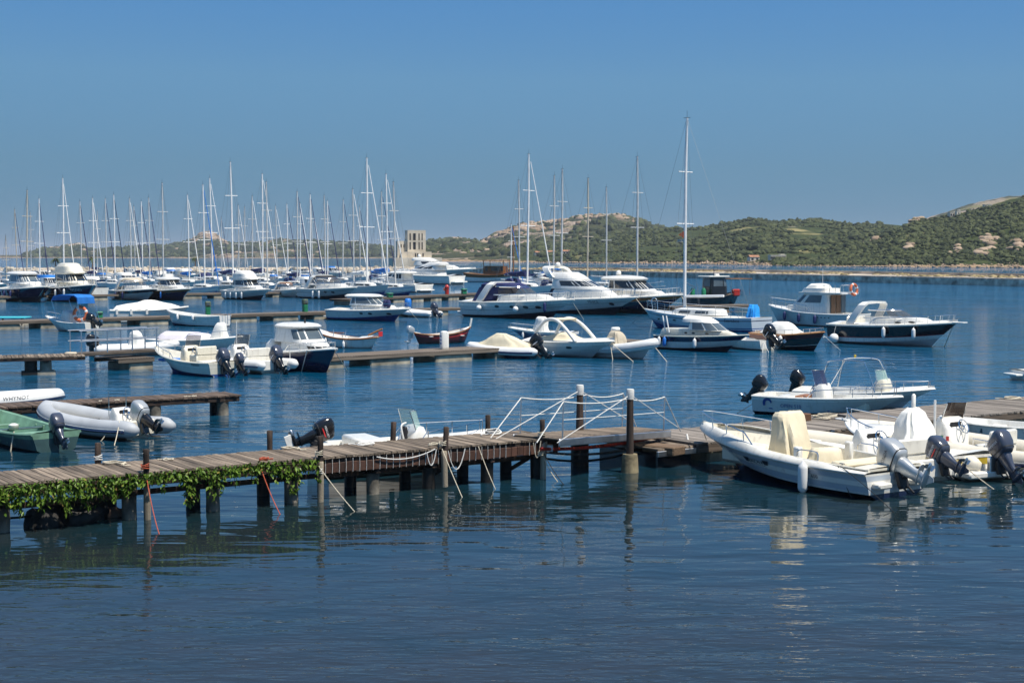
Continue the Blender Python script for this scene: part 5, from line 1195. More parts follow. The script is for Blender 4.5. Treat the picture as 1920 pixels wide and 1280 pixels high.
# ---- grey inflatable with the silver outboard
pos, L = berth(80, 312, 827, 146, .39); pos = (pos[0], pos[1]); B = L * .37
bt, H = rib('inflatable_boat', 'grey inflatable with white console and tilted silver outboard by the brown jetty', pos, 146, L * .93, B, TUBEG, .235, (.30, .58), TUBEC, strake=NAVY, bowf=2.0, ends=.5)
console(bt, -1.15, .30, .16, .62, WHITE, .5, None, 0, True); [bt.add(MB().tube([(-1.0, q, .5), (-1.0, q, 1.25)], .012, 5), 'light_pole', STEEL) for q in (.3, -.3)]
bt.add(MB().cbox((-1.75, 0, .32), (.35, 1.1, .2), .03), 'bench', CREAM, 40); tag(MB().cbox((0, 0, .1), (.28, .2, .2), .04).build('fuel_can', RED, None, 40, bt.w((-.55, .3, .16))), 'red fuel can on the floor of the grey inflatable', 'fuel can')
outboard(bt, -L * .93 / 2 - .02, 0, .46, R(62), MOTS, .85, None, None, MOTK)
rope(bt.w((-1.9, B / 2 - .05, .52)), G(214, 835, -.02), 'short cream rope hanging over the tube of the grey inflatable', .06, .014, ROPE); rope(bt.w((-1.6, B / 2 - .1, .52)), G(188, 828, -.02), 'second cream rope end over the tube of the grey inflatable', .05, .012, ROPE)
o = MB().tube(sag(bt.w((-.9, B / 2 - .25, .5)), bt.w((.3, B / 2 - .1, .54)), .02, 6), .02, 6).build('hanging_rope', ROPEK); tag(o, 'black strap lying on the tube of the grey inflatable', 'strap')
# ---- green wooden rowing boat
pos = from_stern(106, 846, 131, 5.0)
bt = Boat('rowing_boat', 'green wooden rowing boat with dark outboard beside the grey inflatable', 'boat', pos, 131); L, B = 5.0, 1.62
H = Hull(L, B, .46, .44, .78, .2, .78, .5, (.05, .2), .80, 2.1, 1.1, .42)
bt.add(H.shell((0, .35, .7, 1), [1, 1, 0], 1), 'hull', [GREENB, DKGREEN]); bt.add(H.rubrail(.035), 'gunwale', GREENB); bt.add(H.liner(.03, .84, .10, .10, .04), 'inner_planking', GREENB)
for x in (-1.2, -.1, 1.0): bt.add(MB().cbox((x, 0, .36), (.24, H.bd((x + L / 2) / L) * 1.75, .035), .01), 'thwart', GREENB if x != -.1 else DKGREEN, 0)
for k in range(9):
    x = -1.9 + k * .42; p = H.pt((x + L / 2) / L, .9)
    for sd in (1, -1): bt.add(MB().cbox((x, sd * (p.y - .12), .27), (.045, .05, .30), .008), 'rib', GREENB, 0)
outboard(bt, -L / 2 - .02, .0, .46, R(45), MOTY, .72, None, None, MOTY)
tag(MB().lathe([(.10, 0), (.13, .03), (.13, .12), (.05, .16)], 12).build('float_buoy', OFFW, None, 60, bt.w((-.35, .2, .38))), 'off-white net float on the thwart of the green rowing boat', 'float')
rope(bt.w((-1.6, B / 2 - .1, .48)), bt.w((-1.65, B / 2 + .02, -.03)), 'pale rope hanging over the side of the green rowing boat', .0, .018)
# ---- white inflatable with lettering behind the brown jetty
q_ = AT(108, 742, 46.8); pos = (q_.x - 1.7 * math.cos(R(12)), q_.y - 1.7 * math.sin(R(12)))
bt, H = rib('inflatable_boat', 'white inflatable with black lettering on its tube behind the brown jetty', pos, 12, 3.4, 1.6, TUBEW, .22, (.36, .50), WHITE, strake=NAVY, ends=.3, floor=.2)
v, f = text_mesh('WHYNOT', .17); vs = []
for a, b in v:
    x = .55 + a; p = bt.HT.pt((x + 1.7) / 3.4, 1); th = (b + .05) / .22; vs.append((x, -(p.y + .232 * math.cos(th)), p.z + .232 * math.sin(th)))
bt.add(MB().add(vs, f), 'lettering', LETK, 0)
seat(bt, -.6, 0, .3, .4, .8, .5, WHITE)
# ================================================================== middle distance boats
def bowline(bt, H, qx, qy, label, n=1, z=None):
    p = bt.w((H.L / 2 - .25, 0, H.sheer(.95) - .05))
    for k in range(n): rope(p, G(qx + k * 9, qy, -.05), label, .0, .022 if p.y > 50 else .014, ROPE, n=3)
def lifebuoy(p, label, r=.30, rz=0., lean=.2):
    M = Matrix.Rotation(R(90) - lean, 4, 'X'); c = [(r * math.cos(2 * math.pi * k / 20), r * math.sin(2 * math.pi * k / 20), 0) for k in range(21)]
    t = thing('lifebuoy', label, 'lifebuoy', tuple(p), rz); MB().tube(c, r * .26, 8, M=M, cap=False).build('ring', ORANGE, t, 70)
    for k in range(4): a = math.pi / 2 * k + .4; MB().tube([(r * math.cos(a + d) , r * math.sin(a + d), 0) for d in (-.16, .16)], r * .28, 8, M=M).build('band', FENW, t, 60)

# ---- beige boat with steering console and two blue-grey outboards
pos, L = berth(292, 452, 707, 137, .36); B = L * .36
bt = Boat('motor_boat', 'pale beige open boat with console and two blue-grey outboards at the pontoon', 'boat', pos, 137)
H = Hull(L, B, .56, .60, .98, .3, .9, .9, (.10, .36), .9, 2.2, 1.3)
PB = mat('gelcoat_beige', (.56, .55, .47), .35, 0, .07, 2, coat=.2)
bt.add(H.shell((0, .12, .6, .66, .92, 1), [0, 0, 1, 0, 2], 3), 'hull', [PB, OFFW, CREAM, ANTIB]); bt.add(H.rubrail(.035), 'rub_rail', CREAM); bt.add(H.liner(.04, .86, .18, .2, .03), 'cockpit_liner', CREAM)
console(bt, -.1, .42, .2, .95, CREAM, .6, ACRS, .42); seat(bt, -.95, 0, .2, .55, 1.0, .62, CREAM); seat(bt, -1.75, 0, .2, .5, 1.5, .42, OFFW, False); rail(bt, H, .55, .97, .24, 4, .014)
bt.add(MB().cbox((-.98, 0, .80), (.1, .8, .4), .04), 'back_cushion', CANT, 40); bt.add(MB().cbox((1.2, 0, .5), (.9, .9, .1), .03), 'bow_cushion', CANB, 40)
hull_text(bt, H, 'MAREA', -1.6, .40, .16, LETK, 1); outboard(bt, -L / 2 - .04, .15, .46, R(44), MOTY, .98, None, None, MOTK, stripe=LETW); outboard(bt, -L / 2 - .04, -.62, .40, R(40), MOTY, .75, None, None, MOTK)
rope(bt.w((-L / 2 + .3, .8, .6)), G(402, 708, -.03), 'pale stern rope of the beige twin-outboard boat', .02, .018)
# ---- console boat squeezed between it and the cabin cruiser
c_ = (pos[0] + 2.45 * math.cos(R(40)), pos[1] + 2.45 * math.sin(R(40)))
bt, H = rib('inflatable_boat', 'white inflatable with smoked screen and grey-topped outboard beside the navy cabin boat', c_, 134, 5.0, 1.9, TUBEW, .22, (.36, .56), WHITE, strake=NAVY)
console(bt, .1, .42, .18, .92, WHITE, .62, ACRS, .42); seat(bt, -1.0, 0, .16, .6, 1.2, .5, OFFW); bt.add(MB().cbox((1.2, 0, .6), (1.0, .8, .35), .12), 'bow_cover', CANT, 50); bt.add(MB().tube([(-.4, .5, .4), (-.4, .5, 2.1)], .012, 5), 'antenna', FENW)
outboard(bt, -2.52, 0, .46, R(44), MOTY, 1.0, None, None, MOTK, stripe=LETW)
# ---- inflatable with the tall covered console behind the gangway railing
pos, L = berth(182, 332, 669, 22, .38)
bt, H = rib('inflatable_boat', 'white inflatable with rounded white console cover and black outboard behind the aluminium railing', pos, 22, L * .96, L * .37, TUBEW, .21, (.34, .5), WHITE, strake=None)
cover(bt, [(.2, -.55, .45, .45, .42), (.7, -.45, .32, .42, .38), (1.05, -.35, .15, .38, .33), (1.2, -.22, .02, .28, .24)], CANW, 'console_cover', .03); outboard(bt, -L * .48 - .02, 0, .5, R(8), MOTK, 1.0)
v, f = text_mesh('MARINE', .16); bt.add(MB().add([(-.95 + a, -L * .37 / 2 - .012, .32 + b) for a, b in v], f), 'lettering', LETK, 0)
pos2 = (pos[0] + 2.3, pos[1] + 3.0)
bt = Boat('motor_boat', 'white boat under a lilac-white cover with a tall backrest behind the beige boat', 'boat', pos2, -20); L, B = 5.2, 2.; H = Hull(L, B, .6, .6, .8, .25, .9, .8, (.08, .3), .88, 2.3, 1.2)
bt.add(H.shell(), 'hull', [WHITE]); bt.add(H.liner(.1, .3, .2, .3), 'deck', WHITE); bt.add(H.rubrail(.03), 'rub_rail', WHITE); rail(bt, H, .5, .96, .35, 4)
cover(bt, [(.62, -2.3, .9, .8, .75), (.85, -2.1, .6, .6, .5), (.98, -1.9, .1, .3, .3)], mat('canvas_lilac', (.66, .62, .66), .85, 0, .06, 3), 'cockpit_cover', .03)
cover(bt, [(.6, .75, 1.7, .42, .40), (1.0, .95, 1.62, .36, .34), (1.4, 1.15, 1.58, .30, .28), (1.5, 1.22, 1.5, .24, .22)], CANW, 'seat_cover', .02)
# ---- navy cabin boat
pos, L = berth(472, 628, 698, -55, .39); B = L * .39
bt = Boat('cabin_boat', 'navy hulled cabin boat with white wheelhouse moored between open boats', 'boat', pos, -55)
H = Hull(L, B, .70, .78, 1.02, .3, .88, .55, (.05, .22), .82, 2.3, 1.1, .36)
bt.add(H.shell((0, .3, .6, 1), [0, 0, 0], 0), 'hull', [NAVY]); bt.add(H.rubrail(.05), 'rub_rail', WHITE); bt.add(H.liner(.04, .26, .2, .3, .05), 'deck', WHITE)
rr = cabin(bt, [(.80, -1.0, 2.35, .95, .30), (1.10, -.95, 2.02, .90, .42), (1.22, -.92, 1.75, .86, .45)], 'trunk_cabin', WHITE, 3.4)
panes(bt, rr[0], rr[1], [(-3.2, -1.1), (-1.1, 1.1), (1.1, 3.2)], .25, .9); panes(bt, rr[0], rr[1], [(3.4, 5.2), (18.8, 20.6)], .2, .9)
r2 = cabin(bt, [(1.18, -1.25, 1.15, .93, .66), (1.28, -1.23, 1.08, .93, .66), (1.80, -1.1, .55, .84, .62)], 'wheelhouse', WHITE, 5.)
panes(bt, r2[1], r2[2], [(-3, -1), (-1, 1), (1, 3)], .1, .88, GLASSG); panes(bt, r2[1], r2[2], [(3.3, 5.6), (18.4, 20.7)], .1, .85, GLASSG)
r3 = cabin(bt, [(1.79, -1.22, .75, .92, .68), (1.86, -1.24, .78, .94, .70), (1.95, -1.15, .62, .84, .60), (1.99, -1.0, .4, .6, .4)], 'wheelhouse_roof', WHITE, 4.)
rail(bt, H, .60, .93, .30, 4, .014); bt.add(MB().cbox((.25, .0, 2.06), (.07, .07, .28), .01), 'navigation_light', RUBBER, 0)
cover(bt, [(.72, -1.9, -1.0, .95, .98), (1.05, -1.8, -1.1, .9, .92), (1.25, -1.5, -1.15, .8, .85)], WHITE, 'cockpit_coaming', .0, 6)
for k in range(2): rope(bt.w((1.9 - .45 * k, -.75 - .12 * k, .95)), G(565 + 18 * k, 698 - 3 * k, -.05), 'white rope hanging down the bow of the navy cabin boat', 0, .02, ROPEW, n=2)
rope(bt.w((L / 2 - .1, 0, 1.0)), G(653, 698, -.05), 'slanting mooring rope ahead of the navy cabin boat', 0, .016, ROPE)
rope(bt.w((1.0, -1.1, .88)), bt.w((1.0, -1.1, .2)), 'short fender rope on the side of the navy cabin boat', 0, .018, ROPEW, n=2)
lifebuoy(bt.w((-1.75, .5, 1.45)), 'orange and white lifebuoy on the stern of the navy cabin boat', .30, R(20))
# ---- varnished bow boat behind the pontoon
pos, L = berth(588, 722, 655, 150, .32); B = L * .32
bt = Boat('wooden_boat', 'white and varnished double-ended wooden boat with upturned stem behind the pontoon', 'boat', pos, 150)
H = Hull(L, B, .62, .52, .95, .25, .8, .5, (.05, .2), .8, 2.2, 1., .5, True, 2.2)
bt.add(H.shell((-.3, .1, .5, 1), [0, 0, 0], 0), 'hull', [GREYW]); bt.add(H.rubrail(.05), 'rub_rail', VARN); bt.add(H.liner(.25, .55, .22, .2, .07), 'deck', WHITE)
bt.add(MB().tube(catmull([(L / 2 - .2, 0, .5), (L / 2 + .02, 0, .95), (L / 2 + .0, 0, 1.25)], 4), [.06] * 9, 6), 'stem_post', VARN); bt.add(MB().cbox((.9, 0, .78), (1.6, .12, .05), .02), 'deck_king_plank', VARN, 0)
bt.add(MB().tube([(-1.6, .2, .7), (-2.3, -.1, 1.05)], .05, 6), 'tiller', VARN)
for x in (.4, -.4): bt.add(MB().tube([(x, .55, .6), (x, .5, 1.0)], .02, 5), 'stanchion', STEEL)
bt.add(MB().box((-1.9, -.5, .75), (.03, .35, .26)), 'flag', LETR, 0); fender(bt, H, .8, FENW, 'small white fender on the varnished double-ender', 1, None, .35, .08)
fender(bt, H, -.4, FENW, 'white fender amidships on the varnished double-ender', 1, None, .35, .08)
# ---- red wooden boat
pos, L = berth(768, 882, 646, 33, .3); B = L * .3
bt = Boat('wooden_boat', 'glossy red wooden rowing boat with grey outboard behind the white pedestal', 'boat', pos, 33)
H = Hull(L, B, .62, .50, .85, .2, .8, .3, (.05, .2), .8, 2.2, 1., .5, True, 2.2)
bt.add(H.shell((-.3, .1, .5, .75, 1), [1, 1, 0, 0], 1), 'hull', [RED, DKRED]); bt.add(H.rubrail(.045), 'gunwale', VARN); bt.add(H.liner(.1, .85, .12, .15, .03), 'inner_planking', WHITE)
for x in (-1., 0, 1.): bt.add(MB().cbox((x, 0, .42), (.22, 1.1, .035), .01), 'thwart', WHITE, 0)
bt.add(MB().tube([(L / 2 - .05, 0, .75), (L / 2 + .08, 0, 1.35)], .06, 7), 'stem_post', OFFW); outboard(bt, -L / 2 - .0, 0, .6, R(12), MOTS, .7, None, None, ALU)
fender(bt, H, -.3, FENW, 'white fender hanging on the red wooden boat', -1, None, .32, .07)
# ---- covered inflatable with black outboard
pos, L = berth(882, 1012, 673, 158, .44); B = L * .44
bt, H = rib('inflatable_boat', 'navy and white inflatable under a peaked cream cover with black outboard', pos, 158, L, B, TUBEW, .2, (.34, .52), NAVY, strake=NAVY, sr=.05, bowf=1.9)
cover(bt, [(.40, -L * .5, L * .50, B * .5, B * .12), (.62, -L * .44, L * .40, B * .40, B * .10), (.92, -L * .20, L * .20, B * .22, B * .10), (1.16, -L * .06, L * .08, .10, .06)], CANC, 'boat_cover', .035, 2.6, 40, 2.)
outboard(bt, -L / 2 - .02, 0, .5, R(40), MOTK, 1.0, None, None, MOTK, stripe=LETW)
# ---- small blue boat with covered console behind
pos, L = berth(953, 1085, 640, 158, .34); B = L * .36
bt = Boat('motor_boat', 'small white and blue boat with tall white console cover behind the sports boat', 'boat', pos, 158); H = Hull(L, B, .5, .52, .7, .25, .9, .7, (.08, .28), .88, 2.3, 1.2)
bt.add(H.shell((0, .3, .66, .7, 1), [1, 1, 1, 0], 1), 'hull', [WHITE, mat('paint_slate_blue', (.10, .17, .27), .25, 0, .1, 2, coat=.4)]); bt.add(H.rubrail(.03), 'rub_rail', WHITE); bt.add(H.liner(.05, .7, .16, .16, .04), 'cockpit_liner', WHITE)
cover(bt, [(.2, -.45, .5, .45, .42), (.8, -.36, .38, .40, .36), (1.25, -.3, .25, .35, .30), (1.36, -.2, .12, .25, .2)], CANW, 'console_cover', .03, 3.4); rail(bt, H, .5, .97, .26, 4)
fender(bt, H, .9, FENW, 'white fender towards the bow of the small blue and white boat', 1, None, .34, .07); fender(bt, H, -.2, FENW, 'white fender amidships on the small blue and white boat', 1, None, .34, .07)
# ---- white sports boat with the hooped arch
pos, L = berth(978, 1152, 672, -42, .35); B = L * .36
bt = Boat('motor_cruiser', 'white sports boat with thick hooped arch and cream cockpit cover', 'boat', pos, -42)
H = Hull(L, B, .70, .72, .84, .3, .9, 1.0, (.08, .3), .9, 2.2, 1.25)
bt.add(H.shell((0, .4, .62, .66, 1), [1, 1, 1, 0], 1), 'hull', [WHITE, GREYW]); bt.add(H.rubrail(.035), 'rub_rail', OFFW); bt.add(H.liner(.05, .1, .2, None, .10), 'deck', WHITE)
cover(bt, [(.76, -L * .46, L * .22, B * .44, B * .30), (.92, -L * .36, L * .08, B * .36, B * .22), (1.08, -L * .16, -.0, B * .26, B * .18), (1.14, -L * .1, -.2, B * .12, B * .1)], CANC, 'cockpit_cover', .02, 3.)
ar = MB()
for sd in (1, -1): ar.tube(catmull([(.85, sd * B * .42, .78), (.1, sd * B * .40, 1.45), (-.5, sd * B * .36, 1.78), (-1.1, sd * B * .36, 1.74), (-1.55, sd * B * .42, 1.3), (-1.8, sd * B * .44, .78)], 5), .085, 8)
bt.add(ar, 'hoop_arch', WHITE, 60); bt.add(MB().cbox((-.75, 0, 1.80), (1.0, B * .72, .06), .03), 'arch_top', CANC, 40)
porthole(bt, H, .4, .48, .16, .06); fender(bt, H, -1.3, FENW, 'white fender on the side of the hooped-arch sports boat', -1, None, .36, .08)
bt.add(MB().lathe([(.16, 1.0), (.17, 1.1), (.05, 1.2)], 10), 'horn', WHITE, 60, loc=(-.7, .1, 0))
rope(bt.w((L / 2 - .2, 0, .75)), G(1190, 680, -.05), 'slanting mooring rope from the hooped-arch sports boat', 0, .018, ROPE, n=2); rope(bt.w((L / 2 - .25, 0, .75)), G(1149, 676, -.05), 'hanging mooring rope from the hooped-arch sports boat', 0, .018, ROPE, n=2)
# ---- white inflatable with console hidden under a tan cover
pos, L = berth(1098, 1228, 674, -42, .38); B = L * .38
bt, H = rib('inflatable_boat', 'white rigid inflatable with upright tan canvas cover next to the sports boat', pos, -42, L * 1.0, B, TUBEW, .23, (.46, .80), GREYW, strake=TUBEG, sr=.03)
cover(bt, [(.3, -.95, .0, .42, .40), (.8, -.85, -.1, .40, .36), (1.20, -.75, -.25, .36, .30), (1.3, -.65, -.35, .25, .2)], CANT, 'console_cover', .045, 3.6, 30, 3.); bt.add(MB().cbox((-.5, 0, 1.36), (.34, .4, .2), .06), 'seat_top', CANW, 50)
rope(bt.w((L / 2 - .1, 0, .7)), G(1252, 680, -.05), 'slanting mooring rope from the white rigid inflatable', 0, .018, ROPE, n=2)
# ---- cream cabin boat with the navy band
pos, L = berth(1226, 1404, 661, -48, .34); B = L * .35
bt = Boat('cabin_boat', 'cream cabin boat with broad navy band and white folding hood', 'boat', pos, -48)
H = Hull(L, B, .72, .76, .92, .3, .9, 1.0, (.10, .34), .9, 2.2, 1.2)
bt.add(H.shell((0, .3, .5, .52, .92, 1), [1, 1, 1, 2, 0], 3), 'hull', [CREAM, GREYW, NAVY, ANTIF]); bt.add(H.rubrail(.03), 'rub_rail', CREAM)
bt.add(MB().rings([ring(.74, -L * .5, L * .44, B * .44, B * .10, 3.4), ring(.95, -L * .49, L * .34, B * .42, B * .14, 3.4), ring(1.08, -L * .47, L * .24, B * .38, B * .18, 3.4)], cap=(0, 1)), 'coachroof', CREAM, 40)
r2 = [ring(1.06, -.9, 1.35, B * .36, B * .26, 3.2), ring(1.48, -.75, .65, B * .32, B * .22, 3.2)]; bt.add(MB().rings(r2, cap=(0, 0)), 'windscreen_frame', WHITE, 40); panes(bt, *r2, [(-3, 0), (0, 3), (3, 6), (18, 21), (6, 8), (16, 18)], .08, .9, GLASSG, gap=.12)
cover(bt, [(1.46, -1.3, .68, B * .35, B * .24), (1.62, -1.25, .35, B * .33, B * .22), (1.74, -1.1, .0, B * .24, B * .18)], CANW, 'folding_hood', .012, 3.4)
for x in (.7, -.1, -.6): porthole(bt, Hull(L * .98, B * .86, .95, .98, 1.2, .3, .9, .8, (.5, .5), 1, 2.2, 1), x, .92, .11, .045)
for i, (x, m_) in enumerate(((-2.3, FENW), (-1.9, FENB), (.15, FENW))): fender(bt, H, x, m_, ['white fender nearest the stern of the navy banded cabin boat', 'blue fender on the navy banded cabin boat', 'white fender amidships on the navy banded cabin boat'][i], -1, .42, .45, .10)
for k in (0, 1): bt.add(MB().tube([(-1.7 - .25 * k, -.9, .9), (-1.95 - .25 * k, -.85, 1.75)], .035, 6), 'rod_holder', FENW)
# ---- dark red and black gozzo
pos, L = berth(1404, 1546, 658, -52, .36); B = L * .36
bt = Boat('wooden_boat', 'black and maroon wooden boat under a domed cream cover', 'boat', pos, -52); H = Hull(L, B, .78, .76, .98, .3, .88, .5, (.06, .25), .85, 2.4, 1.05, .42)
bt.add(H.shell((0, .1, .13, .6, .64, 1), [0, 2, 0, 0, 1], 0), 'hull', [BLACK, DKRED, OFFW]); bt.add(H.rubrail(.04), 'rub_rail', VARN); bt.add(H.liner(.05, .1, .2, None, .05), 'deck', TEAK)
cover(bt, [(.82, -1.9, .8, .75, .55), (1.05, -1.6, .4, .60, .45), (1.32, -1.15, .0, .42, .35), (1.42, -1.0, -.2, .25, .2)], CANW, 'cockpit_cover', .02, 2.8); rail(bt, H, .12, .97, .24, 9, .014, .05, 'deck_rail', False)
fender(bt, H, .1, FENW, 'white fender on the black and maroon wooden boat', -1, .50, .46, .11)
for k in range(2): rope(bt.w((L / 2 - .2, 0, .9)), G(1551 + 26 * k, 658, -.05), 'pale mooring rope crossing in front of the black and maroon boat', 0, .016, ROPEW, n=2)
c_ = (pos[0] - 1.9, pos[1] - .5); bt2 = Boat('motor_boat', 'low grey boat with striped black outboard between the cream and the maroon boats', 'boat', (c_[0] - .6, c_[1] + 1.4), 128); H2 = Hull(4.2, 1.7, .5, .5, .7, .2, .9, .6)
bt2.add(H2.shell(), 'hull', [WHITE]); bt2.add(H2.liner(.05, .8, .14, .14), 'cockpit_liner', WHITE); outboard(bt2, -2.12, 0, .6, R(52), MOTK, 1.1, None, None, MOTK, stripe=LETW)
for k in range(2): rope(bt2.w((-2.0, .4, .5)), G(1430 + 12 * k, 662, -.05), 'pair of pale ropes by the striped black outboard', 0, .014, ROPEW, n=2)

# ---- the big sailing yacht
def sailboat(name, label, pos, hd, L, mast_h, hullm, mastm, group=None, boom=None, genoa=None, detail=1, stripe=None, dodger=None, mx=.07, spreaders=2, tarp=None, decks=True):
    B = L * .31; bt = Boat(name, label, 'sailing yacht', pos, hd, group)
    if detail < 2: bt.t.rotation_euler = (random.gauss(0, .012), 0, R(hd))
    H = Hull(L, B, .092 * L, .092 * L, .125 * L, .05 * L, .72, .12 * L, (.0, .0), .8, 2.0, 1., .42, False, 2.3, nu=18 if detail < 2 else 30)
    bt.add(H.shell((-.1, .0, .08, .7, .78, 1), [0, 2, 0, 1, 0], 2), 'hull', [hullm, stripe or hullm, ANTIB])
    bt.add(H.liner(.05, .24, .16 * B, .045 * L, .02), 'deck', WHITE)
    zs = .098 * L
    cr = cabin(bt, [(zs, -.20 * L, .26 * L, B * .30, B * .13), (zs + .035 * L, -.19 * L, .21 * L, B * .27, B * .14), (zs + .045 * L, -.17 * L, .16 * L, B * .22, B * .12)], 'coachroof', WHITE, 3.2)
    panes(bt, cr[0], cr[1], [(3.6, 5.4), (5.6, 7.6), (16.4, 18.4), (18.6, 20.4)], .3, .8)
    xm = mx * L; zb = zs + .03 * L; r = .0105 * L
    mo = bt.add(MB().tube([(xm, 0, zb), (xm, 0, lerp(zb, mast_h, .7)), (xm - .01 * L, 0, mast_h)], [r, r, r * .75], 8), 'mast', mastm)
    for k in range(spreaders):
        z = lerp(zb, mast_h, (.45, .72)[k] if spreaders == 2 else .55); MB().tube([(xm, -.09 * L * (1 - .2 * k), z), (xm, .09 * L * (1 - .2 * k), z)], r * .35, 4).build('spreader', mastm, mo)
    MB().tube([(xm - .01 * L, 0, mast_h), (xm - .01 * L, 0, mast_h + .05 * L)], .012, 4).tube([(xm - .04 * L, 0, mast_h + .02), (xm + .02 * L, 0, mast_h + .02)], .015, 4).build('masthead_aerial', RUBBER, mo)
    bx = -.26 * L; bz = zs + .12 * L
    bt.add(MB().tube([(xm, 0, bz), (bx, 0, bz + .01 * L)], r * .8, 7), 'boom', mastm)
    if boom:
        pts = [(lerp(xm - .02, bx, t), 0, bz + r * (1.4 + 1.2 * math.sin(t * 7) * .15)) for t in [i / 8 for i in range(9)]]
        bt.add(MB().tube(pts, [r * k for k in (3.4, 3.2, 2.8, 2.6, 2.4, 2.2, 2.0, 1.7, .8)], 8), 'sail_cover', boom, 60)
    wr = .012 if detail < 2 else .008; rg = MB(); fx = H.pt(1, 1).x - .05
    for sd in (1, -1):
        p = H.pt((xm + L / 2) / L - .01, 1); rg.tube([(xm - .1, sd * (p.y - .05), p.z), (xm, sd * .07 * L, lerp(zb, mast_h, .5)), (xm - .01 * L, 0, mast_h * .985)], wr, 3); rg.tube([(xm - .25, sd * (p.y - .05), p.z), (xm, 0, lerp(zb, mast_h, .62))], wr, 3)
    rg.tube([(-.49 * L, 0, H.sheer(0) + .1), (xm - .01 * L, 0, mast_h)], wr, 3)
    if not genoa: rg.tube([(fx, 0, H.sheer(1)), (xm, 0, mast_h * .985)], wr, 3)
    bt.add(rg, 'rigging', mat('rigging_wire', (.22, .23, .24), .4, .6), 0)
    if genoa: bt.add(MB().tube([(fx, 0, H.sheer(1) + .1), (lerp(fx, xm, .2), 0, lerp(H.sheer(1), mast_h, .2)), (lerp(fx, xm, .94), 0, lerp(H.sheer(1), mast_h, .94))], [.05, .075, .04], 6), 'furled_genoa', genoa)
    rl = rail(bt, H, .14, .95, .6, 8 if detail > 1 else 6, .014, .05, 'guard_rail', True, detail > 1)
    if dodger: cover(bt, [(zs + .02, -.24 * L, -.08 * L, B * .30, B * .26), (zs + .07 * L, -.22 * L, -.12 * L, B * .27, B * .22), (zs + .09 * L, -.20 * L, -.14 * L, B * .18, B * .16)], dodger, 'spray_hood', .0, 4)
    if tarp: cover(bt, [(zs + .02, -.45 * L, .2 * L, B * .34, B * .2), (zs + .10 * L, -.42 * L, .15 * L, B * .10, B * .06), (zs + .115 * L, -.4 * L, .12 * L, .05, .05)], tarp, 'tarpaulin', .02, 4)
    return bt, H
pos, L = berth(1208, 1452, 624, 134, .31); L = min(L, 10.2)
d_ = pos[1]; topz = AT(1283, 219, d_).z
bt, H = sailboat('sailing_yacht', 'large pale blue-hulled sailing yacht with the tallest mast and bare boom', pos, 134, L, topz, mat('gelcoat_pale_blue', (.50, .545, .58), .3, 0, .05, 1, coat=.3), MASTM, None, None, None, 2, NAVY)
# put its mast where the photograph has it
xw = (1283 - 960) / FPX
best = min((abs(proj(bt.w((x / 50 * L, 0, 3)))[0] - 1283), x / 50) for x in range(-15, 20))[1]
sh_ = (best - .07) * L
for o in bt.t.children:
    if o.name.split('.')[0] in ('mast', 'boom', 'rigging'): o.location.x = sh_
bt.add(MB().cbox((0, 0, 0), (.45, .3, .14), .05).cbox((.0, 0, -.08), (.5, .4, .03), .01), 'radar', WHITE, 40, loc=(best * L + .35, 0, topz * .42))
for x in (.30, .12, -.05): porthole(bt, H, x * L, .62, .16, .06, 1)
cover(bt, [(.9, -.46 * L, -.40 * L, .38, .38), (1.5, -.455 * L, -.405 * L, .36, .36), (1.75, -.45 * L, -.41 * L, .25, .25)], CANLB, 'stern_cover', .05, 3)
MB().cbox((0, 0, 0), (.1, .1, .1)); fender(bt, H, -.12 * L, FENB, 'round blue buoy fender on the pale blue sailing yacht', 1, .55, .4, .24, ball=True)
hull_text(bt, H, 'Scarabeo', -.36 * L, .62, .3, LETK, 1)
tag(MB().add([(0, 0, 0), (0, 0, .5), (-.35, .1, .25)], [(0, 1, 2)]).build('pennant', ORANGE, None, 0, bt.w((best * L - .15, .3, topz * .43))), 'small orange pennant flying from the tallest mast', 'flag')
rope(bt.w((L / 2 - .1, 0, 1.1)), G(1185, 606, -.05), 'dark mooring line from the bow of the pale blue sailing yacht', 0, .015, ROPEK, n=2)
bt.add(MB().tube(catmull([(L * .40, .25, 1.2), (L * .41, .25, 1.9), (L * .41, -.25, 1.9), (L * .40, -.25, 1.2)], 4), .03, 6), 'pulpit_hoop', STEEL)
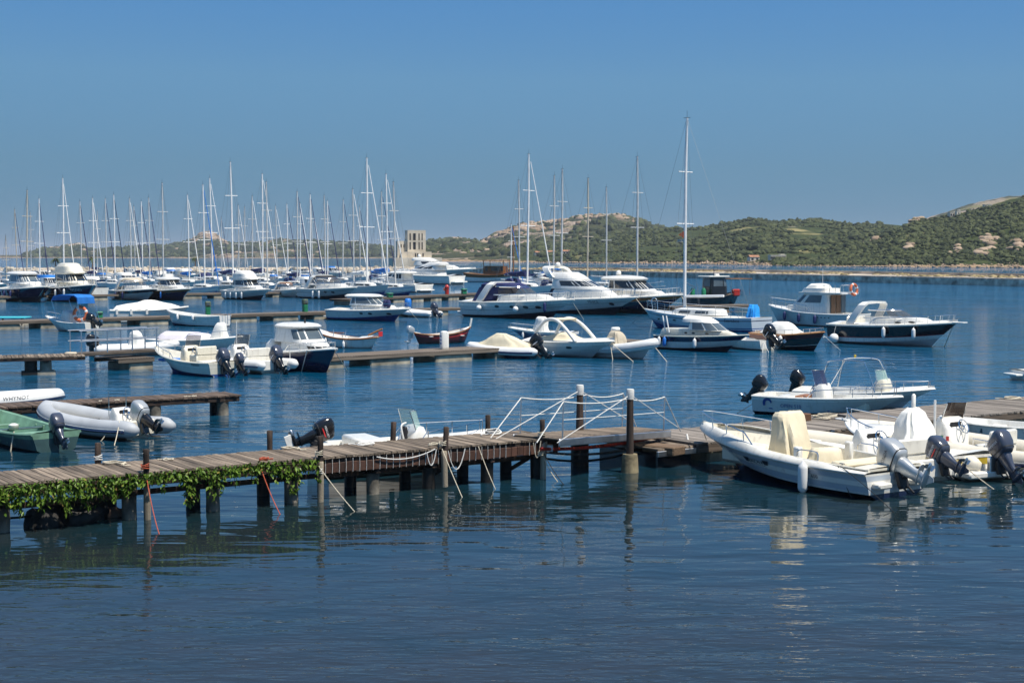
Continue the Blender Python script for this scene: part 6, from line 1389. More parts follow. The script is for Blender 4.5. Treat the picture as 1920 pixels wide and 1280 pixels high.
# ================================================================== cruisers and far fleet
OCC = []                                           # berths already taken: (x, y, heading, L)
def cruiser(name, label, xl, xr, yw, hd, ratio=.33, mats=None, fr=(0, .3, .6, .9, 1), fm=None, bot=None, style='express', cat='motor yacht', k=1., **o):
    pos, L = berth(xl, xr, yw, hd, ratio); B = L * ratio; OCC.append((pos[0], pos[1], hd, L))
    bt = Boat(name, label, cat, pos, hd); h = L * .1 * k
    H = Hull(L, B, h * .95, h * 1.0, h * 1.24, .05 * L, .9, .15 * L, (.015 * L, .06 * L), .9, 2.3, 1.3, nu=24)
    mats = mats or [WHITE]; bt.add(H.shell(fr, fm, (len(mats) - 1) if bot is None else bot), 'hull', mats); bt.add(H.rubrail(.007 * L), 'rub_rail', o.get('rub', OFFW))
    bt.add(H.liner(.06, .26, .14 * B, h * .55, .012 * L), 'deck', o.get('deck', WHITE))
    hs_ = o.get('hs', 1.)
    def C(rs, nm, m, p=3.2, **kk): return cabin(bt, [(h + a * L * hs_, b * L, c * L, d * B / 2, e * B / 2) for a, b, c, d, e in rs], nm, m, p, **kk)
    W = o.get('white', WHITE); G_ = o.get('glass', GLASS)
    SIDE = [(3.3, 5.2), (5.3, 7.2), (7.3, 8.8), (15.2, 16.7), (16.8, 18.7), (18.8, 20.7)]; FRONT = [(-3.1, -1.05), (-.95, .95), (1.05, 3.1)]
    if style in ('express', 'hoop'):
        C([(-.005, -.20, .38, .86, .20), (.035, -.19, .30, .80, .28), (.055, -.17, .24, .70, .32)], 'foredeck_cabin', W)
        ws = [ring(h + .045 * L, -.24 * L, .14 * L, B * .40, B * .28, 3.4), ring(h + .105 * L, -.22 * L, .02 * L, B * .35, B * .24, 3.4)]
        bt.add(MB().rings([ws[0], [tuple(Vector(a).lerp(Vector(b), .12)) for a, b in zip(*ws)]], cap=(0, 0)), 'windscreen_frame', W, 40)
        panes(bt, ws[0], ws[1], FRONT + [(3.3, 5.4), (5.5, 7.4), (16.6, 18.5), (18.6, 20.7)], .12, .95, o.get('screen', G_), .0, gap=.08)
        bt.add(MB().tube([ws[1][i % 24] for i in range(-8, 8)], .005 * L, 5), 'windscreen_rail', STEEL if style == 'express' else W)
        if o.get('canopy'): C([(.095, -.36, .04, .74, .50), (.12, -.35, .0, .72, .48), (.132, -.32, -.05, .62, .42)], 'canopy', o['canopy'], 3.6); 
        if o.get('canopy') and o.get('drop'): C([(.0, -.42, -.20, .84, .80), (.10, -.36, -.10, .75, .73)], 'canopy_side', o['canopy'], 3.6, cap=(0, 0))
        if o.get('arch', 1): arch(bt, -.30 * L, -.20 * L if not o.get('fwd') else -.36 * L, B * .42, h, h + (.128 if o.get('canopy') else .15) * L, W, .05 * L, .016 * L)
        seat(bt, -.33 * L, 0, h * .55, .07 * L, B * .6, h * .5, OFFW)
    elif style == 'hardtop':
        C([(-.005, -.25, .38, .86, .20), (.03, -.24, .31, .82, .28), (.05, -.22, .26, .74, .32)], 'foredeck_cabin', W)
        r_ = C([(.045, -.24, .20, .80, .52), (.06, -.235, .175, .79, .50), (.125, -.21, .06, .70, .46)], 'deckhouse', W, 3.8)
        panes(bt, r_[1], r_[2], FRONT + SIDE, .08, .92, G_, gap=.08)
        C([(.123, -.30, .09, .76, .52), (.135, -.31, .10, .78, .54), (.15, -.28, .05, .68, .46), (.155, -.2, -.02, .4, .3)], 'hardtop', W, 3.6)
    elif style == 'fly':
        C([(-.005, -.27, .38, .86, .20), (.035, -.26, .30, .82, .30), (.05, -.24, .26, .74, .34)], 'foredeck_cabin', W)
        r_ = C([(.045, -.28, .18, .82, .55), (.06, -.28, .155, .81, .54), (.13, -.27, .06, .74, .48)], 'deckhouse', W, 4.)
        panes(bt, r_[1], r_[2], FRONT + SIDE, .08, .9, G_, gap=.1)
        C([(.128, -.38, .09, .80, .50), (.14, -.39, .11, .82, .52), (.155, -.38, .10, .80, .50)], 'flybridge_deck', W, 4.)
        C([(.15, -.30, .08, .74, .46), (.20, -.29, .02, .74, .48)], 'flybridge_coaming', W, 3.6)
        if o.get('flytop'): C([(.20, -.26, .00, .68, .45), (.225, -.24, -.03, .60, .40), (.235, -.2, -.08, .4, .3)], 'flybridge_cover', o['flytop'], 3.4)
        rl = MB()
        for sd in (1, -1): rl.tube([(-.24 * L, sd * B * .36, h + .2 * L), (-.37 * L, sd * B * .37, h + .2 * L), (-.38 * L, sd * B * .37, h + .15 * L)], .004 * L, 5)
        bt.add(rl, 'flybridge_rail', STEEL)
        if o.get('arch'): arch(bt, -.24 * L, -.36 * L, B * .36, h + .16 * L, h + .27 * L, W, .05 * L, .016 * L)
    elif style == 'yacht':
        C([(-.005, -.30, .36, .88, .22), (.05, -.29, .26, .84, .34), (.075, -.27, .20, .76, .38)], 'foredeck_cabin', W)
        r_ = C([(.07, -.30, .17, .80, .46), (.085, -.30, .145, .79, .46), (.14, -.28, -.02, .68, .42)], 'deckhouse', W, 3.4)
        panes(bt, r_[1], r_[2], [(-3.2, 0), (0, 3.2)] + SIDE[:2] + SIDE[4:], .1, .75, G_, gap=.06)
        C([(.138, -.33, .0, .74, .42), (.165, -.33, -.06, .70, .42), (.185, -.30, -.12, .56, .36)], 'flybridge_coaming', W, 3.2)
        if not o.get('noarch'): arch(bt, -.26 * L, -.34 * L, B * .34, h + .15 * L * hs_, h + .215 * L * hs_, W, .05 * L, .018 * L)
    if o.get('radome'): bt.add(MB().lathe([(.010 * L, 0), (.018 * L, .008 * L), (.020 * L, .022 * L), (.012 * L, .036 * L), (.002, .039 * L)], 12), 'radome', WHITE, 70, loc=(o['radome'] * L, 0, h + o.get('rz', .155) * L))
    if o.get('rails', 1): rail(bt, H, .42, .965, .055 * L, 8, .0017 * L + .006, .02 * L, 'bow_rail', True, False, .15, rise=.04)
    for x in o.get('ports', ()): porthole(bt, H, x * L, h * .72, .022 * L, .010 * L)
    for i, (x, m_) in enumerate(o.get('fenders', ())): fender(bt, H, x * L, m_, '%s fender %s of the %s' % ({FENW: 'white', FENN: 'navy', FENB: 'blue'}[m_], ('near the stern', 'amidships', 'near the bow')[min(2, int((x + .5) * 3))], o.get('nick', 'cruiser')), -1, None, .07 * L, .013 * L, drop=.02 * L)
    bt.add(MB().cbox((-.5 * L - .03 * L, 0, .03 * L), (.07 * L, B * .7, .016 * L), .005 * L), 'swim_platform', W, 0)
    if o.get('line'): bowline(bt, H, o['line'][0], o['line'][1], 'pale mooring rope from the bow of the ' + o.get('nick', 'cruiser'), 1)
    if o.get('hname'): hull_text(bt, H, o['hname'], .28 * L, h * .80, .035 * L, LETW)
    return bt, H
# right-hand group
bt, H = cruiser('motor_cruiser', 'white cruiser with navy canvas enclosure and round white fenders', 862, 1076, 599, -46, .32, [WHITE, GREYW, NAVY, ANTIF], (0, .36, .39, .7, 1), [1, 2, 1, 0], style='express', canopy=CANN, drop=1, screen=ACRS, ports=(-.1, .04, .15, .24), line=(1095, 600), nick='navy canopied cruiser', k=1.12)
for x in (-.26, .10): fender(bt, H, x * H.L, FENW, 'round white fender %s on the navy canopied cruiser' % ('aft' if x < 0 else 'forward'), -1, .75, .4, .22, ball=True)
fender(bt, H, .32 * H.L, FENN, 'dark blue fender near the bow of the navy canopied cruiser', -1, None, .7, .12)
bt, H = cruiser('motor_yacht', 'white flybridge yacht with dark swoosh window behind the navy canopied cruiser', 985, 1196, 591, -50, .30, [WHITE, GREYW, ANTIF], (0, .5, .53, .8, 1), [1, 2, 1, 0], style='yacht', line=(1225, 600), nick='swoosh-window yacht', radome=-.3, rz=.215)
porthole(bt, H, .3 * H.L, .9, .2, .12); hull_text(bt, H, 'FENICE', .18 * H.L, .95, .3, LETK)
bt, H = cruiser('motor_yacht', 'navy hulled motor yacht with varnished strake and white hardtop', 1082, 1282, 590, -52, .29, [NAVY, VARN, OFFW, ANTIF], (0, .3, .62, .64, .66, .96, 1), [0, 0, 2, 0, 1, 1], style='hardtop', nick='navy hardtop yacht', radome=-.18, rz=.155, k=1.15, line=(1300, 600))
hull_text(bt, H, 'Bea', .24 * H.L, .8, .5, LETW, slant=.3)
# work boat at the rusty pontoon
pos, L = berth(1278, 1388, 573, 25, .34); OCC.append((*pos, 25, L)); B = L * .34
bt = Boat('work_boat', 'black work boat with dark wheelhouse, brown awning and deck gear', 'work boat', pos, 25); H = Hull(L, B, .8, .8, 1.4, .4, .85, .6, (.05, .2), .85, 2.4)
bt.add(H.shell((0, .5, .9, 1), [0, 0, 1], 0), 'hull', [BLACK, DKRED]); bt.add(H.rubrail(.06), 'rub_rail', RUBBER); bt.add(H.liner(.04, .7, .25, .6, .05), 'deck', TEAK)
r_ = cabin(bt, [(.7, -.9, 1.1, .95, .9), (1.7, -.9, 1.1, .95, .9), (2.7, -.85, .95, .9, .85)], 'wheelhouse', BLACK, 6.); panes(bt, r_[1], r_[2], [(-3, -1), (-1, 1), (1, 3), (3.2, 5), (5, 7), (16, 18), (18, 20.6), (9, 11), (11, 13)], .15, .85, GLASSG)
bt.add(MB().cbox((0, 0, 2.8), (2.4, 2.1, .12), .05), 'wheelhouse_roof', OFFW, 0); bt.add(MB().cbox((2.6, 0, 2.55), (2.6, 1.9, .1), .04), 'awning', CANBR, 0)
for x, y in ((1.5, .8), (1.5, -.8), (3.7, .8), (3.7, -.8)): bt.add(MB().tube([(x, y, 1.), (x, y, 2.5)], .04, 5), 'awning_post', STEEL)
bt.add(MB().cbox((2.2, -.5, 1.2), (.8, .6, .7), .1), 'winch', RED, 0); bt.add(MB().lathe([(.22, .6), (.22, 1.5), (.1, 1.7)], 10), 'gas_bottle', GRNP, loc=(-1.6, -.7, 0)); bt.add(MB().lathe([(.22, .6), (.22, 1.5), (.1, 1.7)], 10), 'gas_bottle', GRNP, loc=(-2.3, .2, 0)); bt.add(MB().cbox((3.2, .3, 1.15), (.6, .8, .6), .08), 'deck_box', OFFW, 0)
bt.add(MB().tube([(-3, .2, .8), (-2.2, 0, 1.8), (-3.4, 0, 2.3)], .06, 6), 'davit', ALU); bt.add(MB().tube([(0, 0, 2.8), (0, 0, 3.6)], .03, 5), 'mast', RUBBER); bt.add(MB().cbox((.3, 0, 2.95), (.5, .4, .2), .05), 'life_raft', WHITE, 0)
# trawler and express cruiser on the right
pos, L = berth(1442, 1632, 615, 132, .36); B = L * .36
bt = Boat('motor_cruiser', 'pale grey trawler cruiser with flybridge and open cream saloon door', 'motor cruiser', pos, 132); H = Hull(L, B, .9, .95, 1.35, .4, .9, .7, (.08, .3), .9, 2.3, 1.2); OCC.append((*pos, 132, L))
bt.add(H.shell((0, .3, .7, .95, 1), [0, 0, 0, 1], 0), 'hull', [GREYW, WHITE]); bt.add(H.rubrail(.05), 'rub_rail', WHITE); bt.add(H.liner(.05, .28, .2, .5, .04), 'deck', WHITE)
cabin(bt, [(.95, -.1 * L, .34 * L, B * .40, B * .16), (1.4, -.1 * L, .26 * L, B * .38, B * .2)], 'foredeck_cabin', WHITE, 3.)
r_ = cabin(bt, [(.9, -.26 * L, .18 * L, B * .41, B * .36), (1.55, -.26 * L, .15 * L, B * .41, B * .36), (2.25, -.25 * L, .03 * L, B * .39, B * .34)], 'deckhouse', WHITE, 6.)
panes(bt, r_[1], r_[2], [(-3, -1), (-1, 1), (1, 3), (3.4, 5), (5.1, 6.6)], .12, .85, GLASSG)
for y, m_ in ((.55, VARN), (-.05, VARN), (-.62, GLASSG)): bt.add(MB().cbox((-.266 * L, y, 1.55), (.06, .5, 1.25), .01), 'saloon_door', wood('door_brown', (.16, .09, .05), .2, .6, 'z') if m_ == VARN else m_, 0)
cabin(bt, [(2.24, -.40 * L, .08 * L, B * .43, B * .38), (2.34, -.40 * L, .09 * L, B * .44, B * .38)], 'flybridge_deck', WHITE, 8.)
cabin(bt, [(2.33, -.22 * L, .07 * L, B * .38, B * .34), (2.62, -.22 * L, .04 * L, B * .38, B * .34)], 'flybridge_coaming', WHITE, 5.); cover(bt, [(2.6, -.14 * L, .04 * L, B * .34, B * .30), (2.85, -.13 * L, .0, B * .3, B * .26), (2.92, -.1 * L, -.05, B * .2, B * .2)], CANW, 'helm_cover', .02)
rl = MB()
for sd in (1, -1):
    rl.tube([(-.2 * L, sd * B * .40, 2.85), (-.395 * L, sd * B * .40, 2.85)], .02, 5)
    for x in (-.22, -.28, -.34, -.395): rl.tube([(x * L, sd * B * .40, 2.33), (x * L, sd * B * .40, 2.85)], .018, 5)
rl.tube([(-.395 * L, -B * .4, 2.85), (-.395 * L, B * .4, 2.85)], .02, 5); bt.add(rl, 'flybridge_rail', STEEL); rail(bt, H, .45, .97, .55, 6, .02, .08, 'bow_rail', True, True)
lifebuoy(bt.w((-.40 * L - .12, -.2, 2.55)), 'orange lifebuoy on the flybridge rail of the trawler cruiser', .36, R(42), .1); bt.add(MB().tube([(-.1 * L, 0, 2.9), (-.1 * L, 0, 4.0)], .015, 4), 'antenna', FENW)
for i, x in enumerate((.2, .02, -.16)): fender(bt, H, x * L, FENN, 'navy fender on the pale grey trawler cruiser', 1, None, .55, .12, group='trawler fenders')
for k in range(4): bt.add(H.patch([(-.30 * L + k * .3, .62), (-.30 * L + k * .3 + .12, .62), (-.30 * L + k * .3 + .12, .68), (-.30 * L + k * .3, .68)], [(0, 1, 2, 3)], .016, 1), 'scupper', GLASS, 0)
bt, H = cruiser('motor_cruiser', 'white express cruiser with glossy black hull band and swept arch', 1550, 1796, 651, -50, .36, [WHITE, BLACK, mat('stripe_red', (.3, .03, .03), .4), GREYW], (0, .24, .30, .92, 1), [0, 2, 1, 0], 3, style='express', screen=ACRS, ports=(), line=(1770, 652), nick='black banded express cruiser', k=1.42, cat='motor cruiser')
porthole(bt, Hull(H.L, H.B * .9, H.fm * 1.3, H.fm * 1.3, H.fm * 1.6, .3, .9, .9, (H.fm, H.fm), 1, 2.2, 1), .1 * H.L, H.fm * 1.17, .2, .06); porthole(bt, Hull(H.L, H.B * .9, H.fm * 1.3, H.fm * 1.3, H.fm * 1.6, .3, .9, .9, (H.fm, H.fm), 1, 2.2, 1), .2 * H.L, H.fm * 1.2, .18, .06)
for i, x in enumerate((.02, .24)): fender(bt, H, x * H.L, FENW, 'white fender %s on the black banded express cruiser' % ('amidships', 'forward')[i], -1, .72, .55, .11)
fender(bt, H, -.40 * H.L, FENW, 'big round white fender at the stern of the black banded express cruiser', -1, .28, .4, .27, ball=True)
bt.add(MB().cbox((H.L * .5 + .1, 0, H.fb), (.7, .45, .06), .02), 'bow_platform', WHITE, 0)
# left group around the long pontoon
pos, L = berth(86, 186, 623, 152, .36); B = L * .36; OCC.append((*pos, 152, L))
bt = Boat('motor_boat', 'white open boat with blue bimini, covered console and black outboard', 'boat', pos, 152); H = Hull(L, B, .6, .62, .95, .25, .9, .8, (.08, .3), .88, 2.2, 1.25)
bt.add(H.shell((0, .4, .9, 1), [1, 1, 0], 1), 'hull', [WHITE, OFFW]); bt.add(H.rubrail(.035), 'rub_rail', WHITE); bt.add(H.liner(.05, .8, .16, .2), 'cockpit_liner', WHITE)
cover(bt, [(.25, -.7, .6, .5, .46), (.8, -.55, .5, .44, .4), (1.2, -.4, .42, .38, .34), (1.32, -.25, .35, .28, .26)], CANW, 'console_cover', .03); rail(bt, H, .55, .97, .3, 4)
bt.add(MB().rings([[(-1.55, y, 2.05 - .25), (-1.5, y, 2.2), (-1.2, y, 2.36), (0, y, 2.38), (.55, y, 2.28), (.75, y, 2.0), (.7, y, 1.98), (.5, y, 2.2), (0, y, 2.3), (-1.2, y, 2.28), (-1.42, y, 2.15), (-1.48, y, 1.82)] for y in (-.75, -.3, .3, .75)]), 'bimini', CANB, 50)
for sd in (1, -1):
    bt.add(MB().tube([(.2, sd * .78, .7), (.7, sd * .76, 2.0)], .02, 5), 'bimini_strut', STEEL); bt.add(MB().tube([(-1.9, sd * .78, .65), (-1.5, sd * .76, 1.95)], .02, 5), 'bimini_strut', STEEL)
lifebuoy(bt.w((-1.2, .2, 1.15)), 'orange lifebuoy on the boat with the blue bimini', .42, R(-10), .1); outboard(bt, -L / 2 - .04, 0, .62, R(66), MOTK, .95)
p0 = pd.w(pd.sx(280, 4.2, .6), 4.2, 0)
bt = Boat('motor_boat', 'white motor boat wrapped in a white tarpaulin behind the long pontoon', 'boat', (p0.x, p0.y), 15); L, B = 5.6, 2.1; OCC.append((p0.x, p0.y, 15, L)); H = Hull(L, B, .9, .9, 1.1, .3, .9, .8, (.08, .3), .9, 2.3, 1.2)
bt.add(H.shell(), 'hull', [WHITE]); bt.add(H.rubrail(.04), 'rub_rail', WHITE); bt.add(H.liner(.05, .2, .2, .4), 'deck', WHITE); cover(bt, [(.92, -2.6, 2.5, .95, .25), (1.2, -2.3, 2.0, .8, .25), (1.45, -.9, 1.0, .45, .2), (1.62, -.3, .4, .15, .1)], CANW, 'tarpaulin', .04, 3)
for x in (-2.3, -1.3, -.2): bt.add(MB().cbox((x, -1.06, .8), (.18, .1, .45), .03), 'frame_post', WHITE, 0)
pos, L = berth(314, 434, 613, 152, .3); B = L * .3; OCC.append((*pos, 152, L))
bt = Boat('rowing_boat', 'white clinker-built rowing boat with boarding ladder by a green pedestal', 'boat', pos, 152); H = Hull(L, B, .75, .72, 1.05, .25, .8, .4, (.05, .2), .8, 2.3, 1.05, .5)
sm = MB(); bt.add(H.shell((0, .25, .5, .75, 1), None, 1), 'hull', [WHITE, NAVY]); bt.add(H.rubrail(.05), 'gunwale', WHITE); bt.add(H.liner(.05, .88, .12, .25), 'inner_planking', WHITE)
for f_ in (.25, .5, .75): bt.add(H.rubrail(.022, f_, .012, 0, .95), 'strake', OFFW)
for i, x in enumerate((1.0, -.4)): fender(bt, H, x, FENW, 'white fender %s on the clinker rowing boat' % ('forward', 'amidships')[i], 1, .6, .4, .1)
bt.add(MB().tube([(-L / 2 - .05, .3, .9), (-L / 2 - .45, .3, .9), (-L / 2 - .45, .3, .2)], .025, 5).tube([(-L / 2 - .05, 0, .9), (-L / 2 - .45, 0, .9), (-L / 2 - .45, 0, .2)], .025, 5).tube([(-L / 2 - .45, 0, .5), (-L / 2 - .45, .3, .5)], .02, 5), 'boarding_ladder', ALU)
bt, H = cruiser('motor_cruiser', 'white hardtop cruiser with bright blue sheer stripe and raked stern', 610, 770, 603, -40, .35, [WHITE, GREYW, BLUE, ANTIB], (0, .12, .5, .88, 1), [3, 1, 1, 2], 3, style='hardtop', glass=GLASSG, ports=(.0, .1, .28), line=(786, 603), nick='blue striped cruiser', cat='motor cruiser')
for i, x in enumerate((.20, .24)): tag(MB().cbox((0, 0, 0), (.35, .35, .6), .12).build('fender_pad', CANN, None, 50, bt.w((x * H.L + .1, -.35, H.fm * 1.35 + .25))), 'rolled navy fender cover standing on the foredeck of the blue striped cruiser', 'fender', 'navy fender covers on the foredeck')
tag(MB().lathe([(.25, 0), (.28, .2), (.28, .7), (.18, .85)], 10).build('water_drum', FENB, None, 60, pd.w(pd.sx(765, 1.2, .6), 1.2, .55)), 'blue plastic drum on the pontoon ahead of the blue striped cruiser', 'drum')
pos, L = berth(768, 802, 596, 140, .45)
bt, H = rib('inflatable_boat', 'little white inflatable tender with outboard beside the blue striped cruiser', (pos[0], pos[1] + 1.), 140, 3.4, 1.6, TUBEW, .2, (.3, .45), TUBEW, strake=None); outboard(bt, -1.75, 0, .5, R(45), MOTY, 1.0)
# the row of cruisers with their bows out
cruiser('motor_cruiser', 'navy hulled hardtop cruiser with blue fenders beside the big navy flybridge boat', -10, 86, 567, -55, .33, [NAVY, WHITE, ANTIF], (0, .4, .94, 1), [0, 0, 1], style='hardtop', glass=GLASSG, fenders=((-.25, FENN), (-.1, FENN), (.06, FENN)), line=(66, 567), nick='navy hardtop cruiser', k=1.12)
cruiser('motor_yacht', 'big navy hulled flybridge boat with cream upperworks and white name', 80, 174, 567, -55, .35, [NAVY, CREAM, ANTIF], (0, .4, .95, 1), [0, 0, 1], style='fly', white=CREAM, flytop=CREAM, fenders=((-.02, FENW), (.16, FENW)), line=(155, 566), nick='big navy flybridge boat', hname='VIAGGIO', k=1.35)
cruiser('motor_cruiser', 'white cruiser with dark hull band and tan sprayhood in the far row', 204, 290, 564, -55, .33, [WHITE, BLACK, GREYW], (0, .5, .55, .9, 1), [2, 2, 1, 0], style='express', canopy=CANT, screen=ACRS, fenders=((-.2, FENN), (.0, FENN)), nick='tan hooded cruiser', k=1.05)
cruiser('motor_cruiser', 'dark hulled cruiser with varnished strake and white hardtop in the far row', 272, 355, 564, -55, .33, [BLACK, VARN, NAVY], (0, .5, .66, .95, 1), [2, 2, 1, 0], style='hardtop', fenders=((.05, FENB),), nick='dark varnished cruiser', line=(340, 563), k=1.15)
cruiser('motor_yacht', 'white flybridge cruiser with cream front cover and four white fenders', 414, 504, 563, -55, .35, [WHITE, GREYW, ANTIF], (0, .5, .7, 1), [1, 1, 0], style='fly', flytop=CANW, fenders=((-.3, FENW), (-.15, FENW), (.0, FENW), (.12, FENW)), nick='cream-covered flybridge cruiser', k=1.05, line=(500, 562), rails=1)
cruiser('motor_boat', 'small white fishing boat with brown hood between two cruisers', 506, 562, 558, -60, .36, [WHITE, OFFW], (0, .5, 1), [1, 0], style='express', canopy=CANBR, screen=ACRS, nick='brown hooded boat', k=1.2, cat='boat')
cruiser('motor_cruiser', 'white sports cruiser with black canvas hood and three portholes', 556, 668, 562, -55, .33, [WHITE, GREYW, ANTIF], (0, .55, .6, .9, 1), [1, 2, 1, 0], style='express', canopy=CANK, screen=ACRS, ports=(.0, .1, .2), fenders=((-.08, FENW), (.04, FENW)), nick='black hooded sports cruiser', k=1.0)
cruiser('motor_cruiser', 'white cruiser with arched side window and black cockpit awning', 694, 812, 549, 135, .33, [WHITE, GREYW], (0, .6, .8, 1), [1, 1, 0], style='hardtop', canopy=CANK, nick='arched window cruiser')
cruiser('motor_yacht', 'tall white motor yacht with long sloping side behind the red hydrant', 735, 872, 534, 140, .3, [WHITE, OFFW], (0, .4, .8, 1), [1, 0, 0], style='yacht', nick='tall white motor yacht', k=1.0, hs=.8, noarch=1)
cruiser('motor_yacht', 'largest white superyacht with a satellite dome in front of the fort', 742, 892, 521, -28, .26, [WHITE, OFFW], (0, .4, .8, 1), [1, 0, 0], style='yacht', nick='superyacht', k=.85, hs=.8, noarch=1, radome=-.25, rz=.145)
for px, y0, y1, n_ in ((507, 525, 545, 0),): pass
# brown gulet
pos, L = berth(868, 992, 529, -30, .27); OCC.append((*pos, -30, L)); B = L * .27
bt = Boat('wooden_boat', 'long varnished wooden gulet with deckhouse and awning by the breakwater', 'gulet', pos, -30); H = Hull(L, B, 1.6, 1.3, 2.1, .8, .8, 1.5, (.1, .3), .85, 2.2, 1.1)
bt.add(H.shell((0, .3, .55, 1), [0, 0, 1], 0), 'hull', [WHITE, VARN]); bt.add(H.rubrail(.1), 'rub_rail', VARN); bt.add(H.liner(.05, .4, .3, 1.0, .05), 'deck', TEAK)
r_ = cabin(bt, [(1.4, -.2 * L, .15 * L, B * .33, B * .28), (2.9, -.19 * L, .13 * L, B * .32, B * .27)], 'deckhouse', VARN, 6.); panes(bt, r_[0], r_[1], [(3.4, 5), (5.2, 6.6), (6.8, 8.4), (15.6, 17), (17.2, 18.6), (18.8, 20.6)], .4, .85, GLASS)
bt.add(MB().cbox((-.02 * L, 0, 3.9), (.36 * L, B * .75, .14), .05), 'awning', wood('awning_wood', (.22, .10, .05), .3, .7, 'x'), 0)
for x in (-.18, .14):
    for sd in (1, -1): bt.add(MB().tube([(x * L, sd * B * .33, 1.5), (x * L, sd * B * .33, 3.9)], .07, 5), 'awning_post', VARN)
bt.add(MB().tube([(.25 * L, 0, 1.5), (.25 * L, 0, 10)], .12, 7), 'mast', VARN)

# ---- sailing yachts: masts seen in the photograph
ux, uy = math.cos(R(36)), math.sin(R(36))
masts = [(13, 442, 'b'), (33, 393, 'b'), (50, 357, 'b'), (59, 399, 'g'), (75, 373, 'w'), (120, 335, 'W'), (154, 378, 'g'), (177, 372, 'w'), (183, 397, 'g'), (200, 373, 'g'), (216, 366, 'w'), (247, 372, 'g'), (254, 387, 'g'), (268, 378, 'w'), (281, 371, 'g'), (306, 344, 'g'), (355, 366, 'w'), (384, 347, 'w'), (399, 335, 'W'), (416, 408, 'g'), (437, 305, 'W'), (448, 385, 'g'), (461, 388, 'g'), (473, 368, 'g'), (492, 327, 'W'), (501, 342, 'g'), (520, 386, 'g'), (540, 383, 'w'), (557, 360, 'g'), (563, 382, 'w'), (581, 365, 'w'), (586, 377, 'g'), (610, 367, 'g'), (614, 377, 'w'), (642, 375, 'g'), (663, 355, 'g'), (675, 388, 'g'), (687, 297, 'W'), (716, 360, 'g'), (726, 327, 'W'), (741, 342, 'g'),
         (957, 420, 'w'), (973, 339, 'g'), (987, 290, 'W'), (1036, 330, 'g'), (1051, 318, 'g'), (1100, 335, 'b'), (1136, 352, 'g'), (1193, 295, 'g')]
SPEC = {50: dict(tarp=CANLB), 120: dict(genoa=TUBEW), 216: dict(genoa=NAVY), 384: dict(genoa=BLUE), 399: dict(genoa=TUBEW), 437: dict(boom=CANN), 492: dict(genoa=TUBEW, boom=CANN), 687: dict(genoa=TUBEW, boom=CANW, hull='g'), 726: dict(genoa=TUBEW, boom=CANB), 957: dict(genoa=BLUE), 973: dict(boom=CANN), 987: dict(genoa=TUBEW, boom=CANN), 1051: dict(boom=CANN), 561: dict(genoa=CANN), 33: dict(genoa=CANN), 614: dict(boom=CANN), 581: dict(genoa=CANN), 540: dict(genoa=TUBEW), 716: dict(boom=CANB), 268: dict(boom=CANN, genoa=CANN), 177: dict(boom=CANN), 154: dict(boom=CANN)}
NAMES = {50: 'sailing yacht under a bright blue tarpaulin with a thick beige mast', 120: 'sailing yacht with bright white furled headsail behind the big navy flybridge boat', 216: 'sailing yacht with navy furled headsail behind the tan hooded cruiser', 384: 'sailing yacht with blue furled headsail behind the cream-covered flybridge cruiser', 399: 'sailing yacht with white headsail and bright mast behind the cream-covered flybridge cruiser', 437: 'sailing yacht with tall white mast, wide spreaders and navy boom cover', 492: 'sailing yacht with slim white mast, white headsail and navy boom cover', 687: 'grey hulled sailing yacht with very tall white mast behind the black hooded sports cruiser', 726: 'sailing yacht with bright blue boom cover just beside the fort', 957: 'short-masted sailing yacht with vivid blue furled headsail behind the navy canopied cruiser', 973: 'sailing yacht with grey mast and navy boom cover by the gulet', 987: 'sailing yacht with tall white mast and white headsail by the gulet', 1051: 'sailing yacht with navy sail cover in front of the rocky hill', 1193: 'sailing yacht with tall slender grey mast behind the navy hardtop yacht', 1100: 'sailing yacht with beige mast behind the swoosh-window yacht', 1136: 'sailing yacht with the shortest grey mast in front of the rocky hill', 1036: 'sailing yacht with plain grey mast in front of the rocky hill', 33: 'sailing yacht with beige mast and dark headsail near the blue tarpaulin', 306: 'sailing yacht with tall dark grey mast and no headsail in the crowded berths', 741: 'sailing yacht with grey mast standing against the fort tower', 13: 'small sailing yacht with stubby beige mast at the end of the berths'}
def clash(x, y, hd, L):
    for ox, oy, oh, oL in OCC:
        dx, dy = x - ox, y - oy
        if dx * dx + dy * dy > 22 ** 2: continue
        a = dx * ux + dy * uy; b = -dx * uy + dy * ux
        if abs(a) < 3.7 and abs(b) < (L + oL) * .5 + .3: return True
    return False
random.seed(21)
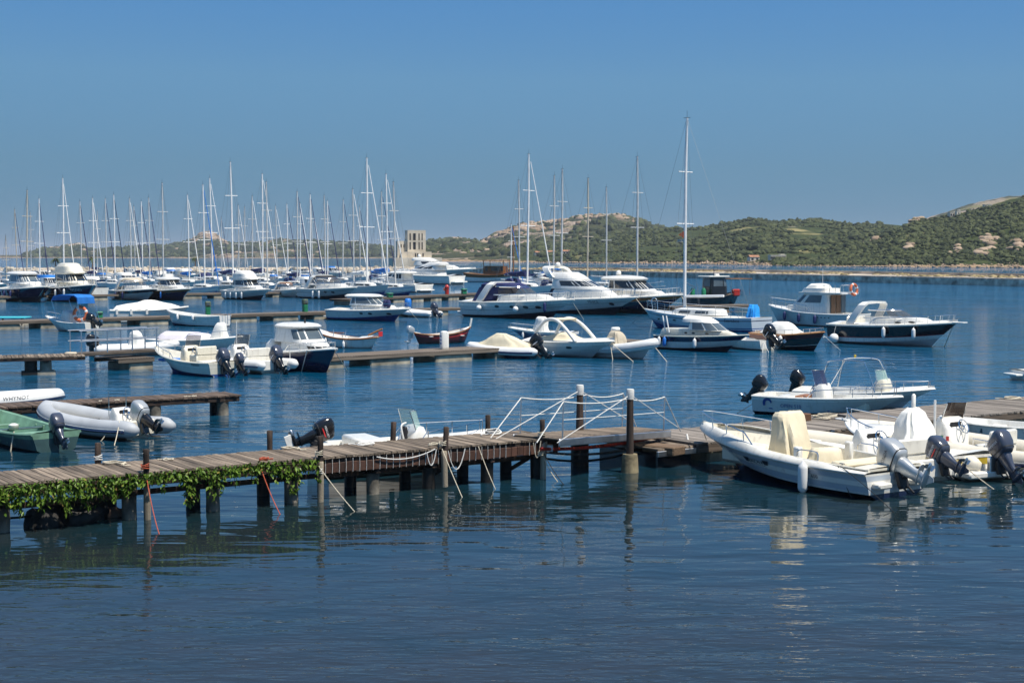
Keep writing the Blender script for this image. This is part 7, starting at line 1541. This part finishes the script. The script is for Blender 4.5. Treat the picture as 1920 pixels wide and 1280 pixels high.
# register the pontoons so that no yacht is built across one
def on_pier(x, y, L):
    for q in (pa, pb, pd, pe):
        dx, dy = x - q.fl.x, y - q.fl.y; a = dx * q.c + dy * q.s_; b = -dx * q.s_ + dy * q.c
        if -2 < a < q.Lg + 2 and -L * .55 < b < q.W + L * .55: return True
    return False
for px, yt, kind in sorted(masts, key=lambda q: q[1]):
    big = kind == 'W'; want = 16.5 if big else 13.5; best = None; L0 = 11.0 if big else 9.5
    if px == 957: want = 9
    if px == 13: want = 8
    D0 = 171
    for D in np.arange(D0, 372, 1.5):
        Hm = CH + (HOR - yt) * D / FPX
        if not 7.5 < Hm < 22: continue
        x = (px - 960) / FPX * D; L = max(7., min(13., Hm * .70))
        for hd in (-54, 126):
            cx = x - .06 * L * math.cos(R(hd)); cy = D - .06 * L * math.sin(R(hd))
            if clash(cx, cy, hd, L) or on_pier(cx, cy, L): continue
            if 900 < px and D > 350 - (px - 960) * .28: continue
            if cy > ipol(mole, cx) - 16 and cx < -10: continue
            cost = abs(Hm - want) + (0 if hd == -54 else .3) + random.random() * .4
            if best is None or cost < best[0]: best = (cost, cx, cy, hd, L, Hm)
    if best is None: print('NO BERTH', px); continue
    _, cx, cy, hd, L, Hm = best; OCC.append((cx, cy, hd, L)); sp_ = dict(SPEC.get(px, {}))
    hm = GREYW if sp_.pop('hull', None) else random.choice([WHITE, WHITE, WHITE, WHITE, OFFW] + ([NAVY] if random.random() < .25 else []))
    named = px in NAMES
    if not named:
        if random.random() < .45: sp_['boom'] = random.choice([CANN, CANN, CANW, CANB])
        if random.random() < .72: sp_['genoa'] = random.choice([TUBEW, TUBEW, CANN, CANN])
    if random.random() < .4: sp_['dodger'] = random.choice([CANN, CANB, CANW])
    mk = {'b': MASTB, 'g': MASTG, 'w': MASTM, 'W': MASTM}[kind]
    bc = {CANN: 'a navy boom cover', CANW: 'a white boom cover', CANB: 'a blue boom cover', None: 'a bare boom'}[sp_.get('boom')]; gc = {TUBEW: 'white headsail', CANN: 'dark headsail', None: 'bare forestay'}.get(sp_.get('genoa'), 'headsail')
    lab = NAMES.get(px) or '%s masted sailing yacht with %s and %s in the crowded berths' % ({'b': 'beige', 'g': 'grey', 'w': 'white', 'W': 'white'}[kind], gc, bc)
    sailboat('sailing_yacht', lab, (cx, cy), hd, L, Hm, hm, mk, 'sailing yachts in the crowded berths', detail=1, stripe=random.choice([NAVY, BLUE, hm]), **sp_)
# low motor boats filling the berths between the yachts
n_ = 0
for k in range(900):
    if n_ >= 46: break
    px = random.uniform(-10, 735) if k % 5 else random.uniform(1000, 1060); D = random.uniform(178, 355); x = (px - 960) / FPX * D; L = random.uniform(6, 10); hd = random.choice((-54, 126))
    if clash(x, D, hd, L) or on_pier(x, D, L) or (D > 330 and px > 900) or D > ipol(mole, x) - 14: continue
    OCC.append((x, D, hd, L)); B = L * .33; n_ += 1; cv = random.choice([CANN, CANB, CANW, CANT, None]); h = L * .1
    bt = Boat('motor_cruiser', {CANN: 'small white motor boat with navy hood among the moored yachts', CANB: 'small white motor boat with blue hood among the moored yachts', CANW: 'small white motor boat with white hood among the moored yachts', CANT: 'small white motor boat with tan hood among the moored yachts', None: 'small white motor boat without a hood among the moored yachts'}[cv], 'boat', (x, D), hd, 'small motor boats among the yachts')
    H = Hull(L, B, h, h, h * 1.35, .3, .9, .12 * L, (.1, .4), .9, 2.3, 1.3, nu=16); bt.add(H.shell((0, .5, .9, 1), [0, 0, 0]), 'hull', [random.choice([WHITE, WHITE, OFFW])]); bt.add(H.liner(.06, .3, .14 * B, h * .5, .05), 'deck', WHITE)
    r_ = cabin(bt, [(h, -.2 * L, .36 * L, B * .42, B * .12), (h + .05 * L, -.18 * L, .24 * L, B * .36, B * .16)], 'foredeck_cabin', WHITE, 3.2); r2 = cabin(bt, [(h + .045 * L, -.22 * L, .12 * L, B * .38, B * .26), (h + .12 * L, -.2 * L, .02 * L, B * .34, B * .24)], 'windscreen_frame', WHITE, 3.4)
    panes(bt, r2[0], r2[1], [(-3.1, 0), (0, 3.1), (3.3, 6), (18, 20.7)], .1, .9, GLASS, gap=.08)
    if cv: cover(bt, [(h + .11 * L, -.36 * L, .02 * L, B * .36, B * .25), (h + .15 * L, -.34 * L, -.04 * L, B * .32, B * .22)], cv, 'hood', .01, 3.4)
    rail(bt, H, .45, .96, .5, 5, .016)
# ================================================================== sea haze
hz = bpy.data.materials.new('sea_haze'); hz.use_nodes = True; n = hz.node_tree; n.nodes.clear()
out = n.nodes.new('ShaderNodeOutputMaterial'); pv = n.nodes.new('ShaderNodeVolumePrincipled')
pv.inputs['Color'].default_value = (.82, .90, 1., 1); pv.inputs['Density'].default_value = .00010; pv.inputs['Anisotropy'].default_value = .2
n.links.new(pv.outputs[0], out.inputs['Volume'])
o = MB().box((0, 12400, 54.), (22400, 25600, 112)).build('haze', hz, None, 0); tag(o, kind='stuff'); o['label'] = 'thin pale sea haze over the harbour and hills'; o['category'] = 'haze'
